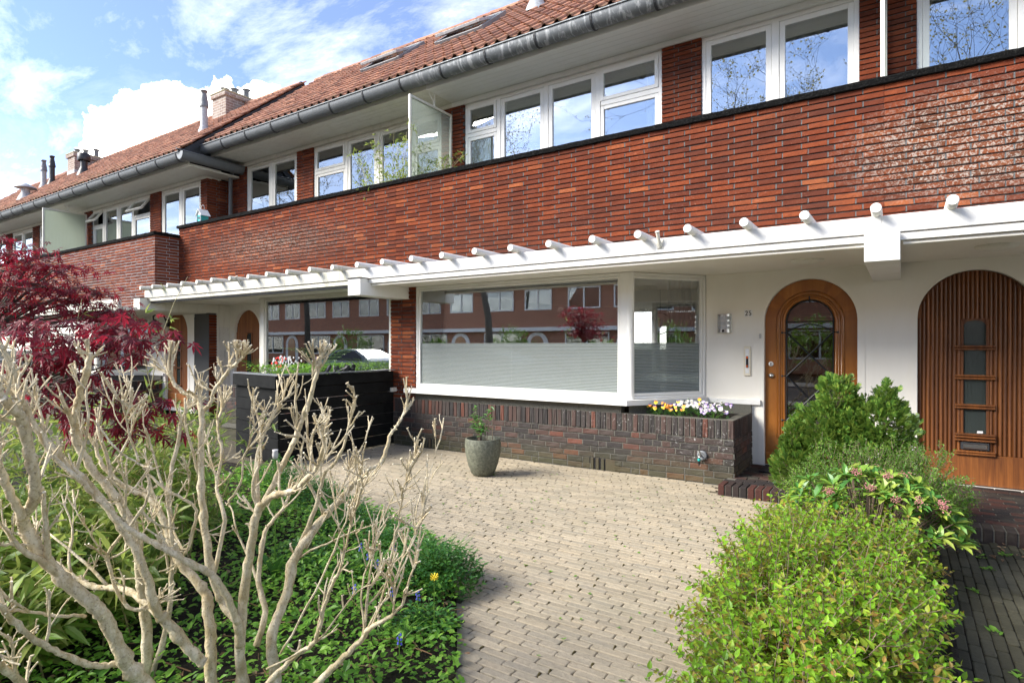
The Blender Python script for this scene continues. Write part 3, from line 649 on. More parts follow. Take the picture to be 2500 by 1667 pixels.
        for k in range(4):
            l0 = a + cs[k] + (0.058 if k == 0 else 0.043); l1 = a + cs[k + 1] - (0.058 if k == 3 else 0.043)
            if k in (0, 3):
                casement(wn, l0, l1, ztr + 0.037, wz1 - 0.058, yu - 0.03, 0.055, wh, tilt=(-0.62 if dy < 0 and not far else 0.0)); casement(wn, l0, l1, wz0 + 0.058, ztr - 0.037, yu - 0.012, 0.055, wh)
            else: casement(wn, l0, l1, wz0 + 0.058, wz1 - 0.058, yu - 0.012, 0.07, wh)
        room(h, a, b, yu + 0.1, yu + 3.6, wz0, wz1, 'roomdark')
        if not old and dy == 0: curtain(X(2.78), X(3.02), yu + 0.2, wz0 + 0.05, wz1 - 0.06, MAT['net'], h, 4); curtain(X(5.72), X(6.12), yu + 0.2, wz0 + 0.05, wz1 - 0.5, MAT['net'], h, 5)
    # --- eaves: soffit boards, fascia, gutter, roof
    rl, rh = sorted((X(-ext if ext else 0), X(xl)))
    y_f = yu - 0.72
    for i in range(6):
        MB().box(rl, rh, y_f + i * 0.122, y_f + i * 0.122 + 0.1185, zt + 0.002, zt + 0.02, 0.002).build('soffit_board', MAT[wh if not old else 'oldwhite'], h)
    MB().box(rl, rh, y_f + 0.001, yu, zt + 0.021, zt + 0.03).build('eave_deck', MAT['lead'], h)
    MB().box(rl, rh, y_f - 0.028, y_f, zt - 0.008, zt + 0.19, 0.003).build('fascia_board', MAT[wh if not old else 'oldwhite'], h)
    gx1 = rh + (0.1 if ext else 0)
    gutter(h, rl, gx1, y_f - 0.16, 6.025 + dz + dr, ph=gph)
    rf = roof(h, rl, rh, y_f - 0.23, 6.065 + dz + dr, yu + 2.2, 8.66 + dz + dr, nt)
    return h, X, rf
# ------------------------------------------------------------------ ground-floor fronts
POLES = []
def ground_front(h, X, sg, dy=0.0, dz=0.0, style='oak', old=False, ndark=300, w=W, xl=W, plinth=True):
    yb, yd = YB + dy, YD + dy; wh = 'oldwhite' if old else 'white'; cr = 'cream'
    # door wall with arched opening
    dc, dr, dzs = 0.784, 0.5, 1.87
    z0 = 0.10
    mb = MB(); arch_wall(mb, *sorted((X(-0.0), X(1.994))), 0.0, 2.49 + dz, yd, X(dc), dr, dzs); dwl = mb.build('door_wall', MAT[cr], h)
    mb = MB(); arch_ring(mb, X(dc), dr + 0.004, dr + 0.075, dzs, 0.02, yd - 0.006, yd + 0.03); mb.build('architrave', MAT[cr], h)
    mb = MB(); mb.box(X(dc) - dr - 0.0, X(dc) + dr + 0.0, yd - 0.03, yd + 0.08, 0.018, 0.095, 0.004); mb.build('threshold', MAT['white'], h)
    cx = X(dc); yf = yd + 0.055
    r_ = dr - 0.003
    if style == 'oak':
        mb = MB(); arch_panel(mb, cx, r_, dzs, z0, yf + 0.012, yf + 0.05); dr_o = mb.build('door', MAT['door'], h)
        # leaf of the door: broad stiles round the glass
        gr = 0.25; zg0 = 0.52; zs = 1.86
        m2 = MB(); arch_ring(m2, cx, 0.345, r_, dzs, z0 + 0.36, yf, yf + 0.02); m2.box(cx - r_, cx + r_, yf, yf + 0.02, z0 + 0.002, z0 + 0.36); m2.build('stile', MAT['door'], dr_o)
        def arch_path(rr, zb, n=20): return [(cx - rr, yf, zb)] + [(p[0], yf, p[1]) for p in arch_pts(cx, rr, zs, n)] + [(cx + rr, yf, zb)]
        for rr, rad, dyy, zb in ((0.345, 0.024, -0.004, 0.45), (0.312, 0.014, -0.008, 0.475), (0.284, 0.018, -0.006, 0.5)):
            m3 = MB(); P = [(p[0], p[1] + dyy, p[2]) for p in arch_path(rr, zb)]; m3.tube(P, rad, 8, closed=True); smooth_by_angle(m3.build('moulding', MAT['door'], dr_o), 60)
        m3 = MB(); arch_ring(m3, cx, gr - 0.004, 0.282, zs, zg0, yf + 0.006, yf + 0.03, bottom=True); m3.build('glazing_bead', MAT['door'], dr_o)
        m3 = MB(); arch_panel(m3, cx, gr, zs, zg0, yf + 0.004, yf + 0.010); m3.build('pane', MAT['dglass'], dr_o)
        m3 = MB(); m3.box(cx - r_ + 0.005, cx + r_ - 0.005, yf - 0.028, yf + 0.002, z0 + 0.01, z0 + 0.155, 0.012); m3.build('weather_bar', MAT['door'], dr_o)
        # iron grille
        yi = yf - 0.02; k = MB(); k.tube([(p[0], yi, p[2]) for p in arch_path(gr + 0.004, zg0)], 0.008, 6, closed=True)
        zA, zB, zC = 1.73, 1.20, 0.66; e = gr
        k.tube([(cx - e, yi, zA + 0.13), (cx + e, yi, zA + 0.13)], 0.006, 6); k.tube([(cx - e + 2 * e * i / 10, yi, zA + 0.01 + 0.09 * math.sin(math.pi * i / 10)) for i in range(11)], 0.007, 6)
        for za, zb in ((zA, zB), (zB, zC)):
            k.tube([(cx - e, yi, za), (cx + e, yi, zb)], 0.009, 6); k.tube([(cx + e, yi - 0.008, za), (cx - e, yi - 0.008, zb)], 0.009, 6)
        for z in (zA, zB, zC):
            for s in (-1, 1): k.tube([(cx + s * e, yi, z), (cx + s * (e + 0.05), yi, z)], 0.0075, 6); k.lathe([(0, -0.012), (0.013, -0.008), (0.013, 0.008), (0, 0.012)], (cx + s * (e + 0.05), yi, z), 8, 'y')
        k.tube([(cx, yi, zs + e - 0.02), (cx, yi, zs + e + 0.055)], 0.009, 6); k.build('iron_grille', MAT['black'], dr_o)
        lk = MB(); lk.lathe([(0, -0.014), (0.024, -0.012), (0.03, -0.002), (0.03, 0.004)], (cx - 0.43, yf - 0.004, 1.345), 20, 'y'); lo = lk.build('lock_rosette', MAT['enamel'], dr_o, smooth=True)
        kk = MB(); kk.lathe([(0, -0.004), (0.009, -0.003), (0.009, 0.002)], (cx - 0.43, yf - 0.017, 1.352), 12, 'y'); kk.box(cx - 0.434, cx - 0.426, yf - 0.02, yf - 0.013, 1.325, 1.35); kk.build('keyhole', MAT['ink'], lo)
        kn = MB(); kn.lathe([(0, -0.03), (0.022, -0.028), (0.03, -0.014), (0.036, -0.006), (0.036, 0.003)], (cx - 0.425, yf - 0.002, 1.20), 20, 'y'); kn.build('door_knob', MAT['steel'], dr_o, smooth=True)
    else:
        sm = 'slat' if style == 'dark' else 'lslat'; fine = style == 'dark'
        mb = MB(); arch_panel(mb, cx, r_, dzs, z0, yf + 0.018, yf + 0.05); dr_o = mb.build('door', MAT['slat'], h)
        n = 26 if fine else 22; wd = 2 * r_ / n; zr = z0 + 0.33
        hw = 0.116; g0, g1 = 0.62, 1.86        # the glazed strip in the middle
        for i in range(n):
            xa = cx - r_ + i * wd; xm = xa + wd / 2; zt = dzs + math.sqrt(max(0.0, (r_ - 0.002) ** 2 - (max(abs(xa - cx), abs(xa + wd - cx))) ** 2))
            spans = [(zr, zt)]
            if abs(xm - cx) < hw: spans = [(zr, g0 - 0.05), (g1, zt)]
            for a, b in spans:
                if b - a < 0.03: continue
                m3 = MB(); q = [(xa + 0.0015, yf + 0.02), (xa + 0.0015, yf + 0.006), (xa + wd * 0.28, yf - 0.006), (xa + wd * 0.5, yf - 0.009), (xa + wd * 0.72, yf - 0.006), (xa + wd - 0.0015, yf + 0.006), (xa + wd - 0.0015, yf + 0.02)]
                m3.prism(q, 'z', a, b); m3.build('slat', MAT[sm], dr_o)
        m3 = MB(); m3.box(cx - r_, cx + r_, yf - 0.012, yf + 0.02, z0 + 0.005, zr - 0.003, 0.006); m3.build('kick_board', MAT['slat' if fine else 'lslat'], dr_o)
        npn = 4 if fine else 3; ph = (g1 - g0) / npn
        for i in range(npn):
            a, b = g0 + i * ph + 0.02, g0 + (i + 1) * ph - 0.02; m3 = MB(); x0, x1 = cx - hw + 0.02, cx + hw - 0.02
            if i == npn - 1: m3.prism([(x0, a), (x1, a), (x1, b - 0.05), (x1 - 0.035, b - 0.01), (cx, b), (x0 + 0.035, b - 0.01), (x0, b - 0.05)], 'y', yf + 0.008, yf + 0.013)
            else: m3.box(x0, x1, yf + 0.008, yf + 0.013, a, b)
            m3.build('pane', MAT['ribglass'], dr_o)
        for s in (-1, 1): m3 = MB(); m3.box(cx + s * (hw - 0.022), cx + s * (hw + 0.004), yf - 0.012, yf + 0.02, g0 - 0.02, g1 - 0.01, 0.005); m3.build('glazing_bar', MAT[sm], dr_o)
        for i in range(npn):
            z = g0 + i * ph
            for zz in ((z - 0.012, z + 0.016) if fine else (z,)):
                m3 = MB(); m3.box(cx - hw - 0.055, cx + hw + 0.055, yf - 0.045, yf + 0.012, zz - 0.012, zz + 0.010, 0.006); m3.build('cross_bar', MAT['slat'], dr_o)
        if fine:
            for z in (g0 - 0.045, g0 - 0.165, g0 - 0.19): m3 = MB(); m3.box(cx - hw - 0.055, cx + hw + 0.055, yf - 0.045, yf + 0.012, z - 0.010, z + 0.010, 0.005); m3.build('cross_bar', MAT['slat'], dr_o)
            m3 = MB(); m3.box(cx - 0.12, cx + 0.12, yf - 0.028, yf + 0.01, g0 - 0.145, g0 - 0.068, 0.004); lb = m3.build('letter_box', MAT['lead'], dr_o)
            m3 = MB(); m3.box(cx - 0.1, cx + 0.1, yf - 0.038, yf - 0.027, g0 - 0.132, g0 - 0.082, 0.006); m3.build('letter_flap', MAT['steel'], lb)
            m3 = MB(); m3.box(cx + 0.02, cx + 0.07, yf + 0.001, yf + 0.006, g0 + 0.03, g0 + 0.055, 0.002); m3.build('sticker', MAT['enamel'], dr_o)
    # hall behind the door
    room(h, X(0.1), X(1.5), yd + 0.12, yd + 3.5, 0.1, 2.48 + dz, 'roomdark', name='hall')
    if xl < 3: return
    # --- big window with slanted return
    wx0, wx1 = X(2.684), X(w - 0.266); yw = yb + 0.05; zs0 = 0.905; ztop = 2.485 + dz
    a, b = sorted((wx0, wx1)); mb = MB()
    cpn = X(2.684); oth = X(w - 0.266)
    lf, rf_ = (0.035, 0.12) if sg < 0 else (0.12, 0.035)
    mb.box(a, a + lf, yw, yw + 0.09, zs0, ztop, 0.004); mb.box(b - rf_, b, yw, yw + 0.09, zs0, ztop, 0.004)
    mb.box(a + lf, b - rf_, yw + 0.001, yw + 0.09, ztop - 0.035, ztop, 0.004); mb.box(a + lf, b - rf_, yw + 0.001, yw + 0.09, zs0, zs0 + 0.035, 0.004)
    wn = mb.build('bay_window', MAT[wh], h)
    casement_x0, casement_x1 = a + lf + 0.003, b - rf_ - 0.003
    m2 = MB(); frame_rect(m2, casement_x0, casement_x1, zs0 + 0.037, ztop - 0.037, yw + 0.012, yw + 0.07, 0.032, 0.036); m2.build('casement', MAT[wh], wn)
    gx0, gx1, gz0, gz1 = casement_x0 + 0.03, casement_x1 - 0.03, zs0 + 0.07, ztop - 0.066
    pane(gx0, gx1, gz0, gz1, yw + 0.045, wn)
    # slanted side light
    P0 = Vector((X(2.684), yw, 0)); P1 = Vector((X(1.994), yd - 0.005, 0)); dv = P1 - P0; ln = dv.length; ang = math.atan2(dv.y, dv.x)
    def loc(mbx):       # local: x along the return, y inwards
        c, s = math.cos(ang), math.sin(ang)
        flip = 1 if sg < 0 else -1
        mbx.v = [(P0.x + c * p[0] - s * p[1] * flip, P0.y + s * p[0] + c * p[1] * flip, p[2]) for p in mbx.v]; return mbx
    def SB(): return MB()
    mb = SB(); frame_rect(mb, 0.004, ln - 0.002, zs0, ztop, 0.0, 0.09, 0.035); sw = loc(mb).build('side_window', MAT[wh], h)
    mb = SB(); frame_rect(mb, 0.041, ln - 0.04, zs0 + 0.037, ztop - 0.037, 0.012, 0.07, 0.036); loc(mb).build('casement', MAT[wh], sw)
    mb = SB(); mb.box(0.075, ln - 0.074, 0.045, 0.051, zs0 + 0.07, ztop - 0.07); loc(mb).build('pane', MAT['glass'], sw)
    # post at the corner and the sill
    mb = MB(); mb.lathe([(0.05, zs0), (0.05, ztop)], (X(2.684), yw + 0.045, 0), 16); mb.build('corner_post', MAT[wh], h, smooth=True)
    c_ = X(2.684); s_ = -sg
    sill = MB(); e = X(w - 0.13)
    poly = [(e, yb + 0.14), (e, yb - 0.085), (c_ + s_ * 0.03, yb - 0.085), (X(1.96), yd - 0.1), (X(1.96), yd + 0.02), (c_ - s_ * 0.1, yb + 0.14)]
    if sg > 0: poly = poly[::-1]
    sill.prism(poly, 'z', 0.838, 0.903); sill.build('window_sill', MAT[wh], wn)
    mb = MB(); mb.box(*sorted((X(1.994), X(1.32))), yd - 0.045, yd + 0.01, 0.835, 0.895, 0.004); mb.build('wall_sill', MAT['white'], h)
    # plinth of dark bricks, soldier course on top, and the brick planter under the slanted light
    x0, x1 = sorted((X(1.419), X(w)))
    core = MB(); core.box(x0 + (0.012 if sg > 0 else 0), x1 - (0.012 if sg < 0 else 0), yb + 0.011, yb + 0.11, -0.1, 0.735); it = []; sol = []
    ven = [(X(2.98), X(3.2)), (X(5.8), X(6.0))]; ven = [tuple(sorted(v)) for v in ven]
    vf = lambda l, z: z < 0.15 and any(v[0] - 0.03 < x0 + l < v[1] + 0.03 for v in ven)
    brick_face(it, core, (x0, yb, 0), 0.0, x1 - x0, 0.0, 0.5145, DL, DH, 0.2105, (0.0, 0.5, 0.25), depth=0.011, header=0.22, skip=vf); soldier_face(sol, core, (x0, yb, 0), 0.0, x1 - x0, 0.522)
    sd = X(1.419)
    sa = (R(90) if sg < 0 else R(-90)); so = (sd, yb + 0.06, 0) if sg < 0 else (sd, yd - 0.02, 0)
    core.box(sd + (-0.11 if sg < 0 else 0.012), sd + (-0.012 if sg < 0 else 0.11), yb + 0.11, yd, -0.1, 0.735)
    brick_face(it, core, so, sa, yd - 0.02 - yb - 0.06, 0.0, 0.5145, DL, DH, 0.2105, (0.3, 0.8), depth=0.011); soldier_face(sol, core, so, sa, yd - 0.02 - yb - 0.06, 0.522)
    pl = core.build('plinth_wall', [MAT['dmortar'], MAT['dmortar']], h)
    scatter('plinth_brick', DV, it, MAT['dbrick'], pl, ndark, 'plinth_bricks_far', size=0.21, minpx=12); scatter('soldier_brick', SV, sol, MAT['dbrick'], pl, ndark, 'soldier_bricks_far', size=0.2, minpx=12)
    # the bricks' top edge of the planter and the wall under the sill
    mb = MB(); mb.box(*sorted((c_ - s_ * 0.1, X(w))), yb + 0.035, yb + 0.2, 0.70, 0.838); mb.build('sill_bed', MAT['dmortar'], h)
    mb = MB(); mb.prism([(c_, yb + 0.2), (c_, yb + 0.06), (X(1.96) , yd - 0.05), (X(1.43), yd - 0.05), (X(1.43), yd - 0.0), (X(2.1), yd)], 'z', 0.55, 0.836); mb.build('planter_back', MAT['dmortar'], h)
    mb = MB(); mb.prism([(c_, yb + 0.11), (sd - s_ * 0.11, yb + 0.11), (sd - s_ * 0.11, yd - 0.02), (X(1.99), yd - 0.02)], 'z', 0.3, 0.712); mb.build('planter_soil', MAT['soil'], h)
    for v in ven:
        vm = MB(); vm.box(v[0], v[1], yb + 0.0085, yb + 0.0105, 0.0, 0.145); vo = vm.build('air_vent', MAT['ink'], h)  # flat black sheet paints the dark of the slots between the fins
        for k in range(3): xx = v[0] + (k + 0.5) * (v[1] - v[0]) / 3; MB().box(xx - 0.021, xx + 0.021, yb - 0.001, yb + 0.03, 0.0, 0.142, 0.003).build('vent_fin', MAT['dbrick'], vo)
        for a_, b_ in ((v[0] - 0.2, v[0] - 0.002), (v[1] + 0.002, v[1] + 0.2)): MB().box(a_, b_, yb + 0.0075, yb + 0.0115, 0.0, 0.145).build('vent_margin', MAT['dbrick'], vo)
    # pier between this window and the next house's
    q0, q1 = sorted((X(w - 0.266), X(w))); pc = MB(); pc.box(q0, q1, yb + 0.049, yb + 0.2, 0.735, 2.50 + dz); pit = []
    brick_face(pit, pc, (q0, yb + 0.03, 0), 0.0, q1 - q0, 0.735, 2.49 + dz, depth=0.019)
    po = pc.build('pier', [MAT['mortar'], MAT['perp']], h); scatter('brick', RV, pit, MAT['brick'], po, 120 if ndark else 0, 'bricks_far', size=0.2, minpx=9)
    # room behind
    xr0, xr1 = sorted((X(1.55), X(w - 0.05)))
    op0 = at_y(1619, 800, 13.05).x if sg < 0 and dy == 0 else X(5.0)
    room(h, X(1.9), X(w - 0.06), yd - 0.0, yd + 5.2, 0.15, 2.48 + dz, 'room', opening=(op0 - 0.075, op0 + 0.075, 0.3, 2.0))
    mb = MB()
    for (ax, bx) in ((X(w - 0.06), None),): mb.add([(ax, yw + 0.1, 0.15), (ax, yd, 0.15), (ax, yd, 2.48 + dz), (ax, yw + 0.1, 2.48 + dz)], [(0, 1, 2, 3)])
    mb.add([(X(1.9), yd, 0.15), (X(2.7), yw + 0.1, 0.15), (X(w - 0.06), yw + 0.1, 0.15), (X(w - 0.06), yd, 0.15)], [(0, 1, 2, 3)])
    mb.build('bay_inside', MAT['room'], h)
    return (gx0, gx1, gz0, gz1, yw, loc, ln, zs0, ztop)

def poles(h, X, l0, l1, dy=0.0, dz=0.0, old=False, sg=-1):
    x0, x1 = sorted((X(l0), X(l1)))
    k = math.ceil((x0 + 0.19) / 0.53)
    while k * 0.53 - 0.19 < x1:
        x = k * 0.53 - 0.19; r_ = 0.043; mb = MB(); yt = 5.86 + dy + rnd.uniform(-0.02, 0.02); z = 2.735 + dz + rnd.uniform(-0.004, 0.004); tl = rnd.uniform(-0.012, 0.012)
        mb.tube([(x + tl, yt, z), (x + tl, yt + 0.006, z), (x, YP + dy + 0.02, z)], [r_ - 0.004, r_, r_], 16); smooth_by_angle(mb.build('canopy_pole', MAT['algae' if old else 'beamwhite'], h), 40); k += 1
def bracket_block(h, x, dy=0.0, dz=0.0, front=5.99, cap=False, mat='beamwhite'):
    mb = MB(); mb.box(x - 0.132, x + 0.132, front + dy, YD + dy, 2.30 + dz, 2.4885 + dz if not cap else 2.4885 + dz, 0.004); mb.box(x - 0.132, x + 0.132, front + dy, 6.045 + dy, 2.489 + dz, 2.545 + dz, 0.003); b = mb.build('bracket_block', MAT[mat], h)
    if cap: MB().box(x - 0.15, x + 0.15, front + dy - 0.02, 6.048 + dy, 2.5455 + dz, 2.556 + dz, 0.003).build('lead_cap', MAT['lead'], b)

h25, X25, roof25 = house('white framed brick house number 25 with oak arched door behind the beige terrace', XP, -1)
g25 = ground_front(h25, X25, -1, style='oak')
poles(h25, X25, 0.0, W)
bracket_block(h25, XP)
hR, XR, roofR = house('house at the right edge with dark ribbed arched door', XP, 1, nb=160, nt=60)
ground_front(hR, XR, 1, style='dark', ndark=0); poles(hR, XR, 0.05, W)
XL = XP - 2 * W
hL, XLf, roofL = house('neighbouring brick house behind the black planter with mossy white poles', XL, 1, old=True, nb=300, nt=300)
gL = ground_front(hL, XLf, 1, style='light', old=True, ndark=0)
poles(hL, XLf, 0.0, W, old=True)
bracket_block(hL, XP - W, front=5.90, cap=True); bracket_block(hL, XL, front=5.90, cap=True, mat='oldwhite')
hA, XAf, roofA = house('forward stepping brick house with two tilted open windows left of the bird house', -13.62, -1, dy=-0.5, dz=-0.2, dr=-0.075, ext=0.5, old=True, nb=200, nt=120, w=6.35)
ground_front(hA, XAf, -1, dy=-0.5, dz=-0.2, style='light', old=True, ndark=0, w=6.35)
hB, XBf, roofB = house('farthest brick house at the left edge beyond the frosted balcony screen', -13.62 - 12.7, 1, dy=-0.5, dz=-0.2, dr=-0.075, old=True, nb=0, nt=0, w=6.35, far=True)
ground_front(hB, XBf, 1, dy=-0.5, dz=-0.2, style='light', old=True, ndark=0, w=6.35)
hC, XCf, roofC = house('sliver of one more brick house beyond the left picture edge', -13.62 - 12.7, -1, dy=-0.5, dz=-0.2, dr=-0.075, old=True, nb=0, nt=0, w=6.35, far=True)
# ------------------------------------------------------------------ window film, rooms' contents
def fixtures25():
    gx0, gx1, gz0, gz1, yw, loc, ln, zs0, ztop = g25
    bw = [o for o in h25.children if o.name.startswith('bay_window')][0]; sw = [o for o in h25.children if o.name.startswith('side_window')][0]
    xm = at_y(1245, 800, yw).x
    for a, b in ((gx0, xm - 0.001), (xm + 0.001, gx1)): MB().box(a, b, yw + 0.0420, yw + 0.0428, gz0, 1.605).build('frosted_film', MAT['film'], bw)
    mb = MB(); mb.box(0.076, ln - 0.075, 0.042, 0.0428, zs0 + 0.07, 1.605); loc(mb).build('frosted_film', MAT['film'], sw)
    curtain(-2.62, -2.30, 7.75, 0.2, 2.46, MAT['curtain'], h25, 5, 0.03); curtain(at_y(1560, 800, 12.9).x, at_y(1604, 800, 12.9).x, 12.9, 0.2, 2.4, MAT['curtain'], h25, 7, 0.04); curtain(-6.4, -6.15, 7.25, 0.2, 2.46, MAT['curtain'], h25, 4, 0.03)
fixtures25()
LX = at_y(1612, 745, 9.4).x
lp = thing('pendant_lamp', (LX, 9.4, 1.75), 'ring shaped black pendant lamp hanging behind the slanted window', 'lamp')
mb = MB(); mb.tube([(LX, 9.4, 2.10), (LX, 9.4, 2.478)], 0.006, 6); mb.build('cord', MAT['black'], lp)
mb = MB(); mb.tube([(LX + 0.17 * math.sin(a), 9.4, 1.93 + 0.17 * math.cos(a)) for a in [2 * math.pi * i / 28 for i in range(28)]], 0.008, 6, closed=True); mb.build('ring', MAT['black'], lp)
mb = MB(); mb.lathe([(0, 2.02), (0.03, 2.0), (0.035, 1.93), (0.02, 1.86), (0, 1.85)], (LX, 9.4, 0), 12); mb.build('bulb', MAT['frost'], lp)
# ------------------------------------------------------------------ wall fixtures beside the oak door
def text_mesh(txt, size, ext=0.002, off=0.0):
    c = bpy.data.curves.new('t', 'FONT'); c.body = txt; c.size = size; c.extrude = ext; c.offset = off; c.align_x = 'CENTER'; c.align_y = 'CENTER'; c.resolution_u = 4
    o = bpy.data.objects.new('t', c); COL.objects.link(o); bpy.context.view_layer.update()
    me = bpy.data.meshes.new_from_object(o.evaluated_get(bpy.context.evaluated_depsgraph_get())); bpy.data.objects.remove(o); return me
yw = YD
t = thing('house_number_plate', (-1.617, yw, 1.934), 'small white number plate reading 25 above the doorbell', 'sign')
MB().box(-1.666, -1.568, yw - 0.006, yw - 0.0005, 1.934, 2.022, 0.002).build('plate', MAT['enamel'], t)
SEG = 14
def serif_digits(cx, cz, h_, y):
    mb = MB(); w = h_ * 0.52; tk = h_ * 0.095
    def stroke(P, r0): mb.tube([(p[0], y, p[1]) for p in P], r0, 6)
    # 2
    x0 = cx - w * 0.62; P = [(x0 - w * .32, cz + h_ * .2), (x0 - w * .30, cz + h_ * .33), (x0 - w * .12, cz + h_ * .42), (x0 + w * .12, cz + h_ * .41), (x0 + w * .28, cz + h_ * .27), (x0 + w * .26, cz + h_ * .1), (x0, cz - h_ * .12), (x0 - w * .34, cz - h_ * .38)]; stroke(P, [tk * .9, tk * .6, tk * .6, tk * .8, tk, tk, tk * .7, tk * .6])
    stroke([(x0 - w * .36, cz - h_ * .38), (x0 + w * .02, cz - h_ * .36), (x0 + w * .32, cz - h_ * .40), (x0 + w * .36, cz - h_ * .22)], [tk * .7, tk, tk * .8, tk * .45])
    # 5
    x0 = cx + w * 0.62; stroke([(x0 + w * .30, cz + h_ * .40), (x0 - w * .22, cz + h_ * .40), (x0 - w * .26, cz + h_ * .03)], [tk * .8, tk * .7, tk * .5])
    stroke([(x0 - w * .26, cz + h_ * .03), (x0 - w * .05, cz + h_ * .12), (x0 + w * .2, cz + h_ * .08), (x0 + w * .32, cz - h_ * .1), (x0 + w * .26, cz - h_ * .32), (x0, cz - h_ * .42), (x0 - w * .26, cz - h_ * .36), (x0 - w * .30, cz - h_ * .22)], [tk * .5, tk * .6, tk * .8, tk, tk, tk * .6, tk * .7, tk * .9])
    mb.v = [(p[0], y + (p[1] - y) * 0.12, p[2]) for p in mb.v]; return mb
serif_digits(-1.617, 1.978, 0.066, yw - 0.0068).build('digits', MAT['ink'], t)
t = thing('wall_lamp', (-1.903, yw, 1.734), 'curved steel wall lamp with three frosted bands beside the number plate', 'lamp')
mb = MB(); mb.box(-1.99, -1.815, yw - 0.02, yw - 0.001, 1.736, 1.973, 0.004); mb.build('back_plate', MAT['steel'], t)
def half_cyl(x, z0, z1, r_, d, n=14): m = MB(); m.prism([(x + r_ * math.cos(a), yw - 0.02 - d * math.sin(a)) for a in [math.pi * i / n for i in range(n + 1)]], 'z', z0, z1); return m
smooth_by_angle(half_cyl(-1.903, 1.742, 1.967, 0.082, 0.058).build('diffuser', MAT['frost'], t), 50)
for z0, z1 in ((1.737, 1.783), (1.818, 1.834), (1.882, 1.897), (1.945, 1.972)): smooth_by_angle(half_cyl(-1.903, z0, z1, 0.086, 0.062).build('band', MAT['steel'], t), 50)
mb = MB(); mb.lathe([(0, -0.012), (0.012, -0.008), (0.016, 0.0)], (-1.905, yw - 0.082, 1.76), 14, 'y'); mb.build('motion_sensor', MAT['ink'], t, smooth=True)
t = thing('doorbell', (-1.626, yw, 1.191), 'tall ivory doorbell panel with two orange lights', 'doorbell')
MB().box(-1.667, -1.585, yw - 0.022, yw - 0.001, 1.191, 1.563, 0.006).build('housing', MAT['ivory'], t)
MB().box(-1.648, -1.604, yw - 0.026, yw - 0.021, 1.225, 1.53, 0.003).build('inset', MAT['enamel'], t)
MB().box(-1.640, -1.612, yw - 0.031, yw - 0.0255, 1.295, 1.44, 0.002).build('push_button', MAT['ink'], t)
for z in (1.30, 1.41): MB().box(-1.638, -1.614, yw - 0.034, yw - 0.0305, z, z + 0.026, 0.002).build('signal_light', MAT['orange'], t)
t = tag(MB().box(-1.486, -1.462, yw - 0.02, yw - 0.007, 1.66, 1.72, 0.003).build('door_contact', MAT['steel']), 'tiny steel contact on the frame left of the oak door', 'fitting')
c = (-1.916, YB - 0.002, 0.315)
t = thing('outdoor_tap', (c[0], YB, 0.25), 'outdoor tap with round escutcheon and teal hose nozzle on plinth', 'tap')
mb = MB(); mb.lathe([(0.0, -0.012), (0.03, -0.018), (0.048, -0.03), (0.056, -0.012), (0.056, 0.0)], c, 24, 'y'); mb.build('escutcheon', MAT['grey'], t, smooth=True)
mb = MB(); mb.tube([(c[0] - 0.01, c[1] - 0.01, c[2]), (c[0] - 0.01, c[1] - 0.075, c[2]), (c[0] - 0.01, c[1] - 0.09, c[2] - 0.02)], 0.011, 10); mb.build('spout', MAT['steel'], t, smooth=True)
mb = MB(); mb.tube([(c[0] - 0.01, c[1] - 0.06, c[2] + 0.0), (c[0] - 0.01, c[1] - 0.06, c[2] + 0.05), (c[0] - 0.02, c[1] - 0.095, c[2] + 0.055)], [0.007, 0.007, 0.009], 8); mb.build('lever', MAT['steel'], t)
mb = MB(); mb.lathe([(0.012, 0.0), (0.017, -0.005), (0.017, -0.022), (0.012, -0.03)], (c[0] - 0.01, c[1] - 0.092, c[2] - 0.022), 12); mb.build('nozzle_ring', MAT['teal'], t)
mb = MB(); mb.lathe([(0.014, 0), (0.014, -0.02), (0.008, -0.035), (0.008, -0.05), (0, -0.05)], (c[0] - 0.01, c[1] - 0.092, c[2] - 0.052), 12); mb.build('nozzle', MAT['rubber'], t)
t = tag(MB().box(-1.40, -0.62, 7.33, 7.74, 0.105, 0.125, 0.008).build('door_mat', MAT['rubber']), 'black rubber mat on the brick step of the oak door', 'mat')
for k, (x, y, hh) in enumerate(((-0.85, 7.05, 'oak'), (0.72, 6.95, 'dark ribbed'))):
    t = thing('ceiling_lamp', (x, y, 2.45), 'flat round lamp under the canopy before the %s door' % hh, 'lamp', 'canopy lamps'); mb = MB(); mb.lathe([(0, -0.045), (0.10, -0.04), (0.155, -0.02), (0.165, 0.0)], (x, y, 2.489), 28); mb.build('shade', MAT['oldwhite'], t, smooth=True)
for k, (u, v, who) in enumerate(((1612, 592, 'clean white beam above the big window of number 25'), (589, 690, 'mossy beam of the house left of number 25'))):
    p = at_y(u, v, 6.048); t = thing('flagpole_holder', (p.x, 6.05, p.z - 0.06), 'small metal flagpole holder on the ' + who, 'bracket', 'flagpole holders')
    MB().box(p.x - 0.035, p.x + 0.035, 6.042, 6.0495, p.z - 0.065, p.z + 0.03, 0.002).build('plate', MAT['oldwhite'], t)
    mb = MB(); mb.tube([(p.x, 6.04, p.z - 0.045), (p.x, 5.955, p.z + 0.1)], 0.019, 12); mb.tube([(p.x, 5.958, p.z + 0.095), (p.x, 5.954, p.z + 0.102)], 0.023, 12); smooth_by_angle(mb.build('socket', MAT['oldwhite'], t), 50)
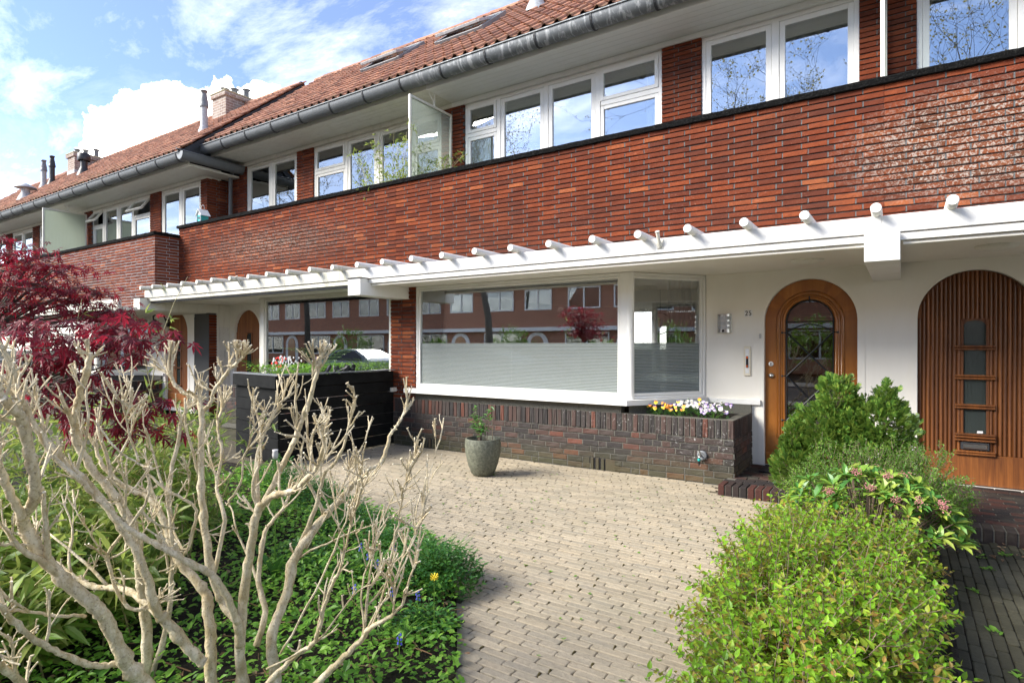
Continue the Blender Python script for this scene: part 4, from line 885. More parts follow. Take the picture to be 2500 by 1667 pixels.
# ------------------------------------------------------------------ balcony screens
def screen(x, y0, y1, z0, z1, glass, label, brace=True, zs=5.84):
    t = thing('balcony_screen', (x, (y0 + y1) / 2, z0), label, 'screen', 'glass screens between balconies'); f = MB()
    for y in (y0, y1): f.box(x - 0.02, x + 0.02, y - 0.02, y + 0.02, z0, z1, 0.003)
    for z in (z0 + 0.02, z1 - 0.02): f.box(x - 0.0195, x + 0.0195, y0 + 0.02, y1 - 0.02, z - 0.02, z + 0.02, 0.003)
    f.build('frame', MAT['oldwhite'], t); MB().box(x - 0.004, x + 0.004, y0 + 0.02, y1 - 0.02, z0 + 0.04, z1 - 0.04).build('pane', MAT[glass], t)
    if brace: ym = y0 + (y1 - y0) * 0.58; b = MB(); b.tube([(x, ym, z1), (x, ym, zs + 0.005)], 0.014, 8); b.tube([(x, ym, z1 + 0.03), (x, ym - 0.16, zs)], 0.009, 8); b.build('brace', MAT['oldwhite'], t)
screen(XP - W, 7.07, 8.10, 4.0, 5.625, 'screen', 'reeded glass screen on the balcony between number 25 and the mossy house', zs=5.84)
screen(XP - 0.02, 7.10, 8.10, 4.0, 5.82, 'screen', 'screen seen edge on before the brick pier at the upper right', False)
screen(-13.62 - 6.35, 6.57, 7.60, 3.9, 5.40, 'fscreen', 'milky glass screen on the balcony above the red maple', zs=5.64)
# ------------------------------------------------------------------ roof windows, chimneys, flues
def on_roof(rx, s, y0=7.25, z0=6.065): return Matrix.Translation((rx, y0 + s * math.cos(R(PITCH)), z0 + s * math.sin(R(PITCH)))) @ Matrix.Rotation(R(PITCH), 4, 'X')
PITCH = math.degrees(math.atan2(8.66 - 6.065, 10.4 - 7.25))
for xa, xb, h_ in ((-7.58, -6.42, roofL), (-9.66, -8.52, roofL)):
    M = on_roof((xa + xb) / 2, 2.02); wd = (xb - xa) / 2; mb = MB()
    mb.box(-wd, -wd + 0.07, 0, 1.0, 0.0, 0.11, 0.006); mb.box(wd - 0.07, wd, 0, 1.0, 0.0, 0.11, 0.006); mb.box(-wd + 0.07, wd - 0.07, 0, 0.08, 0.0, 0.10, 0.006); mb.box(-wd + 0.07, wd - 0.07, 0.92, 1.0, 0.0, 0.12, 0.006)
    rw = mb.build('roof_window', MAT['grey'], h_, M=M)
    S = M @ Matrix.Translation((0, 0.5, 0.10)) @ Matrix.Rotation(R(-9), 4, 'X') @ Matrix.Translation((0, -0.5, 0)); mb = MB(); frame_rect(mb, -wd + 0.05, wd - 0.05, 0, 0.05, 0.06, 0.94, 0.05)
    mb = MB(); mb.box(-wd + 0.05, -wd + 0.11, 0.04, 0.96, 0, 0.05, 0.004); mb.box(wd - 0.11, wd - 0.05, 0.04, 0.96, 0, 0.05, 0.004); mb.box(-wd + 0.11, wd - 0.11, 0.04, 0.1, 0, 0.05, 0.004); mb.box(-wd + 0.11, wd - 0.11, 0.9, 0.96, 0, 0.05, 0.004); mb.build('sash', MAT['greylead'], rw, M=S)
    mb = MB(); mb.box(-wd + 0.11, wd - 0.11, 0.1, 0.9, 0.02, 0.03); mb.build('pane', MAT['glass'], rw, M=S)
def m_chim():
    t = NT('chimney_brick'); p = t.n('SeparateXYZ', {0: t.pos()}); v = t.n('CombineXYZ', {0: t.math('ADD', p.outputs[0], p.outputs[1]), 1: p.outputs[2]}).outputs[0]
    b = t.n('TexBrick', {'Vector': v, 'Color1': (0.24, 0.16, 0.125, 1), 'Color2': (0.17, 0.12, 0.10, 1), 'Mortar': (0.42, 0.40, 0.36, 1), 'Scale': 1.0, 'Brick Width': 0.22, 'Row Height': 0.0735, 'Mortar Size': 0.007})
    col = t.mix(t.ramp(t.noise(6, 6, 0.7), [(0.45, 0.0), (0.7, 0.7)]), b.outputs['Color'], (0.40, 0.37, 0.32)); return t.pbr(col, 0.9, bump=t.bump(b.outputs['Fac'], -0.5, 0.01))
MAT['chim'] = m_chim()
def chimney(rf, u0, u1, vt, y, depth, zb, name):
    a = at_y(u0, vt, y); b = at_y(u1, vt, y); zt = b.z; mb = MB(); mb.box(a.x, b.x, y, y + depth, zb, zt - 0.16); c = mb.build('chimney', MAT['chim'], rf)
    MB().box(a.x - 0.05, b.x + 0.05, y - 0.05, y + depth + 0.05, zt - 0.16, zt - 0.06, 0.01).build('chimney_band', MAT['chim'], c); MB().box(a.x - 0.06, b.x + 0.06, y - 0.06, y + depth + 0.06, zt - 0.06, zt, 0.015).build('chimney_cap', MAT['concrete'], c)
    MB().box(a.x - 0.012, b.x + 0.012, y - 0.012, y + depth * 0.6, zb, zb + 0.9 if False else 7.75, 0.003).build('lead_apron', MAT['greylead'], c)
    for k, (fx, fy) in enumerate(((0.3, 0.25), (0.6, 0.45), (0.65, 0.8))):
        m = MB(); r_ = 0.075; m.lathe([(r_, -0.05), (r_, 0.16 + 0.1 * (k == 2)), (r_ + 0.03, 0.19 + 0.1 * (k == 2)), (r_ + 0.05, 0.2 + 0.1 * (k == 2)), (0, 0.24 + 0.1 * (k == 2))], (a.x + (b.x - a.x) * fx, y + depth * fy, zt), 14); m.build('chimney_pot', MAT['grey'], c, smooth=True)
    return c
chimney(roofA, 519, 551, 218, 9.25, 0.95, 7.3, 'a'); chimney(roofB, 165, 182, 370, 8.9, 0.95, 7.0, 'b')
def flue(rf, base, h_, r_, mat, cap='cone'):
    t = MB(); x, y, z = base; t.lathe([(r_ * 2.1, -0.12), (r_ * 1.7, 0.0), (r_ * 1.05, 0.16), (r_, 0.2), (r_, h_ * 0.62)], (x, y, z), 14); f = t.build('flue', MAT['greylead'] if mat != 'black' else MAT['black'], rf, smooth=True)
    t = MB(); hh = h_ * 0.62
    if cap == 'cone': t.lathe([(r_ * 1.25, hh - 0.02), (r_ * 1.3, hh + 0.04), (r_ * 1.15, hh + 0.06), (r_ * 1.15, hh + 0.12), (r_ * 0.8, h_ * 0.9), (r_ * 0.8, h_ * 0.97), (r_ * 1.0, h_ * 0.97), (r_, h_), (0, h_)], (x, y, z), 14)
    elif cap == 'mush': t.lathe([(r_ * 2.6, hh * 1.05), (r_ * 2.5, hh * 1.15), (0, h_)], (x, y, z), 18)
    else: t.lathe([(r_ * 1.7, hh), (r_ * 1.8, hh + 0.03), (r_ * 1.8, h_ * 0.97), (r_ * 1.6, h_), (0, h_)], (x, y, z), 16)
    t.build('flue_cap', MAT[{'mush': 'greylead', 'black': 'black'}.get(mat, mat)], f, smooth=True)
flue(roofA, (-14.55, 8.1, 6.87), 1.05, 0.085, 'grey'); flue(roof25, (-5.54, 9.21, 7.68), 0.9, 0.11, 'grey'); flue(roofB, (-21.96, 8.3, 7.1), 0.62, 0.10, 'black', 'drum'); flue(roofB, (-24.75, 7.65, 6.55), 0.5, 0.12, 'mush', 'mush')
flue(roofB, (-26.1, 8.6, 7.3), 1.0, 0.085, 'grey'); flue(roofB, (-25.65, 8.7, 7.4), 1.0, 0.085, 'black', 'cone')
# end of the forward row: side gutter, verge board, down pipe
mb = MB(); n = 12; A = [math.pi + math.pi * i / n for i in range(n + 1)]; r_ = 0.128; xc = -13.0; zt = 5.75
vs = [(xc + r_ * math.cos(a), y, zt + 1.3 * r_ * math.sin(a)) for y in (6.70, 8.14) for a in A]; mb.add(vs, [(i, i + 1, n + 2 + i, n + 1 + i) for i in range(n)] + [tuple(range(n + 1)), tuple(range(n + 1, 2 * n + 2))])
mb.tube([(xc + r_ + 0.004, 6.56, zt), (xc + r_ + 0.004, 8.14, zt)], 0.014, 8); smooth_by_angle(mb.build('side_gutter', MAT['zinc'], hA), 50)
mb = MB(); mb.tube([(-13.18, 8.02, 5.68), (-13.30, 8.04, 5.55), (-13.30, 8.04, 3.0)], 0.045, 12); mb.build('down_pipe', MAT['zinc'], hA, smooth=True)
MB().box(-13.60, -13.125, 6.99, 8.4, 5.53, 5.565, 0.003).build('verge_soffit', MAT['oldwhite'], hA)
vb = MB(); th = math.atan2(2.595, 3.15)
vb.prism([(6.78, 5.66), (9.9, 5.66 + 3.12 * math.tan(th)), (9.9, 5.815 + 3.12 * math.tan(th)), (6.78, 5.815)], 'x', -13.11, -13.085); vb.build('verge_board', MAT['lead'], hA)
items = []
for i in range(13):
    s = 0.06 + i * 0.30; items.append((rnd.randrange(4), Matrix.Translation((-13.16, 6.75 + s * math.cos(th), 5.82 + s * math.sin(th))) @ Matrix.Rotation(th, 4, 'X')))
scatter('verge_tile', TV, items, MAT['tile'], roofA, 20, size=0.3)
mb = MB(); mb.box(-13.61, -13.127, 8.169, 8.4, 3.0, 5.56); it = []; brick_face(it, mb, (-13.61, 8.15, 0), 0.0, 0.48, 4.02, 5.54, depth=0.019); cw = mb.build('corner_pier', [MAT['mortar'], MAT['perp']], hL); scatter('brick', RV, it, MAT['brick'], cw, 60, size=0.2)
# closing walls between the two rows at ground level
mb = MB(); mb.box(-13.6, -13.019, 7.35, 7.52, 0, 2.3); it = []; brick_face(it, mb, (-13.0, 7.36, 0), R(90), 0.2, 0.0, 2.28, depth=0.019); cw = mb.build('side_wall', [MAT['mortar'], MAT['perp']], hA); scatter('brick', RV, it, MAT['brick'], cw, 60, size=0.2)
dm = MB(); dm.box(-13.05, -12.995, 7.53, 7.86, 0.05, 2.35, 0.004); cd = dm.build('side_door', MAT['oldwhite'], hL); MB().box(-12.996, -12.985, 7.57, 7.82, 0.1, 1.98, 0.004).build('door_panel', MAT['peel'], cd)
# lantern by the far arched door
t = thing('wall_lantern', (-14.75, 7.35, 1.85), 'black scrolled wall lantern beside the far arched door', 'lamp')
MB().box(-14.80, -14.70, 7.30, 7.349, 2.02, 2.20, 0.01).build('back_plate', MAT['black'], t)
mb = MB(); mb.tube([(-14.75, 7.31, 2.1), (-14.75, 7.22, 2.3), (-14.75, 7.08, 2.33), (-14.75, 6.99, 2.25), (-14.75, 7.0, 2.15), (-14.75, 7.06, 2.16)], 0.018, 8); mb.build('scroll_arm', MAT['black'], t)
mb = MB(); mb.lathe([(0.02, 2.18), (0.13, 2.09), (0.13, 2.06), (0.0, 2.06)], (-14.75, 7.03, 0), 10); mb.build('hood', MAT['black'], t)
mb = MB()
for k in range(6): a = k * math.pi / 3; mb.tube([(-14.75 + 0.11 * math.cos(a), 7.03 + 0.11 * math.sin(a), 2.06), (-14.75 + 0.09 * math.cos(a), 7.03 + 0.09 * math.sin(a), 1.9), (-14.75 + 0.05 * math.cos(a), 7.03 + 0.05 * math.sin(a), 1.82)], 0.008, 6)
mb.lathe([(0.06, 1.82), (0.0, 1.79)], (-14.75, 7.03, 0), 10); mb.build('cage', MAT['black'], t)
# bird house on the coping
p = at_y(495, 535, 6.86); bx, bz = p.x, 4.172
t = thing('bird_house', (bx, 6.86, bz), 'small teal bird house with white roof on the black coping', 'bird house')
MB().box(bx - 0.085, bx + 0.085, 6.78, 6.94, bz, bz + 0.15, 0.004).build('body', MAT['teal'], t)
mb = MB(); mb.prism([(bx - 0.085, bz + 0.151), (bx + 0.085, bz + 0.151), (bx, bz + 0.25)], 'y', 6.785, 6.935); mb.build('gable', MAT['enamel'], t)
for s in (-1, 1): mb = MB(); mb.prism([(bx, bz + 0.275), (bx + s * 0.115, bz + 0.14), (bx + s * 0.115, bz + 0.125), (bx, bz + 0.26)], 'y', 6.755, 6.965); mb.build('roof', MAT['enamel'], t)
for s in (-1, 1): mb = MB(); mb.tube([(bx + s * 0.07, 6.772, bz), (bx + s * 0.07, 6.772, bz + 0.15)], 0.009, 6); mb.build('post', MAT['enamel'], t)
mb = MB(); mb.lathe([(0.0, -0.004), (0.03, -0.003), (0.03, 0.002)], (bx, 6.779, bz + 0.085), 14, 'y'); mb.build('entrance_hole', MAT['ink'], t)
mb = MB(); mb.tube([(bx + 0.06 * math.cos(a), 6.86, bz + 0.31 + 0.06 * math.sin(a)) for a in [2 * math.pi * i / 16 for i in range(16)]], 0.004, 6, closed=True); mb.build('hanging_ring', MAT['steel'], t)
# ------------------------------------------------------------------ terrace of beige clinkers, steps, path, bed
_bx = [-9.5, -6.8, -5.1, -3.6, -2.9, -2.35, -2.1, -1.9, -1.6, -1.35, -1.2]; _by = [4.8, 4.5, 4.1, 3.75, 3.4, 2.95, 2.65, 2.4, 2.0, 1.0, -1.0]
def y_bed(x): return float(np.interp(x, _bx, _by))
def paver_variants(l, w, h, n=6, seed=11):
    g = np.random.default_rng(seed); out = []
    for k in range(n):
        x, y = l / 2, w / 2; c = 0.008; o = [(-x + c, -y), (x - c, -y), (x, -y + c), (x, y - c), (x - c, y), (-x + c, y), (-x, y - c), (-x, -y + c)]
        o = [np.array(p) + g.normal(0, 0.0009, 2) for p in o]
        V = [(p[0], p[1], -h) for p in o] + [(p[0], p[1], -0.003) for p in o] + [(p[0] * (1 - 0.010 / l), p[1] * (1 - 0.012 / w), g.normal(0, 0.0005)) for p in o]
        F = [(i, (i + 1) % 8, 8 + (i + 1) % 8, 8 + i) for i in range(8)] + [(8 + i, 8 + (i + 1) % 8, 16 + (i + 1) % 8, 16 + i) for i in range(8)] + [tuple(range(16, 24))]
        out.append((np.array(V), F))
    return out
PV = paver_variants(0.2, 0.0522, 0.05)
tb = MB(); tb.add([(-9.4, -1.2, -0.014), (-0.42, -1.2, -0.014), (-0.42, 6.9, -0.014), (-9.4, 6.9, -0.014)], [(0, 1, 2, 3)]); terrace = structure(tb, 'terrace', MAT['joint'])
items = []; moss_spots = []
y = 6.86 - 0.0265; r_ = 0
while y > -0.2:
    x = -0.45 - (0.0, 0.105, 0.05, 0.15)[r_ % 4] + rnd.uniform(-0.015, 0.015)
    while x > -6.78:
        xc = x - 0.1
        if y > y_bed(xc) - 0.06 and not (xc > -1.70 and y > 6.43):
            sag = 0.004 * math.sin(xc * 2.1 + y) + 0.003 * math.sin(y * 3.3 - xc)
            items.append((rnd.randrange(6), TRS((xc, y, sag + rnd.uniform(-0.0016, 0.0016)), (rnd.uniform(-0.006, 0.006), rnd.uniform(-0.004, 0.004), rnd.uniform(-0.007, 0.007)))))
            if rnd.random() < 0.13: moss_spots.append((xc - 0.1045, y, sag))
        x -= 0.2 + rnd.uniform(0.0025, 0.007)
    y -= 0.0548; r_ += 1
scatter('paver', PV, items, MAT['pave'], terrace, 300, 'pavers_far', size=0.2)
# moss in the joints between the ends
mv = [(np.array([(0.011 * math.cos(a) * q, 0.021 * math.sin(a) * q, z) for q, z in ((1, -0.012), (0.55, 0.001)) for a in [2 * math.pi * i / 8 for i in range(8)]]), [(i, (i + 1) % 8, 8 + (i + 1) % 8, 8 + i) for i in range(8)] + [tuple(range(8, 16))])]
mo = scatter('moss', mv, [(0, TRS((p[0], p[1], p[2] + 0.0035), (0, 0, rnd.uniform(-0.2, 0.2)), (rnd.uniform(0.4, 0.95), rnd.uniform(0.7, 1.2), 1))) for p in moss_spots], MAT['moss'], None, 0, 'joint_moss'); tag(mo, 'brown green moss in the joints of the beige terrace', 'moss')
# dark mossy path of the right-hand house
pb = MB(); pb.add([(0.22, -1.2, -0.012), (3.2, -1.2, -0.012), (3.2, 6.9, -0.012), (0.22, 6.9, -0.012)], [(0, 1, 2, 3)]); path = structure(pb, 'path', MAT['soil'])
items = []; x = 0.26; k = 0
while x < 1.9:
    y = 2.3 + (0, 0.1)[k % 2]
    while y < 6.1:
        items.append((rnd.randrange(6), TRS((x, y, rnd.uniform(-0.004, 0.002)), (rnd.uniform(-0.015, 0.015), rnd.uniform(-0.02, 0.02), R(90) + rnd.uniform(-0.015, 0.015))))); y += 0.207
    x += 0.058; k += 1
scatter('paver', PV, items, MAT['dpave'], path, 300, 'pavers_far', size=0.2)
# strip of soil under the hedge, and the planted bed
def bed(name, fn, x0, x1, y0, y1, n=60, amp=0.03, zb=0.0):
    g = np.random.default_rng(3); xs = np.linspace(x0, x1, n); ys = np.linspace(y0, y1, n); V = []; ok = {}
    for j, yy in enumerate(ys):
        for i, xx in enumerate(xs): V.append((xx, min(yy, fn(xx)), zb + amp * (0.5 + 0.5 * math.sin(xx * 5.1 + 1.3 * math.sin(yy * 4))) * (0.5 + 0.5 * math.sin(yy * 6.3)) + g.normal(0, 0.006)))
    mb = MB(); mb.add(V, [(j * n + i, j * n + i + 1, (j + 1) * n + i + 1, (j + 1) * n + i) for j in range(n - 1) for i in range(n - 1)]); return structure(mb, name, MAT['soil'])
bed('garden_bed', lambda x: y_bed(x) - 0.03, -9.4, -1.22, -1.0, 4.8, 70); bed('hedge_bed', lambda x: 9, -0.43, 0.24, -1.0, 6.42, 40, 0.02, 0.004)
# brick steps before the doors
def step(name, label, x0, x1, y0, y1, zt):
    t = thing(name, ((x0 + x1) / 2, y0, 0), label, 'step', 'brick door steps')
    MB().box(x0 + 0.012, x1 - 0.012, y0 + 0.012, y1, -0.1, zt - 0.008).build('step_core', MAT['dmortar'], t)
    hv = [bevel_box(0.064, 0.205, zt + 0.03, 0.006) for _ in range(1)]; items = []; n = int((x1 - x0) / 0.0735); L = (x1 - x0) / n
    for i in range(n): items.append((0, TRS((x0 + (i + 0.5) * L, y0 + 0.104 + rnd.uniform(-0.004, 0.004), zt / 2 - 0.012 + rnd.uniform(-0.003, 0.003)), (0, rnd.uniform(-0.01, 0.01), 0))))
    scatter('step_brick', hv, items, MAT['dkbrick'], t, 300, size=0.15)
    fv = [bevel_box(0.205, 0.095, 0.06, 0.005)]; items = []; y = y0 + 0.212 + 0.05; k = 0
    while y < y1 - 0.03:
        x = x0 + (0, 0.105)[k % 2] + 0.1
        while x < x1 - 0.05: items.append((0, TRS((x, y, zt - 0.03 + rnd.uniform(-0.002, 0.002)), (0, 0, rnd.uniform(-0.01, 0.01))))); x += 0.213
        y += 0.103; k += 1
    scatter('step_brick', fv, items, MAT['dkbrick'], t, 300, size=0.15); return t
step('brick_step', 'low brick step before the oak door with black mat', -1.64, -0.30, 6.45, 7.86, 0.10); step('brick_step', 'dark brick step before the ribbed door at the right edge', 0.16, 2.2, 6.08, 7.86, 0.10)
# pavement and road behind the camera, as the windows mirror them
structure(MB().box(-90, 40, -2.6, -1.0, -0.11, -0.02), 'pavement', MAT['slab']); structure(MB().box(-90, 40, -9.4, -2.6, -0.115, -0.09), 'road', MAT['asphalt']); structure(MB().box(-90, 40, -12.0, -9.4, -0.11, -0.02), 'pavement', MAT['slab'])
# ------------------------------------------------------------------ across the street (seen only as reflections)
def m_oppbrick():
    t = NT('street_brick'); p = t.n('SeparateXYZ', {0: t.pos()}); v = t.n('CombineXYZ', {0: p.outputs[0], 1: p.outputs[2]}).outputs[0]
    b = t.n('TexBrick', {'Vector': v, 'Color1': (0.46, 0.20, 0.11, 1), 'Color2': (0.36, 0.14, 0.08, 1), 'Mortar': (0.22, 0.18, 0.14, 1), 'Scale': 1.0, 'Brick Width': 0.23, 'Row Height': 0.0735, 'Mortar Size': 0.008}); return t.pbr(b.outputs['Color'], 0.9)
MAT['obrick'] = m_oppbrick(); MAT['roofred'] = m_simple('street_roof', (0.42, 0.15, 0.07), 0.85, nscale=4, var=0.3)
def opp_house():
    h = thing('street_house', (-9.0, -20, 0), 'brick house with white windows across the street, mirrored in the panes', 'house', 'mirrored houses across the street'); x0 = -12.25; x1 = x0 + 6.49; Y = -20.0
    def P(name, mb, m): return mb.build(name, MAT[m], h)
    P('wall', MB().box(x0, x1, Y - 8, Y, 0, 5.7), 'obrick'); mb = MB(); mb.prism([(Y + 0.7, 5.72), (Y - 4, 9.4), (Y - 8.7, 5.72)], 'x', x0, x1); P('roof', mb, 'roofred'); P('eave', MB().box(x0, x1, Y - 0.05, Y + 0.75, 5.5, 5.72), 'white'); P('canopy', MB().box(x0, x1, Y, Y + 0.5, 2.5, 2.75), 'white')
    for a, b, c, d in ((x0 + 0.7, x0 + 3.0, 3.9, 5.3), (x0 + 3.9, x0 + 6.0, 3.9, 5.3), (x0 + 0.5, x0 + 3.6, 0.8, 2.4)):
        f = MB(); frame_rect(f, a, b, c, d, Y + 0.01, Y + 0.06, 0.09); m_ = (a + b) / 2; f.box(m_ - 0.05, m_ + 0.05, Y + 0.01, Y + 0.058, c + 0.08, d - 0.08); w = P('window', f, 'white'); MB().box(a + 0.08, b - 0.08, Y + 0.005, Y + 0.02, c + 0.08, d - 0.08).build('pane', MAT['dglass'], w); MB().box(a + 0.08, b - 0.08, Y + 0.001, Y + 0.004, c + 0.08, d - 0.08).build('window_backing', MAT['roomdark'] if c < 2 else MAT['net'], w)  # upstairs white blinds, below a near-black sheet with room dimness in its colour
    mb = MB(); arch_panel(mb, x0 + 4.9, 0.85, 1.6, 0, Y + 0.01, Y + 0.08); P('door_surround', mb, 'white'); mb = MB(); arch_panel(mb, x0 + 4.9, 0.5, 1.7, 0, Y + 0.08, Y + 0.11); P('door', mb, 'door'); return h
def copy_tree(o, parent, dM, label=None):
    c = o.copy(); COL.objects.link(c); WM[c] = dM @ WM[o]
    if parent is None: c.matrix_world = WM[c]
    else: c.parent = parent; c.matrix_local = WM[parent].inverted() @ WM[c]
    for ch in [q for q in WM if q.parent == o]: copy_tree(ch, c, dM)
    return c
oh = opp_house()
for k in (-4, -3, -2, -1, 1, 2, 3, 4, 5, 6, 7): copy_tree(oh, None, Matrix.Translation((-6.49 * k, 0, 0)))
def car(x, y, paint, label):
    t = thing('parked_car', (x, y, -0.09), label, 'car', 'parked cars mirrored in the windows'); z = -0.09
    prof = [(-2.0, .28), (-2.05, .62), (-1.95, .86), (-1.6, .95), (-0.95, 1.02), (-0.3, 1.42), (0.3, 1.50), (1.0, 1.46), (1.6, 1.22), (1.95, 0.98), (2.02, 0.6), (1.98, .28)]
    prof2 = [(-0.85, 1.02), (-0.28, 1.37), (0.3, 1.44), (0.95, 1.40), (1.5, 1.12), (1.5, 1.0)]
    mb = MB(); n = len(prof)
    for s, f in ((-0.84, 0), (-0.86, 1), (0.86, 1), (0.84, 0)): pass
    ys = [(-0.86, 1.0), (0.86, 1.0)]; vs = []
    for sgn in (-1, 1):
        for px, pz in prof: tap = 0.86 if pz < 1.0 else 0.86 - (pz - 1.0) * 0.45; vs.append((x + px, y + sgn * tap, z + pz))
    mb.add(vs, [(i, (i + 1) % n, n + (i + 1) % n, n + i) for i in range(n)] + [tuple(range(n - 1, -1, -1)), tuple(range(n, 2 * n))]); smooth_by_angle(mb.build('body', paint, t), 35)
    for sgn in (-1, 1):
        mb = MB(); mb.add([(x + px, y + sgn * ((0.86 if pz < 1.0 else 0.86 - (pz - 1.0) * 0.45) + 0.006), z + pz) for px, pz in prof2], [tuple(range(6))]); mb.build('side_window', MAT['ink'], t)
        for wx in (-1.3, 1.25):
            mb = MB(); mb.lathe([(0.0, -0.1), (0.2, -0.1), (0.31, -0.09), (0.31, 0.09), (0.2, 0.1), (0, 0.1)], (x + wx, y + sgn * 0.78, z + 0.31), 20, 'y'); mb.build('wheel', MAT['rubber'], t)
    return t
car(-20.5, -4.2, m_simple('pale_blue_paint', (0.35, 0.48, 0.58), 0.25, coat=0.8, var=0.03, bump=0), 'pale blue hatchback mirrored in the window behind the black planter'); car(-13.4, -4.3, m_simple('silver_paint', (0.55, 0.56, 0.56), 0.25, coat=0.8, var=0.03, bump=0), 'silver hatchback mirrored low in the big window'); car(-17.0, -7.9, m_simple('dark_grey_paint', (0.05, 0.055, 0.06), 0.25, coat=0.8, var=0.03, bump=0), 'dark car mirrored in the big window behind the silver one')
def street_tree(x, y, hgt, seed, label):
    g = random.Random(seed); t = thing('street_tree', (x, y, -0.1), label, 'tree', 'street trees mirrored in the windows'); mb = MB(); tips = []
    def grow(p, d, L, r0, lev):
        n = 5; P = [p]; rr = [r0]
        for i in range(n):
            d = (d + Vector((g.uniform(-1, 1), g.uniform(-1, 1), g.uniform(-0.3, 0.7))) * (0.12 + 0.07 * lev)).normalized(); p = p + d * (L / n); P.append(p); rr.append(r0 * (1 - 0.55 * (i + 1) / n))
        mb.tube(P, rr, (10, 7, 5, 4, 3, 3)[lev], cap=False)
        if lev >= 3: tips.extend(P[2:])
        if lev < 5:
            for k in range((5, 4, 4, 3, 3)[lev]):
                i = g.randint(2, n) if lev else g.randint(3, n); a = g.uniform(0, 6.283); o = d.orthogonal().normalized(); o2 = d.cross(o); nd = (d * g.uniform(0.35, 0.8) + (o * math.cos(a) + o2 * math.sin(a)) * g.uniform(0.5, 0.9) + Vector((0, 0, 0.15))).normalized()
                grow(P[i], nd, L * g.uniform(0.5, 0.72), max(0.006, rr[i] * g.uniform(0.5, 0.7)), lev + 1)
    grow(Vector((x, y, -0.1)), Vector((0, 0, 1)), hgt * 0.40, 0.2, 0); mb.build('trunk', MAT['treebark'], t)
    lv = [(np.array([(0, 0, 0), (-0.5, 0.6, 0.1), (0, 1, 0), (0.5, 0.6, 0.1)]), [(0, 3, 2, 1)])]
    pts = [p for p in tips if g.random() < 0.8]; scatter('leaf', lv, [(0, TRS(p + Vector((g.uniform(-.1, .1), g.uniform(-.1, .1), g.uniform(-.1, .1))), (g.uniform(-1, 1), g.uniform(-1, 1), g.uniform(0, 6.28)), g.uniform(0.05, 0.10))) for p in pts], MAT['l_street'], t, 0, 'crown')
MAT['l_street'] = m_leaf('street_tree_leaf', [(0.14, 0.15, 0.03), (0.22, 0.22, 0.05), (0.28, 0.24, 0.08)])
street_tree(-16.0, -8.6, 19, 3, 'bare branched street tree mirrored beside the maple'); street_tree(-29.0, -8.4, 19, 5, 'street tree mirrored in the window behind the black planter'); street_tree(-5.5, -9.2, 20, 9, 'street tree mirrored in the upper right windows')

street_tree(4.5, -9.0, 19, 12, 'street tree mirrored in the rightmost upper window')
street_tree(15.0, -0.5, 15, 14, 'street tree farther along, mirrored in the slanted window'); street_tree(24.0, 1.5, 15, 15, 'distant street tree mirrored in the slanted window')
# ------------------------------------------------------------------ plants
MAT.update(
    l_maple=m_leaf('maple_leaf', [(0.06, 0.006, 0.011), (0.11, 0.008, 0.016), (0.19, 0.011, 0.023), (0.34, 0.018, 0.038)], 0.5), l_bamboo=m_leaf('bamboo_leaf', [(0.075, 0.15, 0.02), (0.14, 0.25, 0.03), (0.24, 0.36, 0.055), (0.38, 0.42, 0.11)], 0.4), l_spirea=m_leaf('spirea_leaf', [(0.08, 0.23, 0.012), (0.14, 0.34, 0.015), (0.20, 0.44, 0.02), (0.25, 0.49, 0.025), (0.34, 0.48, 0.04), (0.36, 0.19, 0.05)], 0.4),
    l_thuja=m_leaf('thuja_spray', [(0.035, 0.10, 0.018), (0.075, 0.17, 0.025), (0.14, 0.26, 0.035), (0.28, 0.36, 0.06)], 0.25), l_skim=m_leaf('skimmia_leaf', [(0.05, 0.16, 0.03), (0.09, 0.24, 0.04), (0.22, 0.36, 0.05), (0.36, 0.42, 0.07)], 0.2, 0.3), l_box=m_leaf('small_bush_leaf', [(0.06, 0.16, 0.02), (0.12, 0.26, 0.03), (0.22, 0.38, 0.04)], 0.3),
    l_cover=m_leaf('ground_cover_leaf', [(0.07, 0.20, 0.02), (0.13, 0.31, 0.03), (0.20, 0.41, 0.045), (0.29, 0.50, 0.07)], 0.4), l_dark=m_leaf('periwinkle_leaf', [(0.025, 0.10, 0.02), (0.05, 0.17, 0.03), (0.12, 0.29, 0.05)], 0.25, 0.35), l_grass=m_leaf('grass_blade', [(0.08, 0.20, 0.03), (0.16, 0.30, 0.05)], 0.35), l_dead=m_leaf('dead_leaf', [(0.16, 0.085, 0.04), (0.28, 0.17, 0.09), (0.38, 0.27, 0.16)], 0.15), l_fern=m_leaf('fern_frond', [(0.13, 0.25, 0.04), (0.22, 0.34, 0.07)], 0.4), l_rhodo=m_leaf('pot_shrub_leaf', [(0.05, 0.15, 0.03), (0.09, 0.23, 0.05), (0.15, 0.3, 0.07)], 0.2, 0.35),
    p_white=m_simple('petal_white', (0.50, 0.49, 0.48), 0.6, var=0.05), p_lilac=m_simple('petal_lilac', (0.32, 0.25, 0.45), 0.6, var=0.08), p_purple=m_simple('petal_purple', (0.07, 0.02, 0.16), 0.6), p_yellow=m_simple('petal_yellow', (0.82, 0.64, 0.03), 0.6, var=0.08), p_orange=m_simple('petal_orange', (0.80, 0.24, 0.02), 0.6, var=0.1), p_blue=m_simple('petal_blue', (0.09, 0.10, 0.52), 0.6), p_red=m_simple('petal_red', (0.70, 0.03, 0.02), 0.6), p_pink=m_simple('bud_pink', (0.42, 0.17, 0.16), 0.7, var=0.3))
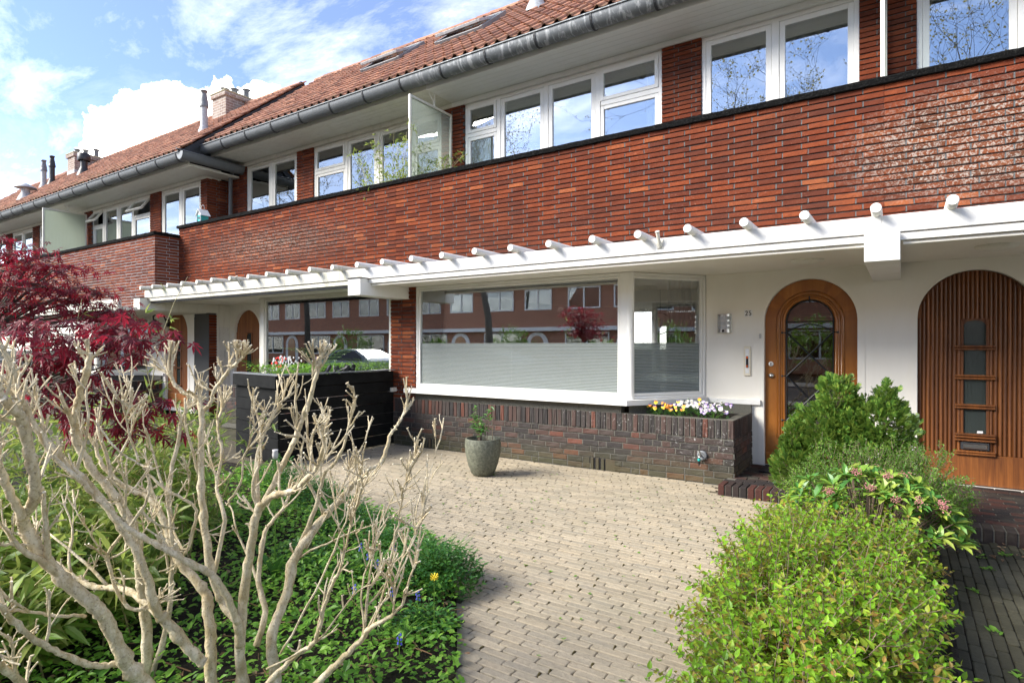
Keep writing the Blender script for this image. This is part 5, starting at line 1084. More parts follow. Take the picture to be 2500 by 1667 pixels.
def leaf_v(w, fold=0.12, droop=0.12, n=1, seed=0, shape=0.42):
    g = np.random.default_rng(seed); out = []
    for k in range(n):
        f = fold * g.uniform(0.5, 1.5); d = droop * g.uniform(0.2, 1.6); ww = w * g.uniform(0.85, 1.15)
        V = np.array([(0, 0, 0), (-ww * 0.5, shape * 0.62, f * 0.7), (-ww * 0.46, shape * 1.35, f - d * 0.3), (0, 1, -d), (ww * 0.46, shape * 1.35, f - d * 0.3), (ww * 0.5, shape * 0.62, f * 0.7), (0, shape, -d * 0.1)])
        out.append((V, [(0, 6, 1), (1, 6, 2), (2, 6, 3), (0, 5, 6), (5, 4, 6), (4, 3, 6)]))
    return out
def maple_v(n=5, seed=2):
    g = np.random.default_rng(seed); out = []
    for k in range(n):
        V = [(0, 0, 0)]; F = []
        for a, l in zip((-115, -75, -38, 0, 38, 75, 115), (0.38, 0.62, 0.85, 1.0, 0.85, 0.62, 0.38)):
            a = R(a + g.uniform(-7, 7)); l *= g.uniform(0.9, 1.1); w = 0.085 * (0.7 + 0.5 * l); dr = 0.28 * l * l * g.uniform(0.6, 1.5); c, s = math.cos(a), math.sin(a); b = len(V)
            for r_, t, z in ((0.5 * l, -w, -dr * 0.25), (0.55 * l, 0.0, -dr * 0.25 + 0.02), (0.5 * l, w, -dr * 0.25), (l, 0, -dr)): V.append((s * r_ + c * t, c * r_ - s * t, z))
            F += [(0, b + 1, b), (0, b + 2, b + 1), (b, b + 1, b + 3), (b + 1, b + 2, b + 3)]
        out.append((np.array(V), F))
    return out
def frame(d, up=Vector((0, 0, 1)), roll=0.0):
    d = d.normalized(); x = d.cross(up)
    if x.length < 1e-3: x = Vector((1, 0, 0))
    x.normalize(); z = x.cross(d); Mx = Matrix((x, d, z)).transposed()
    return Mx @ Matrix.Rotation(roll, 3, 'Y')
def lm(p, d, s, roll=0.0, up=Vector((0, 0, 1))): return Matrix.Translation(p) @ (frame(d, up, roll) * s).to_4x4()
def rv(g, k=1.0): return Vector((g.uniform(-k, k), g.uniform(-k, k), g.uniform(-k, k)))
def unit(g):
    v = Vector((g.gauss(0, 1), g.gauss(0, 1), g.gauss(0, 1))); return v.normalized()
def stems3(mb, a, b, r0, r1=None): mb.tube([a, b], [r0, r1 or r0 * 0.6], 3, cap=False)

# --- the hard-pruned pale shrub in the foreground: stems traced, each at its own distance
def pruned_shrub():
    g = random.Random(4); base = at_depth(505, 1770, 2.45); base.z = 0.0
    t = thing('pruned_shrub', base, 'hard pruned pale shrub with bare knobbly stems in the foreground', 'shrub')
    S = [  # points in the enlarged view, widths there, distance at foot and at tip
        ([(640, 1568), (560, 1480), (480, 1320), (420, 1230), (300, 1130), (200, 1020), (130, 920), (100, 840), (150, 760), (150, 640), (120, 520), (100, 420), (70, 370), (10, 310)], 40, 26, 2.3, 1.75),
        ([(100, 840), (40, 720), (0, 620), (-60, 540)], 27, 20, 1.97, 1.8), ([(520, 1480), (420, 1490), (300, 1450), (180, 1390), (60, 1290), (0, 1230), (-90, 1150)], 22, 15, 2.27, 1.85), ([(200, 1700), (90, 1568), (0, 1490), (-80, 1440)], 26, 20, 2.2, 1.95),
        ([(380, 1270), (250, 1270), (130, 1250), (0, 1240)], 12, 9, 2.2, 2.0), ([(740, 1300), (640, 1210), (540, 1150), (420, 1145), (330, 1100), (240, 1030), (170, 960)], 24, 12, 2.5, 2.75), ([(130, 960), (60, 955), (-40, 960)], 13, 9, 2.05, 1.9),
        ([(650, 1640), (650, 1400), (635, 1200), (620, 1080), (595, 900), (500, 730), (420, 640), (350, 520), (330, 440), (350, 300), (380, 200), (400, 115)], 32, 17, 2.6, 2.35),
        ([(900, 1480), (820, 1400), (740, 1300), (690, 1240), (640, 1080), (590, 960), (480, 800), (380, 680), (260, 560), (190, 480), (120, 380), (60, 300)], 34, 13, 2.4, 2.1), ([(1050, 1300), (1000, 1180), (930, 1090), (830, 1030), (700, 960), (560, 880), (470, 790), (350, 670), (230, 560), (150, 420), (80, 280), (50, 160), (0, 80)], 24, 12, 2.35, 1.95),
        ([(930, 1640), (930, 1400), (920, 1260), (900, 1160), (800, 1040), (740, 900), (700, 800), (640, 740), (520, 680), (440, 580), (420, 500)], 36, 9, 2.45, 2.55), ([(1060, 1400), (1050, 1300), (990, 1220), (940, 1100), (905, 900), (890, 700), (890, 500), (890, 380), (870, 310), (800, 280), (740, 200)], 30, 11, 2.4, 2.5),
        ([(890, 380), (930, 330), (960, 250), (1040, 160), (1075, 125)], 15, 8, 2.48, 2.4), ([(1060, 1640), (1060, 1400), (1080, 1150), (1110, 950), (1140, 800), (1210, 740), (1290, 720), (1380, 640), (1420, 560), (1430, 480)], 34, 9, 2.5, 2.2),
        ([(1140, 800), (1130, 650), (1145, 520), (1200, 400), (1250, 310)], 20, 7, 2.4, 2.6), ([(1150, 800), (1220, 660), (1280, 540), (1330, 420), (1370, 300), (1400, 190), (1410, 130)], 21, 12, 2.4, 2.3), ([(1200, 1640), (1200, 1350), (1260, 1200), (1300, 1020), (1380, 900), (1440, 820), (1520, 740), (1600, 640), (1680, 600), (1720, 480), (1760, 420), (1790, 370)], 34, 5, 2.5, 2.9),
        ([(1300, 1020), (1390, 800), (1430, 650), (1500, 560), (1565, 340)], 18, 6, 2.65, 2.5), ([(1130, 1400), (1170, 1250), (1140, 1100), (1170, 900), (1250, 800), (1275, 740)], 22, 8, 2.55, 2.8), ([(1150, 1600), (1300, 1450), (1390, 1380), (1440, 1200), (1500, 1060), (1540, 900), (1590, 700)], 20, 4, 2.35, 2.1),
        ([(1330, 1640), (1400, 1568), (1500, 1470), (1600, 1370), (1640, 1320), (1740, 1260), (1790, 1180), (1835, 1010)], 26, 5, 2.3, 2.1), ([(1620, 1340), (1700, 1150), (1750, 900), (1770, 780), (1800, 640)], 10, 4, 2.22, 2.1), ([(1610, 1340), (1595, 1150), (1640, 1000)], 9, 4, 2.22, 2.3), ([(1640, 1320), (1740, 1110), (1840, 880)], 8, 3, 2.2, 2.0),
        ([(660, 1640), (740, 1300), (760, 1000), (750, 700), (800, 430), (830, 350)], 20, 11, 2.75, 2.9), ([(940, 1100), (990, 850), (960, 700), (980, 560), (960, 430), (990, 330)], 15, 8, 2.45, 2.7), ([(650, 640), (740, 720), (860, 790), (850, 900), (820, 1000)], 9, 13, 2.45, 2.55), ([(400, 400), (520, 540), (600, 590), (650, 640), (640, 780), (500, 960), (480, 1040), (550, 1220), (640, 1240)], 6, 15, 2.2, 2.35),
        ([(1240, 1440), (1420, 1100), (1560, 760), (1590, 640)], 9, 3, 2.2, 2.0), ([(1180, 1500), (1400, 1380), (1560, 1180), (1700, 1100)], 9, 3, 2.3, 2.2), ([(1300, 1020), (1420, 960), (1560, 900), (1690, 850)], 9, 3, 2.6, 2.5), ([(1350, 980), (1480, 760), (1540, 640)], 8, 4, 2.6, 2.75), ([(1000, 780), (1060, 690), (1080, 560), (1130, 500)], 9, 5, 2.6, 2.5), ([(620, 590), (570, 470), (540, 320)], 9, 6, 2.3, 2.25), ([(500, 600), (560, 500), (620, 350)], 8, 6, 2.35, 2.4)]
    tips = []
    def conv(q, tt): return at_depth(q[0] / 1.808, 800 + q[1] / 1.808, tt)
    bark = MB(); cuts = []
    def twig(p, d, L, r0, depth=0):
        L = min(L, max(0.02, 1.60 - p.z))
        n = 3; P = [p]; dd = d.normalized()
        for i in range(n): dd = (dd + rv(g, 0.22) + Vector((0, 0, 0.10))).normalized(); P.append(P[-1] + dd * (L / n))
        rr = [r0, r0 * 0.95, r0 * 0.85, r0 * 0.75]; m = MB(); bark.tube(P, rr, 5)
        cuts.append((P[-1], dd, rr[-1]))
        for q in P[1:]:
            if g.random() < 0.5: bark.tube([q, q + (dd.orthogonal() * g.choice((-1, 1)) + dd * 0.5).normalized() * r0 * 2.2], [r0 * 0.9, r0 * 0.3], 4)
        if depth < 1 and L > 0.06:
            for k in range(g.randint(1, 3)): twig(P[g.randint(1, 2)], dd + rv(g, 0.8), L * g.uniform(0.4, 0.8), r0 * 0.7, depth + 1)
    stems = []
    for pts, w0, w1, t0, t1 in S:
        n = len(pts); ctrl = [conv(q, t0 + (t1 - t0) * (i / (n - 1)) + g.uniform(-0.012, 0.012)) for i, q in enumerate(pts)]; rad = [(1.12 + 0.010 * w0) * (w0 + (w1 - w0) * i / (n - 1)) / 1.808 * 0.5 * (t0 + (t1 - t0) * i / (n - 1)) / FPX for i in range(n)]
        if pts[0][1] > 1560: ctrl.insert(0, base + (ctrl[0] - base) * 0.25 + Vector((0, 0, -0.05))); rad.insert(0, rad[0] * 1.15)
        P = []; Q = []
        for i in range(len(ctrl) - 1):
            p0, p1, p2, p3 = ctrl[max(i - 1, 0)], ctrl[i], ctrl[i + 1], ctrl[min(i + 2, len(ctrl) - 1)]; k = 6
            for j in range(k):
                u = j / k; P.append(0.5 * ((2 * p1) + (p2 - p0) * u + (2 * p0 - 5 * p1 + 4 * p2 - p3) * u * u + (3 * p1 - p0 - 3 * p2 + p3) * u ** 3)); Q.append((rad[i] * (1 - u) + rad[i + 1] * u) * (1 + g.uniform(-0.09, 0.09)))
        P.append(ctrl[-1]); Q.append(rad[-1])
        P = [p + rv(g, 0.0035) for p in P]
        for i in range(8, len(P) - 3):      # knobs where twigs were cut
            if g.random() < 0.10: Q[i] *= 1.28
        m = MB(); m.tube(P, Q, 10); m.build('stem', MAT['bark'], t, smooth=True); cuts.append((P[-1], (P[-1] - P[-2]).normalized(), Q[-1]))
        L = len(P)
        for kk in range(2 if L > 30 else 1):      # side branches
            i = g.randint(int(L * 0.35), int(L * 0.85)); dd = ((P[min(i + 1, L - 1)] - P[i - 1]).normalized() * 0.7 + Vector((g.uniform(-.7, .7), g.uniform(-.7, .7), g.uniform(0.3, 1.0)))).normalized(); ln = max(0.05, min(g.uniform(0.14, 0.42), 1.42 - P[i].z)); BP = [P[i]]
            for j in range(7): dd = (dd + rv(g, 0.2) + Vector((0, 0, 0.12))).normalized(); BP.append(BP[-1] + dd * ln / 7)
            r0 = min(Q[i] * 0.62, 0.013); BR = [r0 * (1 - 0.5 * j / 7) * (1 + g.uniform(-.08, .08)) for j in range(8)]; m = MB(); m.tube(BP, BR, 8); m.build('stem', MAT['bark'], t, smooth=True); cuts.append((BP[-1], dd, BR[-1]))
            for j in range(2, 8):
                for _ in range(2 if j > 5 else 1):
                    if g.random() < 0.55: twig(BP[j], dd + rv(g, 0.8) + Vector((0, 0, 0.3)), g.uniform(0.04, 0.13), g.uniform(0.0025, 0.0045))
        for i in range(int(L * 0.3), L):
            f = (i / L); dirn = (P[min(i + 1, L - 1)] - P[i - 1]).normalized(); hz = P[i].z
            if g.random() < 0.03 + 0.19 * f * (1 if hz > 0.8 else 0.4):
                o = (dirn * 0.6 + rv(g, 0.9) + Vector((0, 0, 0.45))); twig(P[i], o, g.uniform(0.035, 0.15) * (0.6 + 0.5 * f), g.uniform(0.0022, 0.0045) + Q[i] * 0.12)
            if g.random() < 0.25: q = dirn.orthogonal(); q.rotate(Quaternion(dirn, g.uniform(0, 6.28))); bark.tube([P[i], P[i] + q.normalized() * (Q[i] + 0.006)], [Q[i] * 0.5, 0.002], 5)
        for k in range(g.randint(3, 5)): twig(P[-1 - g.randint(0, 3)], (P[-1] - P[-3]).normalized() + rv(g, 0.65) + Vector((0, 0, 0.35)), g.uniform(0.06, 0.17), g.uniform(0.0025, 0.005) + Q[-1] * 0.15)
    b = bark.build('twigs', MAT['bark'], t); tag(b, kind='stuff')
    cm = MB()
    for p, d, r_ in cuts: cm.tube([p - d * 0.002, p + d * 0.0015], r_ * 0.97, 6)
    tag(cm.build('cut_ends', MAT['cut'], t), kind='stuff')
    return t
pruned_shrub()
# --- red maple
def maple():
    g = random.Random(8); foot = at_depth(-190, 1190, 4.4); foot.z = 0.0
    t = thing('red_maple', foot, 'dark red leaved maple reaching in from the left edge', 'tree'); br = MB(); MV = maple_v()
    crown = at_depth(-60, 830, 4.7)
    br.tube([foot, foot + Vector((0.05, 0.1, 0.5)), crown + Vector((-0.2, 0, -0.3)), crown], [0.06, 0.055, 0.045, 0.035], 8)
    items = []; MB_l = []
    def limb(P, r0, n=8):
        br.tube(P, [r0 * (1 - 0.75 * i / (len(P) - 1)) for i in range(len(P))], 6, cap=False)
    # upper canopy: flat sprays, small in the picture
    tg = [(40, 620, 4.9), (95, 610, 5.2), (130, 660, 5.0), (60, 690, 4.8), (175, 650, 5.3), (200, 700, 5.1), (245, 715, 5.3), (275, 755, 5.2), (120, 740, 4.9), (180, 760, 5.1), (30, 740, 4.6), (10, 660, 4.6), (225, 760, 5.2), (255, 790, 5.0), (85, 780, 4.7), (150, 700, 5.2), (10, 590, 4.8), (70, 650, 5.0), (110, 700, 4.9), (210, 735, 5.2), (160, 730, 5.0), (30, 700, 4.7), (260, 770, 5.1), (-20, 620, 4.6), (-30, 700, 4.5), (90, 655, 5.0)]
    for u, v, d in tg:
        c = at_depth(u, v, d); mid = crown.lerp(c, 0.55) + Vector((0, 0, 0.03)) + rv(g, 0.05); limb([crown, mid, c], 0.016)
        for k in range(34):
            o = Vector((g.gauss(0, 0.125), g.gauss(0, 0.14), g.gauss(0, 0.032))); o.z -= 0.22 * (abs(o.x) + abs(o.y)) * 0.5
            p = c + o
            if k % 5 == 0: stems3(br, c, p, 0.004)
            items.append((g.randrange(5), lm(p, Vector((o.x * 2 + 0.1, o.y * 2 - 0.05, -0.10 + g.uniform(-0.35, 0.1))) + rv(g, 0.35), g.uniform(0.052, 0.078), g.uniform(-0.6, 0.6))))
    # lower, nearer sprays: large leaves
    tg = [(60, 800, 2.9), (120, 790, 3.0), (150, 815, 2.9), (220, 800, 3.1), (235, 825, 2.9), (285, 790, 3.1), (300, 820, 2.9), (345, 800, 3.1), (350, 830, 2.9), (395, 830, 3.1), (60, 825, 2.8), (110, 850, 2.8), (180, 850, 2.9), (30, 820, 2.7), (270, 840, 3.0), (160, 880, 2.9), (230, 890, 3.0), (110, 900, 2.9), (60, 910, 2.8), (150, 930, 2.9), (200, 940, 3.1), (250, 920, 3.1), (260, 1000, 3.2), (330, 985, 3.2), (370, 1010, 3.3), (390, 1050, 3.3), (440, 1060, 3.4), (300, 1040, 3.2), (150, 980, 2.9), (200, 1010, 3.0), (90, 970, 2.8), (340, 1060, 3.3), (180, 1030, 3.0), (120, 830, 2.95), (330, 870, 3.0), (200, 870, 3.0), (270, 800, 3.0), (90, 870, 2.9), (20, 890, 2.8), (300, 960, 3.2), (230, 970, 3.1), (240, 1050, 3.2), (410, 985, 3.35)]
    hub = at_depth(60, 950, 3.6)
    limb([foot + Vector((0, 0, 0.5)), foot.lerp(hub, 0.6) + Vector((0, 0, 0.62)), hub], 0.03)
    for u, v, d in tg:
        c = at_depth(u, v, d); limb([hub, hub.lerp(c, 0.6) + rv(g, 0.06), c], 0.008)
        for k in range(9):
            o = Vector((g.gauss(0, 0.055), g.gauss(0, 0.06), g.gauss(0, 0.02))); p = c + o; stems3(br, c, p, 0.0018)
            items.append((g.randrange(5), lm(p, Vector((o.x * 4 + 0.2, o.y * 4 - 0.2, -0.35 + g.uniform(-0.4, 0.2))) + rv(g, 0.3), g.uniform(0.058, 0.088), g.uniform(-0.5, 0.5))))
    br.build('trunk', MAT['mbark'], t, smooth=True); scatter('leaf', MV, items, MAT['l_maple'], t, 300, 'foliage', size=1.0)
maple()
# --- bamboo clump at the left, with long canes
def bamboo(name, label, spots, seed, ncane, hgt, leaf, dens, mat='l_bamboo', canes=()):
    g = random.Random(seed); c0 = Vector((sum(s[0] for s in spots) / len(spots), sum(s[1] for s in spots) / len(spots), spots[0][2] if len(spots[0]) > 3 else 0.0)); t = thing(name, c0, label, 'bamboo'); cm = MB(); items = []; LV = leaf_v(0.20, 0.03, 0.25, 5, 3, 0.4)
    def cane(p, d, L, r0, n_l):
        P = [p]; k = 7
        for i in range(k): d = (d + rv(g, 0.10) + Vector((0, 0, -0.02 * i))).normalized(); P.append(P[-1] + d * (L / k))
        cm.tube(P, [r0 * (1 - 0.7 * i / k) for i in range(k + 1)], 4, cap=False)
        for i in range(2, k + 1):
            for j in range(n_l):
                q = P[i - 1].lerp(P[i], g.random()); a = g.uniform(0, 6.28); sd = (Vector((math.cos(a), math.sin(a), 0.35)) + d * 0.4).normalized(); l = g.uniform(0.03, 0.13); e = q + sd * l; stems3(cm, q, e, 0.0012)
                for m in range(g.randint(2, 4)): items.append((g.randrange(5), lm(e, sd + rv(g, 0.8) + Vector((0, 0, -0.35)), leaf * g.uniform(0.6, 1.25), g.uniform(-0.8, 0.8))))
    for s in spots:
        for k in range(ncane):
            p = Vector((s[0] + g.gauss(0, s[2 if len(s) == 3 else 3] ), s[1] + g.gauss(0, s[2 if len(s) == 3 else 3]), s[2] if len(s) > 3 else 0.0)); cane(p, Vector((g.gauss(0, 0.22), g.gauss(0, 0.22), 1)), hgt * g.uniform(0.55, 1.1), 0.006, dens)
    for (p, q, r0) in canes: cane(Vector(p), Vector(q) - Vector(p), (Vector(q) - Vector(p)).length, r0, 1)
    cm.build('canes', MAT['culm'], t); scatter('leaf', LV, items, MAT[mat], t, 300, 'foliage', size=1.0); return t
def gd(u, t_): p = at_depth(u, 1000, t_); return p.x, p.y
bamboo('bamboo', 'lime green bamboo mass below the red maple', [(*gd(30, 3.6), 0.22), (*gd(150, 3.9), 0.25), (*gd(270, 4.2), 0.25), (*gd(370, 4.5), 0.22), (*gd(330, 5.0), 0.3), (*gd(430, 5.2), 0.2), (*gd(60, 4.5), 0.3)], 21, 17, 1.15, 0.105, 3, canes=(((*gd(330, 5.0), 0.3), (*gd(355, 5.6), 2.35), 0.007), ((*gd(400, 5.0), 0.3), (*gd(375, 5.4), 1.95), 0.007), ((*gd(160, 4.4), 0.3), (*gd(120, 4.6), 2.0), 0.007)))
bamboo('bamboo', 'broad leaved low bamboo with yellowing blades behind the bare stems', [(*gd(-20, 2.9), 0.18), (*gd(90, 3.0), 0.2), (*gd(180, 3.2), 0.18), (*gd(20, 3.3), 0.25), (*gd(250, 3.5), 0.15)], 22, 15, 0.62, 0.15, 3)
bamboo('potted_bamboo', 'feathery bamboo on the balcony beside the reeded screen', [(-7.10, 7.35, 3.1, 0.10), (-7.25, 7.4, 3.1, 0.10), (-6.92, 7.3, 3.1, 0.06)], 23, 15, 1.95, 0.075, 9)
# --- hedge: spirea, skimmia, thuja, small bush
def bush(name, label, cat, blobs, seed, ntw, tw, nl, leaf, LV, mat, twm='twig', n_ind=300, droop=0.0, upb=0.5, inner=0.75, curl=0.6, stalks=True, r_tw=0.0016, lump=0.13):
    g = random.Random(seed); c0 = Vector((sum(b[0] for b in blobs) / len(blobs), sum(b[1] for b in blobs) / len(blobs), 0.0)); t = thing(name, c0, label, cat); tm = MB(); items = []
    vol = [b[3] * b[4] * b[5] for b in blobs]; tot = sum(x ** 0.67 for x in vol)
    for b, vv in zip(blobs, vol):
        c = Vector(b[:3]); r_ = Vector(b[3:6])
        for k in range(int(ntw * vv ** 0.67 / tot)):
            u = unit(g)
            if u.z < -0.35: u.z = -u.z * 0.5
            q = g.uniform(inner, 1.0) ** 0.6 * g.uniform(0.9, 1.12) * (1 + lump * (math.sin(u.x * 7 + seed) * math.sin(u.y * 6 + u.z * 5) + 0.5 * math.sin(u.y * 11 + u.x * 8))); p = c + Vector((u.x * r_.x, u.y * r_.y, u.z * r_.z)) * q
            if p.z < 0.02: continue
            n_ = Vector((u.x / r_.x, u.y / r_.y, u.z / r_.z)).normalized(); d = (n_ + Vector((0, 0, upb)) + rv(g, 0.55)).normalized(); L = tw * g.uniform(0.6, 1.3); s = p - d * L * 0.6; e = p + d * L * 0.4 + Vector((0, 0, -droop * L))
            tm.tube([s, (s + e) / 2 + rv(g, L * 0.06), e], [r_tw, r_tw * 0.8, r_tw * 0.5], 3, cap=False)
            for j in range(nl):
                f = (j + 0.7) / nl; q_ = s.lerp(e, f); a = j * 2.4 + g.uniform(-0.4, 0.4); o = d.orthogonal().normalized(); o2 = d.cross(o); ld = d * curl + (o * math.cos(a) + o2 * math.sin(a))
                items.append((g.randrange(len(LV)), lm(q_, ld + rv(g, 0.25), leaf * g.uniform(0.65, 1.25) * (1.0 - 0.3 * f), g.uniform(-0.4, 0.4))))
        if stalks:
            for k in range(int(26 * r_.x / 0.5)):
                u = unit(g); u.z = abs(u.z); e = c + Vector((u.x * r_.x, u.y * r_.y, u.z * r_.z)) * 0.93; s = Vector((c.x + g.gauss(0, 0.08), c.y + g.gauss(0, 0.08), 0.0)); tm.tube([s, s.lerp(e, 0.5) + rv(g, 0.05), e], [0.006, 0.004, 0.002], 4, cap=False)
    tag(tm.build('twigs', MAT[twm], t), kind='stuff'); scatter('leaf', LV, items, MAT[mat], t, n_ind, 'foliage', size=leaf); return t
sp_leaf = leaf_v(0.5, 0.10, 0.12, 5, 6)
bush('spirea_hedge', 'lime and bronze leaved spirea hedge spilling over the terrace, foreground right', 'shrub', [(-0.36, 2.45, 0.20, 0.40, 0.5, 0.38), (-0.45, 3.0, 0.22, 0.41, 0.45, 0.43), (-0.50, 3.45, 0.28, 0.36, 0.42, 0.40), (-0.44, 3.95, 0.24, 0.41, 0.45, 0.38), (-0.52, 4.5, 0.20, 0.36, 0.42, 0.34), (-0.12, 2.9, 0.22, 0.27, 0.7, 0.40), (-0.1, 3.7, 0.2, 0.27, 0.5, 0.34), (-0.12, 4.3, 0.18, 0.28, 0.5, 0.36)], 31, 2900, 0.20, 12, 0.042, sp_leaf, 'l_spirea', upb=0.55, droop=0.12, curl=0.5, r_tw=0.0022, lump=0.2)
bush('small_leaved_bush', 'fine leaved dark green bush between spirea and conifer', 'shrub', [(-0.25, 5.15, 0.40, 0.52, 0.35, 0.42), (0.1, 5.2, 0.38, 0.30, 0.4, 0.45)], 33, 2300, 0.09, 8, 0.026, leaf_v(0.5, 0.1, 0.05, 4, 9), 'l_box', upb=0.6)
def skimmia():
    g = random.Random(35); t = thing('skimmia', (-0.22, 4.75, 0), 'glossy leaved skimmia with pink flower heads at the end of the hedge', 'shrub'); st = MB(); items = []; LV = leaf_v(0.34, 0.10, 0.10, 5, 12, 0.5); fl = MB(); heads = []
    for k in range(74):
        u = unit(g); u.z = abs(u.z) * 0.9; p = Vector((-0.20 + u.x * 0.54, 4.72 + u.y * 0.30, 0.34 + u.z * 0.42)); d = (Vector((u.x * 0.7, u.y * 0.7 - 0.15, 0.8)) + rv(g, 0.2)).normalized(); st.tube([Vector((-0.2, 4.8, 0.05)), Vector((-0.2, 4.8, 0.05)).lerp(p, 0.6), p], [0.008, 0.006, 0.004], 5, cap=False)
        for j in range(g.randint(8, 12)):
            a = j * 2.4; o = d.orthogonal().normalized(); o2 = d.cross(o); el = 0.25 + 0.06 * j; items.append((g.randrange(5), lm(p - d * 0.03 * (j / 8), (o * math.cos(a) + o2 * math.sin(a)) + d * el + rv(g, 0.12), g.uniform(0.085, 0.13) * (1 - 0.03 * j), g.uniform(-0.2, 0.2))))
        if g.random() < 0.13 and u.z > 0.4: heads.append(p + d * 0.035)
    st.build('stems', MAT['twig'], t); scatter('leaf', LV, items, MAT['l_skim'], t, 300, 'foliage', size=0.1)
    for hd in heads:
        m = MB()
        for k in range(60): q = hd + Vector((g.gauss(0, 0.017), g.gauss(0, 0.017), g.gauss(0, 0.014))); r0 = g.uniform(0.003, 0.0055); m.lathe([(0, -r0), (r0, 0), (0, r0)], q, 5)
        tag(m.build('flower_head', MAT['p_pink'], t), kind='stuff')
skimmia()
def thuja():
    g = random.Random(37); blobs = [(-0.52, 5.75, 0.80, 0.28, 0.30, 0.28), (-0.46, 5.75, 1.10, 0.12, 0.12, 0.20), (-0.20, 5.75, 0.86, 0.29, 0.30, 0.26), (-0.12, 5.8, 1.08, 0.09, 0.09, 0.15), (-0.76, 5.6, 0.50, 0.16, 0.2, 0.24), (-0.36, 5.7, 0.5, 0.44, 0.34, 0.38), (-0.78, 5.6, 0.74, 0.08, 0.08, 0.16)]
    t = thing('thuja', (-0.3, 5.75, 0), 'dark green clipped conifer with several lobes before the doors', 'conifer'); st = MB(); items = []
    V = [(0, 0, 0)]; F = []; gg = np.random.default_rng(4); vs = []
    for k in range(5):      # one flat scaly spray: narrow fingers
        V = []; F = []
        for a, y0, l in ((0, 0, 1.0), (-38, 0.15, 0.6), (38, 0.22, 0.6), (-34, 0.42, 0.45), (34, 0.5, 0.42), (-30, 0.68, 0.28), (30, 0.72, 0.26)):
            a = R(a + gg.uniform(-8, 8)); w = 0.10; b = len(V); s_, c_ = math.sin(a), math.cos(a); z = gg.uniform(-0.05, 0.05)
            for r_, tt in ((0, 0), (l * 0.5, -w), (l, 0), (l * 0.5, w)): V.append((s_ * r_ + c_ * tt, y0 + c_ * r_ - s_ * tt, z * r_ - 0.1 * r_ * r_))
            F.append((b, b + 3, b + 2, b + 1))
        vs.append((np.array(V), F))
    for b in blobs:
        c = Vector(b[:3]); r_ = Vector(b[3:6])
        for k in range(int(3000 * (r_.x * r_.z) / 0.12 * 1.35)):
            u = unit(g)
            if u.z < -0.6: continue
            p = c + Vector((u.x * r_.x, u.y * r_.y, u.z * r_.z)) * (g.uniform(0.72, 1.0) + 0.13 * math.sin(u.x * 8 + u.z * 6) * math.sin(u.z * 9 + u.y * 5) + 0.08 * math.sin(u.y * 13 + u.z * 11))
            d = Vector((u.x, u.y, u.z * 0.7 + 0.45)) + rv(g, 0.45); items.append((g.randrange(5), lm(p, d, g.uniform(0.028, 0.058), g.uniform(-1.4, 1.4))))
        for k in range(int(420 * (r_.x * r_.z) / 0.12)):
            u = unit(g)
            if u.z < -0.5: continue
            p = c + Vector((u.x * r_.x, u.y * r_.y, u.z * r_.z)) * g.uniform(0.86, 1.10); items.append((g.randrange(5), lm(p, Vector((u.x * 0.8, u.y * 0.8, u.z * 0.5 + 0.75)) + rv(g, 0.3), g.uniform(0.07, 0.11), g.uniform(-1.2, 1.2))))
        st.tube([(c.x, c.y, 0.0), (c.x, c.y, c.z)], [0.02, 0.008], 6)
        for k in range(14): u = unit(g); st.tube([(c.x, c.y, c.z - 0.1), c + Vector((u.x * r_.x, u.y * r_.y, abs(u.z) * r_.z)) * 0.8], [0.006, 0.002], 4, cap=False)
    st.build('trunk', MAT['twig'], t); scatter('spray', vs, items, MAT['l_thuja'], t, 300, 'foliage', size=0.05)
thuja()

for k, (x, y, s, lb) in enumerate(((-19.5, -15.5, 1.4, 'round green bush across the street beside a mirrored door'), (-25.0, -15.0, 1.1, 'low green bush across the street mirrored at the left'), (-33.0, -15.2, 1.5, 'tall green bush across the street mirrored behind the black planter'), (-13.0, -14.5, 1.0, 'small bush across the street mirrored right of the trunk'), (-3.0, -14.0, 1.6, 'bush across the street mirrored in the oak door glass'), (13.0, 3.0, 1.5, 'bush along the street mirrored in the slanted window'))):
    bush('garden_bush', lb, 'shrub', [(x, y, s * 0.8, s, s, s), (x + s * 0.7, y + 0.3, s * 0.5, s * 0.7, s * 0.7, s * 0.7)], 80 + k, 420, 0.3, 6, 0.14, leaf_v(0.6, 0.1, 0.1, 3, 44), 'l_box', n_ind=0, stalks=False)
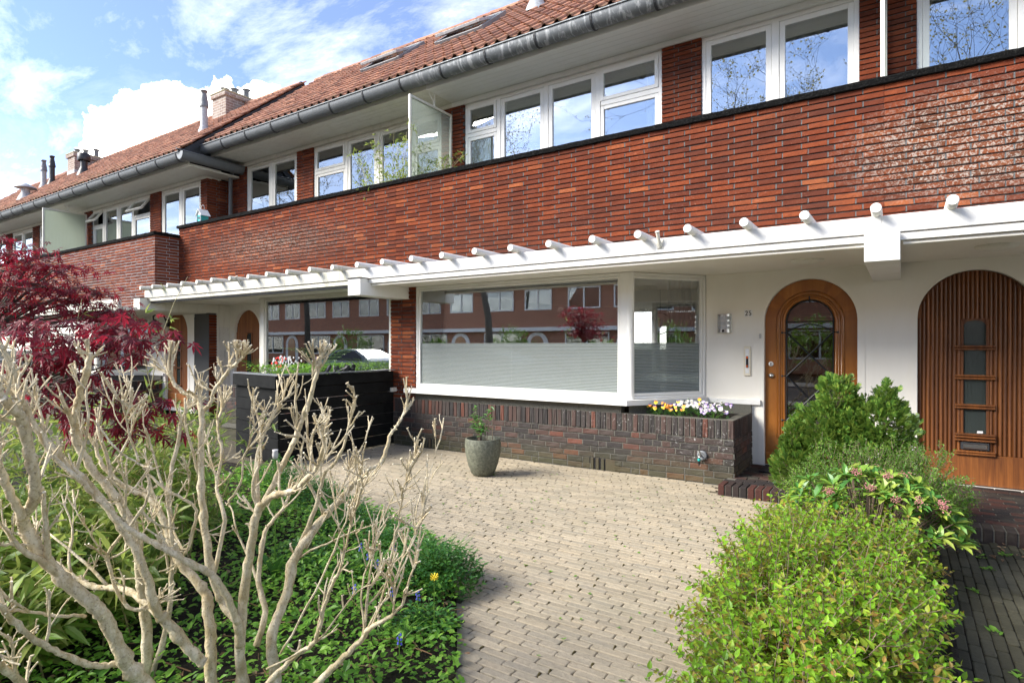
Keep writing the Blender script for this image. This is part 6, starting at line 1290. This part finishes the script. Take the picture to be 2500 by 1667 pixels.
# ------------------------------------------------------------------ ground cover of the bed and its small flowers
def cover():
    g = random.Random(41); items = []; LV = []
    gg = np.random.default_rng(9)
    for k in range(5):      # lobed round leaf
        V = [(0, 0.45, 0.04)]; n = 10
        for i in range(n): a = 2 * math.pi * i / n; r_ = (0.5 if i % 2 else 0.36) * gg.uniform(0.9, 1.1) * (0.5 if i == 0 else 1); V.append((math.sin(a) * r_, 0.45 - math.cos(a) * r_, gg.uniform(-0.05, 0.06)))
        LV.append((np.array(V), [(0, 1 + i, 1 + (i + 1) % n) for i in range(n)]))
    P = leaf_v(0.5, 0.1, 0.1, 4, 15)
    def hgt(x, y): return 0.05 + 0.10 * (0.5 + 0.5 * math.sin(x * 3.1 + 2 * math.sin(y * 2.3))) * (0.5 + 0.5 * math.sin(y * 4.1 + x))
    def dens(x, y): return 0.5 + 0.5 * math.sin(x * 2.3 + 1.7 * math.sin(y * 3.0 + 1)) * math.sin(y * 2.7 + x * 1.1)
    n = 0
    while n < 15000:
        x, y = g.uniform(-6.8, -1.3), g.uniform(0.4, 4.6)
        if y > y_bed(x) + 0.02 or dens(x, y) < g.random() * 0.42: continue
        h = hgt(x, y) * (1.0 if y < y_bed(x) - 0.15 else 0.6); p = Vector((x, y, 0.02 + h * g.random() ** 0.5)); a = g.uniform(0, 6.28)
        items.append((g.randrange(5), lm(p, Vector((math.cos(a), math.sin(a), g.uniform(-0.15, 0.4))), g.uniform(0.018, 0.045), g.uniform(-0.5, 0.5)))); n += 1
    n = 0
    while n < 9000:
        x, y = g.uniform(-6.8, -1.3), g.uniform(0.4, 4.6)
        if y > y_bed(x) + 0.02 or dens(x + 1.7, y) < g.random() * 0.8: continue
        p = Vector((x, y, 0.03 + (hgt(x, y) + 0.05) * g.random() ** 0.6)); a = g.uniform(0, 6.28); items.append((5 + g.randrange(4), lm(p, Vector((math.cos(a), math.sin(a), g.uniform(0.0, 1.0))), g.uniform(0.02, 0.06), g.uniform(-0.5, 0.5)))); n += 1
    LV = LV + P
    o = scatter('ground_cover', LV, items, MAT['l_cover'], None, 0, 'ground_cover'); tag(o, 'fresh green lobed leaves covering the bed round the bare shrub', 'ground cover')
    items = []; st = MB()
    for (cx, cy, rx, ry, hh, nn) in ((-2.55, 2.95, 0.34, 0.32, 0.30, 420), (-3.1, 3.2, 0.4, 0.25, 0.25, 380), (-2.2, 2.45, 0.2, 0.2, 0.14, 120), (-3.9, 3.4, 0.5, 0.25, 0.28, 380), (-4.8, 3.75, 0.5, 0.25, 0.3, 320), (-3.4, 2.7, 0.5, 0.3, 0.18, 260), (-5.7, 4.0, 0.5, 0.3, 0.35, 320)):
        for k in range(nn):
            a = g.uniform(0, 6.28); q = g.random() ** 0.5; x, y = cx + math.cos(a) * q * rx, cy + math.sin(a) * q * ry; h = hh * (1 - 0.5 * q * q) * g.uniform(0.35, 1.1); d = Vector((math.cos(a) * q * 0.6, math.sin(a) * q * 0.6, 1)) + rv(g, 0.3); e = Vector((x, y, h)); st.tube([e - d.normalized() * min(h, 0.12), e], [0.0016, 0.001], 3, cap=False)
            for j in range(5): b = j * 2.4 + a; items.append((g.randrange(4), lm(e - d.normalized() * 0.018 * j, Vector((math.cos(b), math.sin(b), 0.35)) + rv(g, 0.2), g.uniform(0.022, 0.042), g.uniform(-0.3, 0.3))))
    t = thing('periwinkle', (-3.2, 3.1, 0.02), 'glossy green periwinkle mounds along the terrace edge', 'ground cover'); st.build('stems', MAT['l_grass'], t); scatter('leaf', P, items, MAT['l_dark'], t, 300, 'foliage', size=0.035)
    # grass-like tuft
    items = []; GV = leaf_v(0.045, 0.0, 0.45, 4, 20, 0.4)
    for (cx, cy, nn, L) in ((-2.65, 3.05, 90, 0.34), (-3.0, 2.75, 60, 0.3), (-2.2, 2.25, 40, 0.2), (-3.6, 3.0, 50, 0.3)):
        for k in range(nn): a = g.uniform(0, 6.28); items.append((g.randrange(4), lm(Vector((cx + g.gauss(0, 0.05), cy + g.gauss(0, 0.05), 0.02)), Vector((math.cos(a) * 0.5, math.sin(a) * 0.5, 1)), L * g.uniform(0.6, 1.1))))
    o = scatter('grass_tuft', GV, items, MAT['l_grass'], None, 0, 'grass_tufts'); tag(o, 'thin upright grass tufts by the terrace edge', 'grass')
    # litter
    items = []
    for k in range(900):
        x, y = g.uniform(-6.5, -1.25), g.uniform(0.6, 4.4)
        if y > y_bed(x) + 0.10: continue
        if y < y_bed(x) - 0.3 and g.random() < 0.35: continue
        items.append((g.randrange(4), TRS((x, y, 0.035 + g.uniform(0, 0.02)), (g.uniform(-0.5, 0.5), g.uniform(-0.5, 0.5), g.uniform(0, 6.28)), g.uniform(0.02, 0.055))))
    for k in range(60): items.append((g.randrange(4), TRS((g.uniform(0.3, 1.5), g.uniform(5.6, 6.05) if k < 40 else g.uniform(3, 6), 0.012), (g.uniform(-0.3, 0.3), g.uniform(-0.3, 0.3), g.uniform(0, 6.28)), g.uniform(0.025, 0.06))))
    o = scatter('leaf_litter', leaf_v(0.5, 0.15, 0.15, 4, 30), items, MAT['l_dead'], None, 0, 'leaf_litter'); tag(o, 'dry brown leaves scattered on soil and paving edges', 'leaf litter')
    st = MB()
    for k in range(330):
        x, y = g.uniform(-6.0, -1.4), g.uniform(0.6, 4.2)
        if y > y_bed(x) - 0.05: continue
        a = g.uniform(0, 6.28); L = g.uniform(0.06, 0.3); p = Vector((x, y, 0.045 + g.uniform(0, 0.03))); d = Vector((math.cos(a), math.sin(a), g.uniform(-0.1, 0.25))); st.tube([p, p + d * L * 0.5 + rv(g, 0.008), p + d * L], [0.003, 0.0028, 0.002], 4, cap=False)
    tag(st.build('dry_canes', MAT['l_dead']), 'dry broken canes lying on the soil of the bed', 'canes', kind='stuff')
    # weeds in the paving
    items = []
    for k in range(190):
        x, y = g.uniform(-4.5, -0.6), g.uniform(2.4, 6.4)
        if y < y_bed(x) + 0.1: continue
        for j in range(g.randint(4, 9)): a = g.uniform(0, 6.28); items.append((g.randrange(4), lm(Vector((x, y, 0.0)), Vector((math.cos(a), math.sin(a), 0.5)), g.uniform(0.008, 0.022))))
    for k in range(26):
        x, y = g.uniform(0.35, 1.6), g.uniform(3.0, 6.0)
        for j in range(9): a = g.uniform(0, 6.28); items.append((g.randrange(4), lm(Vector((x + g.gauss(0, .02), y + g.gauss(0, .02), 0.0)), Vector((math.cos(a), math.sin(a), 0.5)), g.uniform(0.02, 0.05))))
    o = scatter('weeds', P, items, MAT['l_cover'], None, 0, 'paving_weeds'); tag(o, 'tiny green weeds in the paving joints', 'weeds')
cover()
def blue_flower(p, k):
    g = random.Random(k); t = thing('bluebell', (p.x, p.y, 0.02), BL_[k], 'flower', 'blue flowers in the bed'); m = MB(); m.tube([(p.x, p.y, 0.02), p], [0.0025, 0.0018], 4); m.build('stalk', MAT['l_grass'], t)
    m = MB()
    for j in range(7):
        a = j * 2.2; q = p + Vector((math.cos(a) * 0.009, math.sin(a) * 0.009, -0.008 * j)); m.lathe([(0.001, 0.004), (0.004, 0.0), (0.006, -0.008)], q, 6)
    m.build('blossom', MAT['p_blue'], t)
BL_ = ['blue flower spike left of the dandelion, nearest it', 'blue flower spike among grass above the dandelion', 'blue flower spike beside a thin bare stem', 'lowest blue flower spike in front of the bare shrub', 'blue flower spike farthest back along the terrace edge', 'blue flower spike between two leaning stems', 'blue flower spike low at the mound foot', 'blue flower spike near the right shrub tips']
for k, (u, v, d) in enumerate(((1020, 1440, 3.25), (960, 1330, 3.6), (900, 1345, 3.6), (975, 1545, 2.85), (880, 1325, 3.8), (920, 1365, 3.5), (865, 1425, 3.3), (955, 1430, 3.2))): blue_flower(at_depth(u, v, d), k)
p = at_depth(1060, 1412, 3.2); t = thing('dandelion', (p.x, p.y, 0.02), 'single yellow dandelion at the edge of the bed', 'flower'); m = MB(); m.tube([(p.x, p.y, 0.02), p], [0.003, 0.002], 5); m.build('stalk', MAT['l_grass'], t)
m = MB()
for k in range(26): a = k * 2.4; m.add([p, p + Vector((math.cos(a) * .02 - math.sin(a) * .004, math.sin(a) * .02 + math.cos(a) * .004, 0.012 * (k % 3))), p + Vector((math.cos(a) * .024, math.sin(a) * .024, 0.012 * (k % 3))), p + Vector((math.cos(a) * .02 + math.sin(a) * .004, math.sin(a) * .02 - math.cos(a) * .004, 0.012 * (k % 3)))], [(0, 1, 2, 3)])
m.build('flower', MAT['p_yellow'], t)
p = at_depth(672, 1110, 3.9); t = thing('tulip', (p.x, p.y, 0.02), 'single white tulip behind the bare stems', 'flower'); m = MB(); m.tube([(p.x, p.y, 0.02), (p.x, p.y, p.z)], 0.004, 6); m.build('stalk', MAT['l_grass'], t)
m = MB(); m.lathe([(0.003, -0.03), (0.016, -0.02), (0.020, 0.0), (0.016, 0.022), (0.019, 0.034), (0.012, 0.03), (0.004, 0.02)], p, 12); m.build('flower', MAT['p_white'], t, smooth=True)
LVt = leaf_v(0.22, 0.05, 0.2, 2, 50); scatter('leaf', LVt, [(0, lm(Vector((p.x, p.y, 0.03)), Vector((0.5, -0.2, 1)), 0.3)), (1, lm(Vector((p.x, p.y, 0.03)), Vector((-0.4, -0.3, 1)), 0.28))], MAT['l_dark'], t, 10)
# --- stoneware pot with a young shrub
pc = Vector((-4.27, 5.83, 0)); t = thing('plant_pot', pc, 'tall grey green stoneware pot on the terrace', 'pot')
m = MB(); m.lathe([(0.0, 0.0), (0.115, 0.0), (0.14, 0.02), (0.185, 0.14), (0.215, 0.27), (0.222, 0.37), (0.215, 0.43), (0.212, 0.445), (0.200, 0.447), (0.196, 0.43), (0.2, 0.37)], pc, 40); smooth_by_angle(m.build('pot', MAT['pot'], t), 60)
m = MB(); m.lathe([(0, 0.40), (0.2, 0.395)], pc, 24); m.build('soil', MAT['soil'], t)
g = random.Random(61); t2 = thing('pot_shrub', pc + Vector((0, 0, 0.4)), 'young leafy shrub growing in the stoneware pot', 'shrub'); st = MB(); it = []
for k in range(9):
    a = g.uniform(0, 6.28); b = pc + Vector((math.cos(a) * 0.06, math.sin(a) * 0.06, 0.4)); e = b + Vector((math.cos(a) * 0.07 + g.uniform(-.03, .03), math.sin(a) * 0.07, g.uniform(0.16, 0.40) if k > 2 else 0.42)); st.tube([b, b.lerp(e, 0.5) + rv(g, 0.012), e], [0.005, 0.004, 0.003], 5)
    for j in range(16): f = g.uniform(0.35, 1.0); q = b.lerp(e, f); a2 = g.uniform(0, 6.28); it.append((g.randrange(4), lm(q, Vector((math.cos(a2), math.sin(a2), g.uniform(-0.3, 0.8))), g.uniform(0.06, 0.10), g.uniform(-0.3, 0.3))))
for s_, n_ in ((0.16, 0), (-0.03, 0)): st.tube([pc + Vector((s_, -0.03, 0.4)), pc + Vector((s_ + 0.02, -0.05, 0.62)), pc + Vector((s_ + 0.01, -0.05, 0.70))], [0.005, 0.004, 0.003], 5)
st.build('stems', MAT['twig'], t2); scatter('leaf', leaf_v(0.3, 0.08, 0.2, 4, 70), it, MAT['l_rhodo'], t2, 300, size=0.07)
# --- pansies in the brick planter
def pansy(cx, cy, z, cols, label, seed, n=16, rx=0.14):
    g = random.Random(seed); t = thing('pansy_plant', (cx, cy, z), label, 'flower', 'pansies in the brick planter'); it = []; st = MB()
    for k in range(110): a = g.uniform(0, 6.28); q = g.random() ** 0.5 * rx; p = Vector((cx + math.cos(a) * q * 1.2, cy + math.sin(a) * q * 0.8, z + g.uniform(0.0, 0.14) * (1.25 - q / rx))); it.append((g.randrange(4), lm(p, Vector((math.cos(a), math.sin(a), 0.4)) + rv(g, 0.5), g.uniform(0.02, 0.04))))
    for k in range(14): a = g.uniform(0, 6.28); q = g.random() * rx; st.tube([(cx, cy, z - 0.02), (cx + math.cos(a) * q, cy + math.sin(a) * q, z + 0.08)], 0.0018, 4, cap=False)
    st.build('stems', MAT['l_grass'], t); scatter('leaf', leaf_v(0.45, 0.1, 0.1, 4, 80), it, MAT['l_dark'], t, 0, 'foliage')
    for k in range(n):
        a = g.uniform(0, 6.28); q = g.random() ** 0.5 * rx; p = Vector((cx + math.cos(a) * q * 1.25, cy + math.sin(a) * q * 0.8 - 0.02, z + 0.06 + g.uniform(0.02, 0.12) * (1.25 - q / rx))); d = Vector((g.uniform(-0.5, 0.5) - 0.1, -1, g.uniform(0.1, 0.8))).normalized(); Mx = frame(d); s = g.uniform(0.015, 0.022); m = MB(); ca, cb = g.choice(cols)
        for j, (ang, rr) in enumerate(((0, 1.0), (72, 0.9), (144, 0.9), (216, 0.9), (288, 0.9))):
            a2 = R(ang - 90); c2 = Vector((math.cos(a2) * s * 0.62, 0.0006 * j, math.sin(a2) * s * 0.62)); m.cm = 0 if j in (0,) else (1 if j in (2, 3) else 0)
            m.add([tuple(p + Mx @ Vector((c2.x + math.cos(b) * s * 0.62 * rr, c2.y + 0.002 * (i % 2), c2.z + math.sin(b) * s * 0.62 * rr))) for i, b in enumerate([2 * math.pi * i / 7 for i in range(7)])], [tuple(range(7))])
        m.cm = 2; m.add([tuple(p + Mx @ Vector((math.cos(b) * s * 0.22, 0.005, math.sin(b) * s * 0.22))) for b in [2 * math.pi * i / 6 for i in range(6)]], [tuple(range(6))]); m.build('flower', [MAT[ca], MAT[cb], MAT['p_yellow']], t)
OR = [('p_orange', 'p_orange'), ('p_orange', 'p_purple'), ('p_yellow', 'p_orange'), ('p_yellow', 'p_purple')]; WH = [('p_white', 'p_lilac'), ('p_white', 'p_white'), ('p_lilac', 'p_white'), ('p_lilac', 'p_purple')]
zp = 0.725
pansy(-2.50, 7.06, zp, OR, 'orange pansies at the left end of the brick planter', 1, 14, 0.12); pansy(-2.24, 7.02, zp, OR[1:], 'orange and purple pansies next to the left end of the planter', 2, 14, 0.13); pansy(-2.05, 7.18, zp + 0.02, WH + OR[2:3], 'mixed white and yellow pansies in the planter middle', 3, 18, 0.15); pansy(-2.22, 7.30, zp + 0.03, WH[1:2], 'small white blossoms behind the orange pansies', 4, 26, 0.15); pansy(-1.84, 7.03, zp, WH, 'white and lilac pansies at the right end of the planter', 5, 22, 0.15); pansy(-1.86, 7.32, zp + 0.04, WH + [('p_purple', 'p_purple')], 'lilac and purple pansies behind the white ones', 6, 18, 0.15)
# --- black timber planter of the neighbour, with its plants
t = thing('timber_planter', (-7.3, 5.8, 0), 'tall black board planter between the two front gardens', 'planter')
bh = 0.165
for i in range(7):
    z0 = 0.02 + i * bh; MB().box(-6.83, -6.795 + rnd.uniform(-0.002, 0.003), 4.76, 6.86, z0, z0 + bh - 0.011, 0.004).build('board', MAT['blackwood'], t)
A = Vector((-6.795, 4.77)); B = Vector((-8.05, 4.95)); dv = (B - A).normalized(); nn = Vector((-dv.y, dv.x))
for i in range(7):
    z0 = 0.02 + i * bh; off = 0.05 if i == 6 else 0.0; m = MB(); q = [A, B, B + nn * -0.035, A + nn * -0.035]; m.prism([(p.x, p.y - (off if i == 6 else 0)) for p in q][::-1], 'z', z0, z0 + bh - 0.006); m.build('board', MAT['blackwood'], t)
m = MB(); m.prism([(-6.77, 4.73), (-6.77, 6.87), (-6.90, 6.87), (-6.90, 4.86), (-8.05, 5.03), (-8.06, 4.90)], 'z', 1.176, 1.192); m.build('top_edging', MAT['grey'], t)
m = MB(); m.prism([(-6.84, 4.82), (-6.84, 6.86), (-8.05, 6.86), (-8.05, 4.99)], 'z', 0.9, 1.15); m.build('soil', MAT['soil'], t)
g = random.Random(71); it = []; P = leaf_v(0.45, 0.1, 0.12, 4, 90)
for k in range(1900): x, y = g.uniform(-8.0, -6.9), g.uniform(5.0, 6.8); a = g.uniform(0, 6.28); it.append((g.randrange(4), lm(Vector((x, y, 1.15 + g.uniform(0, 0.14))), Vector((math.cos(a), math.sin(a), 0.5)), g.uniform(0.03, 0.06))))
o = scatter('low_planting', P, it, MAT['l_cover'], None, 0, 'low_planting'); tag(o, 'low green plants filling the black planter', 'plants')
def fern(c, n, L, label, seed):
    g = random.Random(seed); t = thing('fern', c, label, 'fern', 'ferns in the black planter'); st = MB(); it = []; LV = leaf_v(0.3, 0.0, 0.1, 3, 95)
    for k in range(n):
        a = g.uniform(0, 6.28); d = Vector((math.cos(a) * 0.45, math.sin(a) * 0.45, 1)).normalized(); P = [Vector(c)]
        for i in range(9): d = (d + Vector((math.cos(a) * 0.09, math.sin(a) * 0.09, -0.08))).normalized(); P.append(P[-1] + d * L / 9)
        st.tube(P, 0.002, 3, cap=False)
        for i in range(2, 10):
            for s in (-1, 1):
                sd = d.cross(Vector((0, 0, 1))).normalized() * s; it.append((g.randrange(3), lm(P[i], sd + d * 0.4, L * 0.2 * (1.1 - i / 10), 0)))
    st.build('stalks', MAT['l_grass'], t); scatter('leaflet', LV, it, MAT['l_fern'], t, 0, 'fronds')
fern((-7.75, 5.15, 1.15), 14, 0.42, 'light green fern at the left end of the black planter', 1); fern((-7.3, 5.9, 1.15), 16, 0.75, 'big feathery fern before the neighbour window', 2); fern((-6.98, 6.35, 1.15), 12, 0.45, 'fern beside the brick pier in the black planter', 4); fern((-7.1, 5.4, 1.15), 9, 0.3, 'small fern near the planter corner', 3)
def posy(c, cols, n, r_, label, seed):
    g = random.Random(seed); t = thing('flowering_plant', c, label, 'flower', 'flowers in the black planter'); m = MB(); mats = [MAT[q] for q in cols]; st = MB()
    for k in range(n):
        p = Vector(c) + Vector((g.gauss(0, r_), g.gauss(0, r_), g.uniform(0.06, 0.25))); m.cm = k % len(cols); s = g.uniform(0.012, 0.02); m.add([p + Vector((math.cos(a) * s, -0.006 * (i % 2), math.sin(a) * s)) for i, a in enumerate([2 * math.pi * i / 8 for i in range(8)])], [tuple(range(8))])
        if k % 3 == 0: st.tube([Vector(c), p], 0.0015, 3, cap=False)
    m.build('flowers', mats, t); st.build('stalks', MAT['l_grass'], t)
posy((-7.60, 5.45, 1.15), ['p_white'], 80, 0.10, 'white flowers at the left in the black planter', 5); posy((-7.45, 5.25, 1.17), ['p_red', 'p_white', 'p_red'], 24, 0.05, 'red and white flowers before the white ones in the black planter', 6); posy((-7.05, 5.55, 1.15), ['p_purple'], 26, 0.03, 'dark violet flower spikes in the black planter', 7)
m = MB(); g = random.Random(9)
for k in range(26): a = g.uniform(0, 6.28); q = Vector((-6.98 + g.gauss(0, .05), 5.95 + g.gauss(0, 0.16), 1.13)); m.tube([q, q + rv(g, 0.08) + Vector((0, 0, 0.07)), q + rv(g, 0.12) + Vector((0, 0, 0.13 * g.random()))], [0.03, 0.03, 0.008], 6)
tag(m.build('driftwood', MAT['black']), 'gnarled dark root lying on the black planter', 'root')
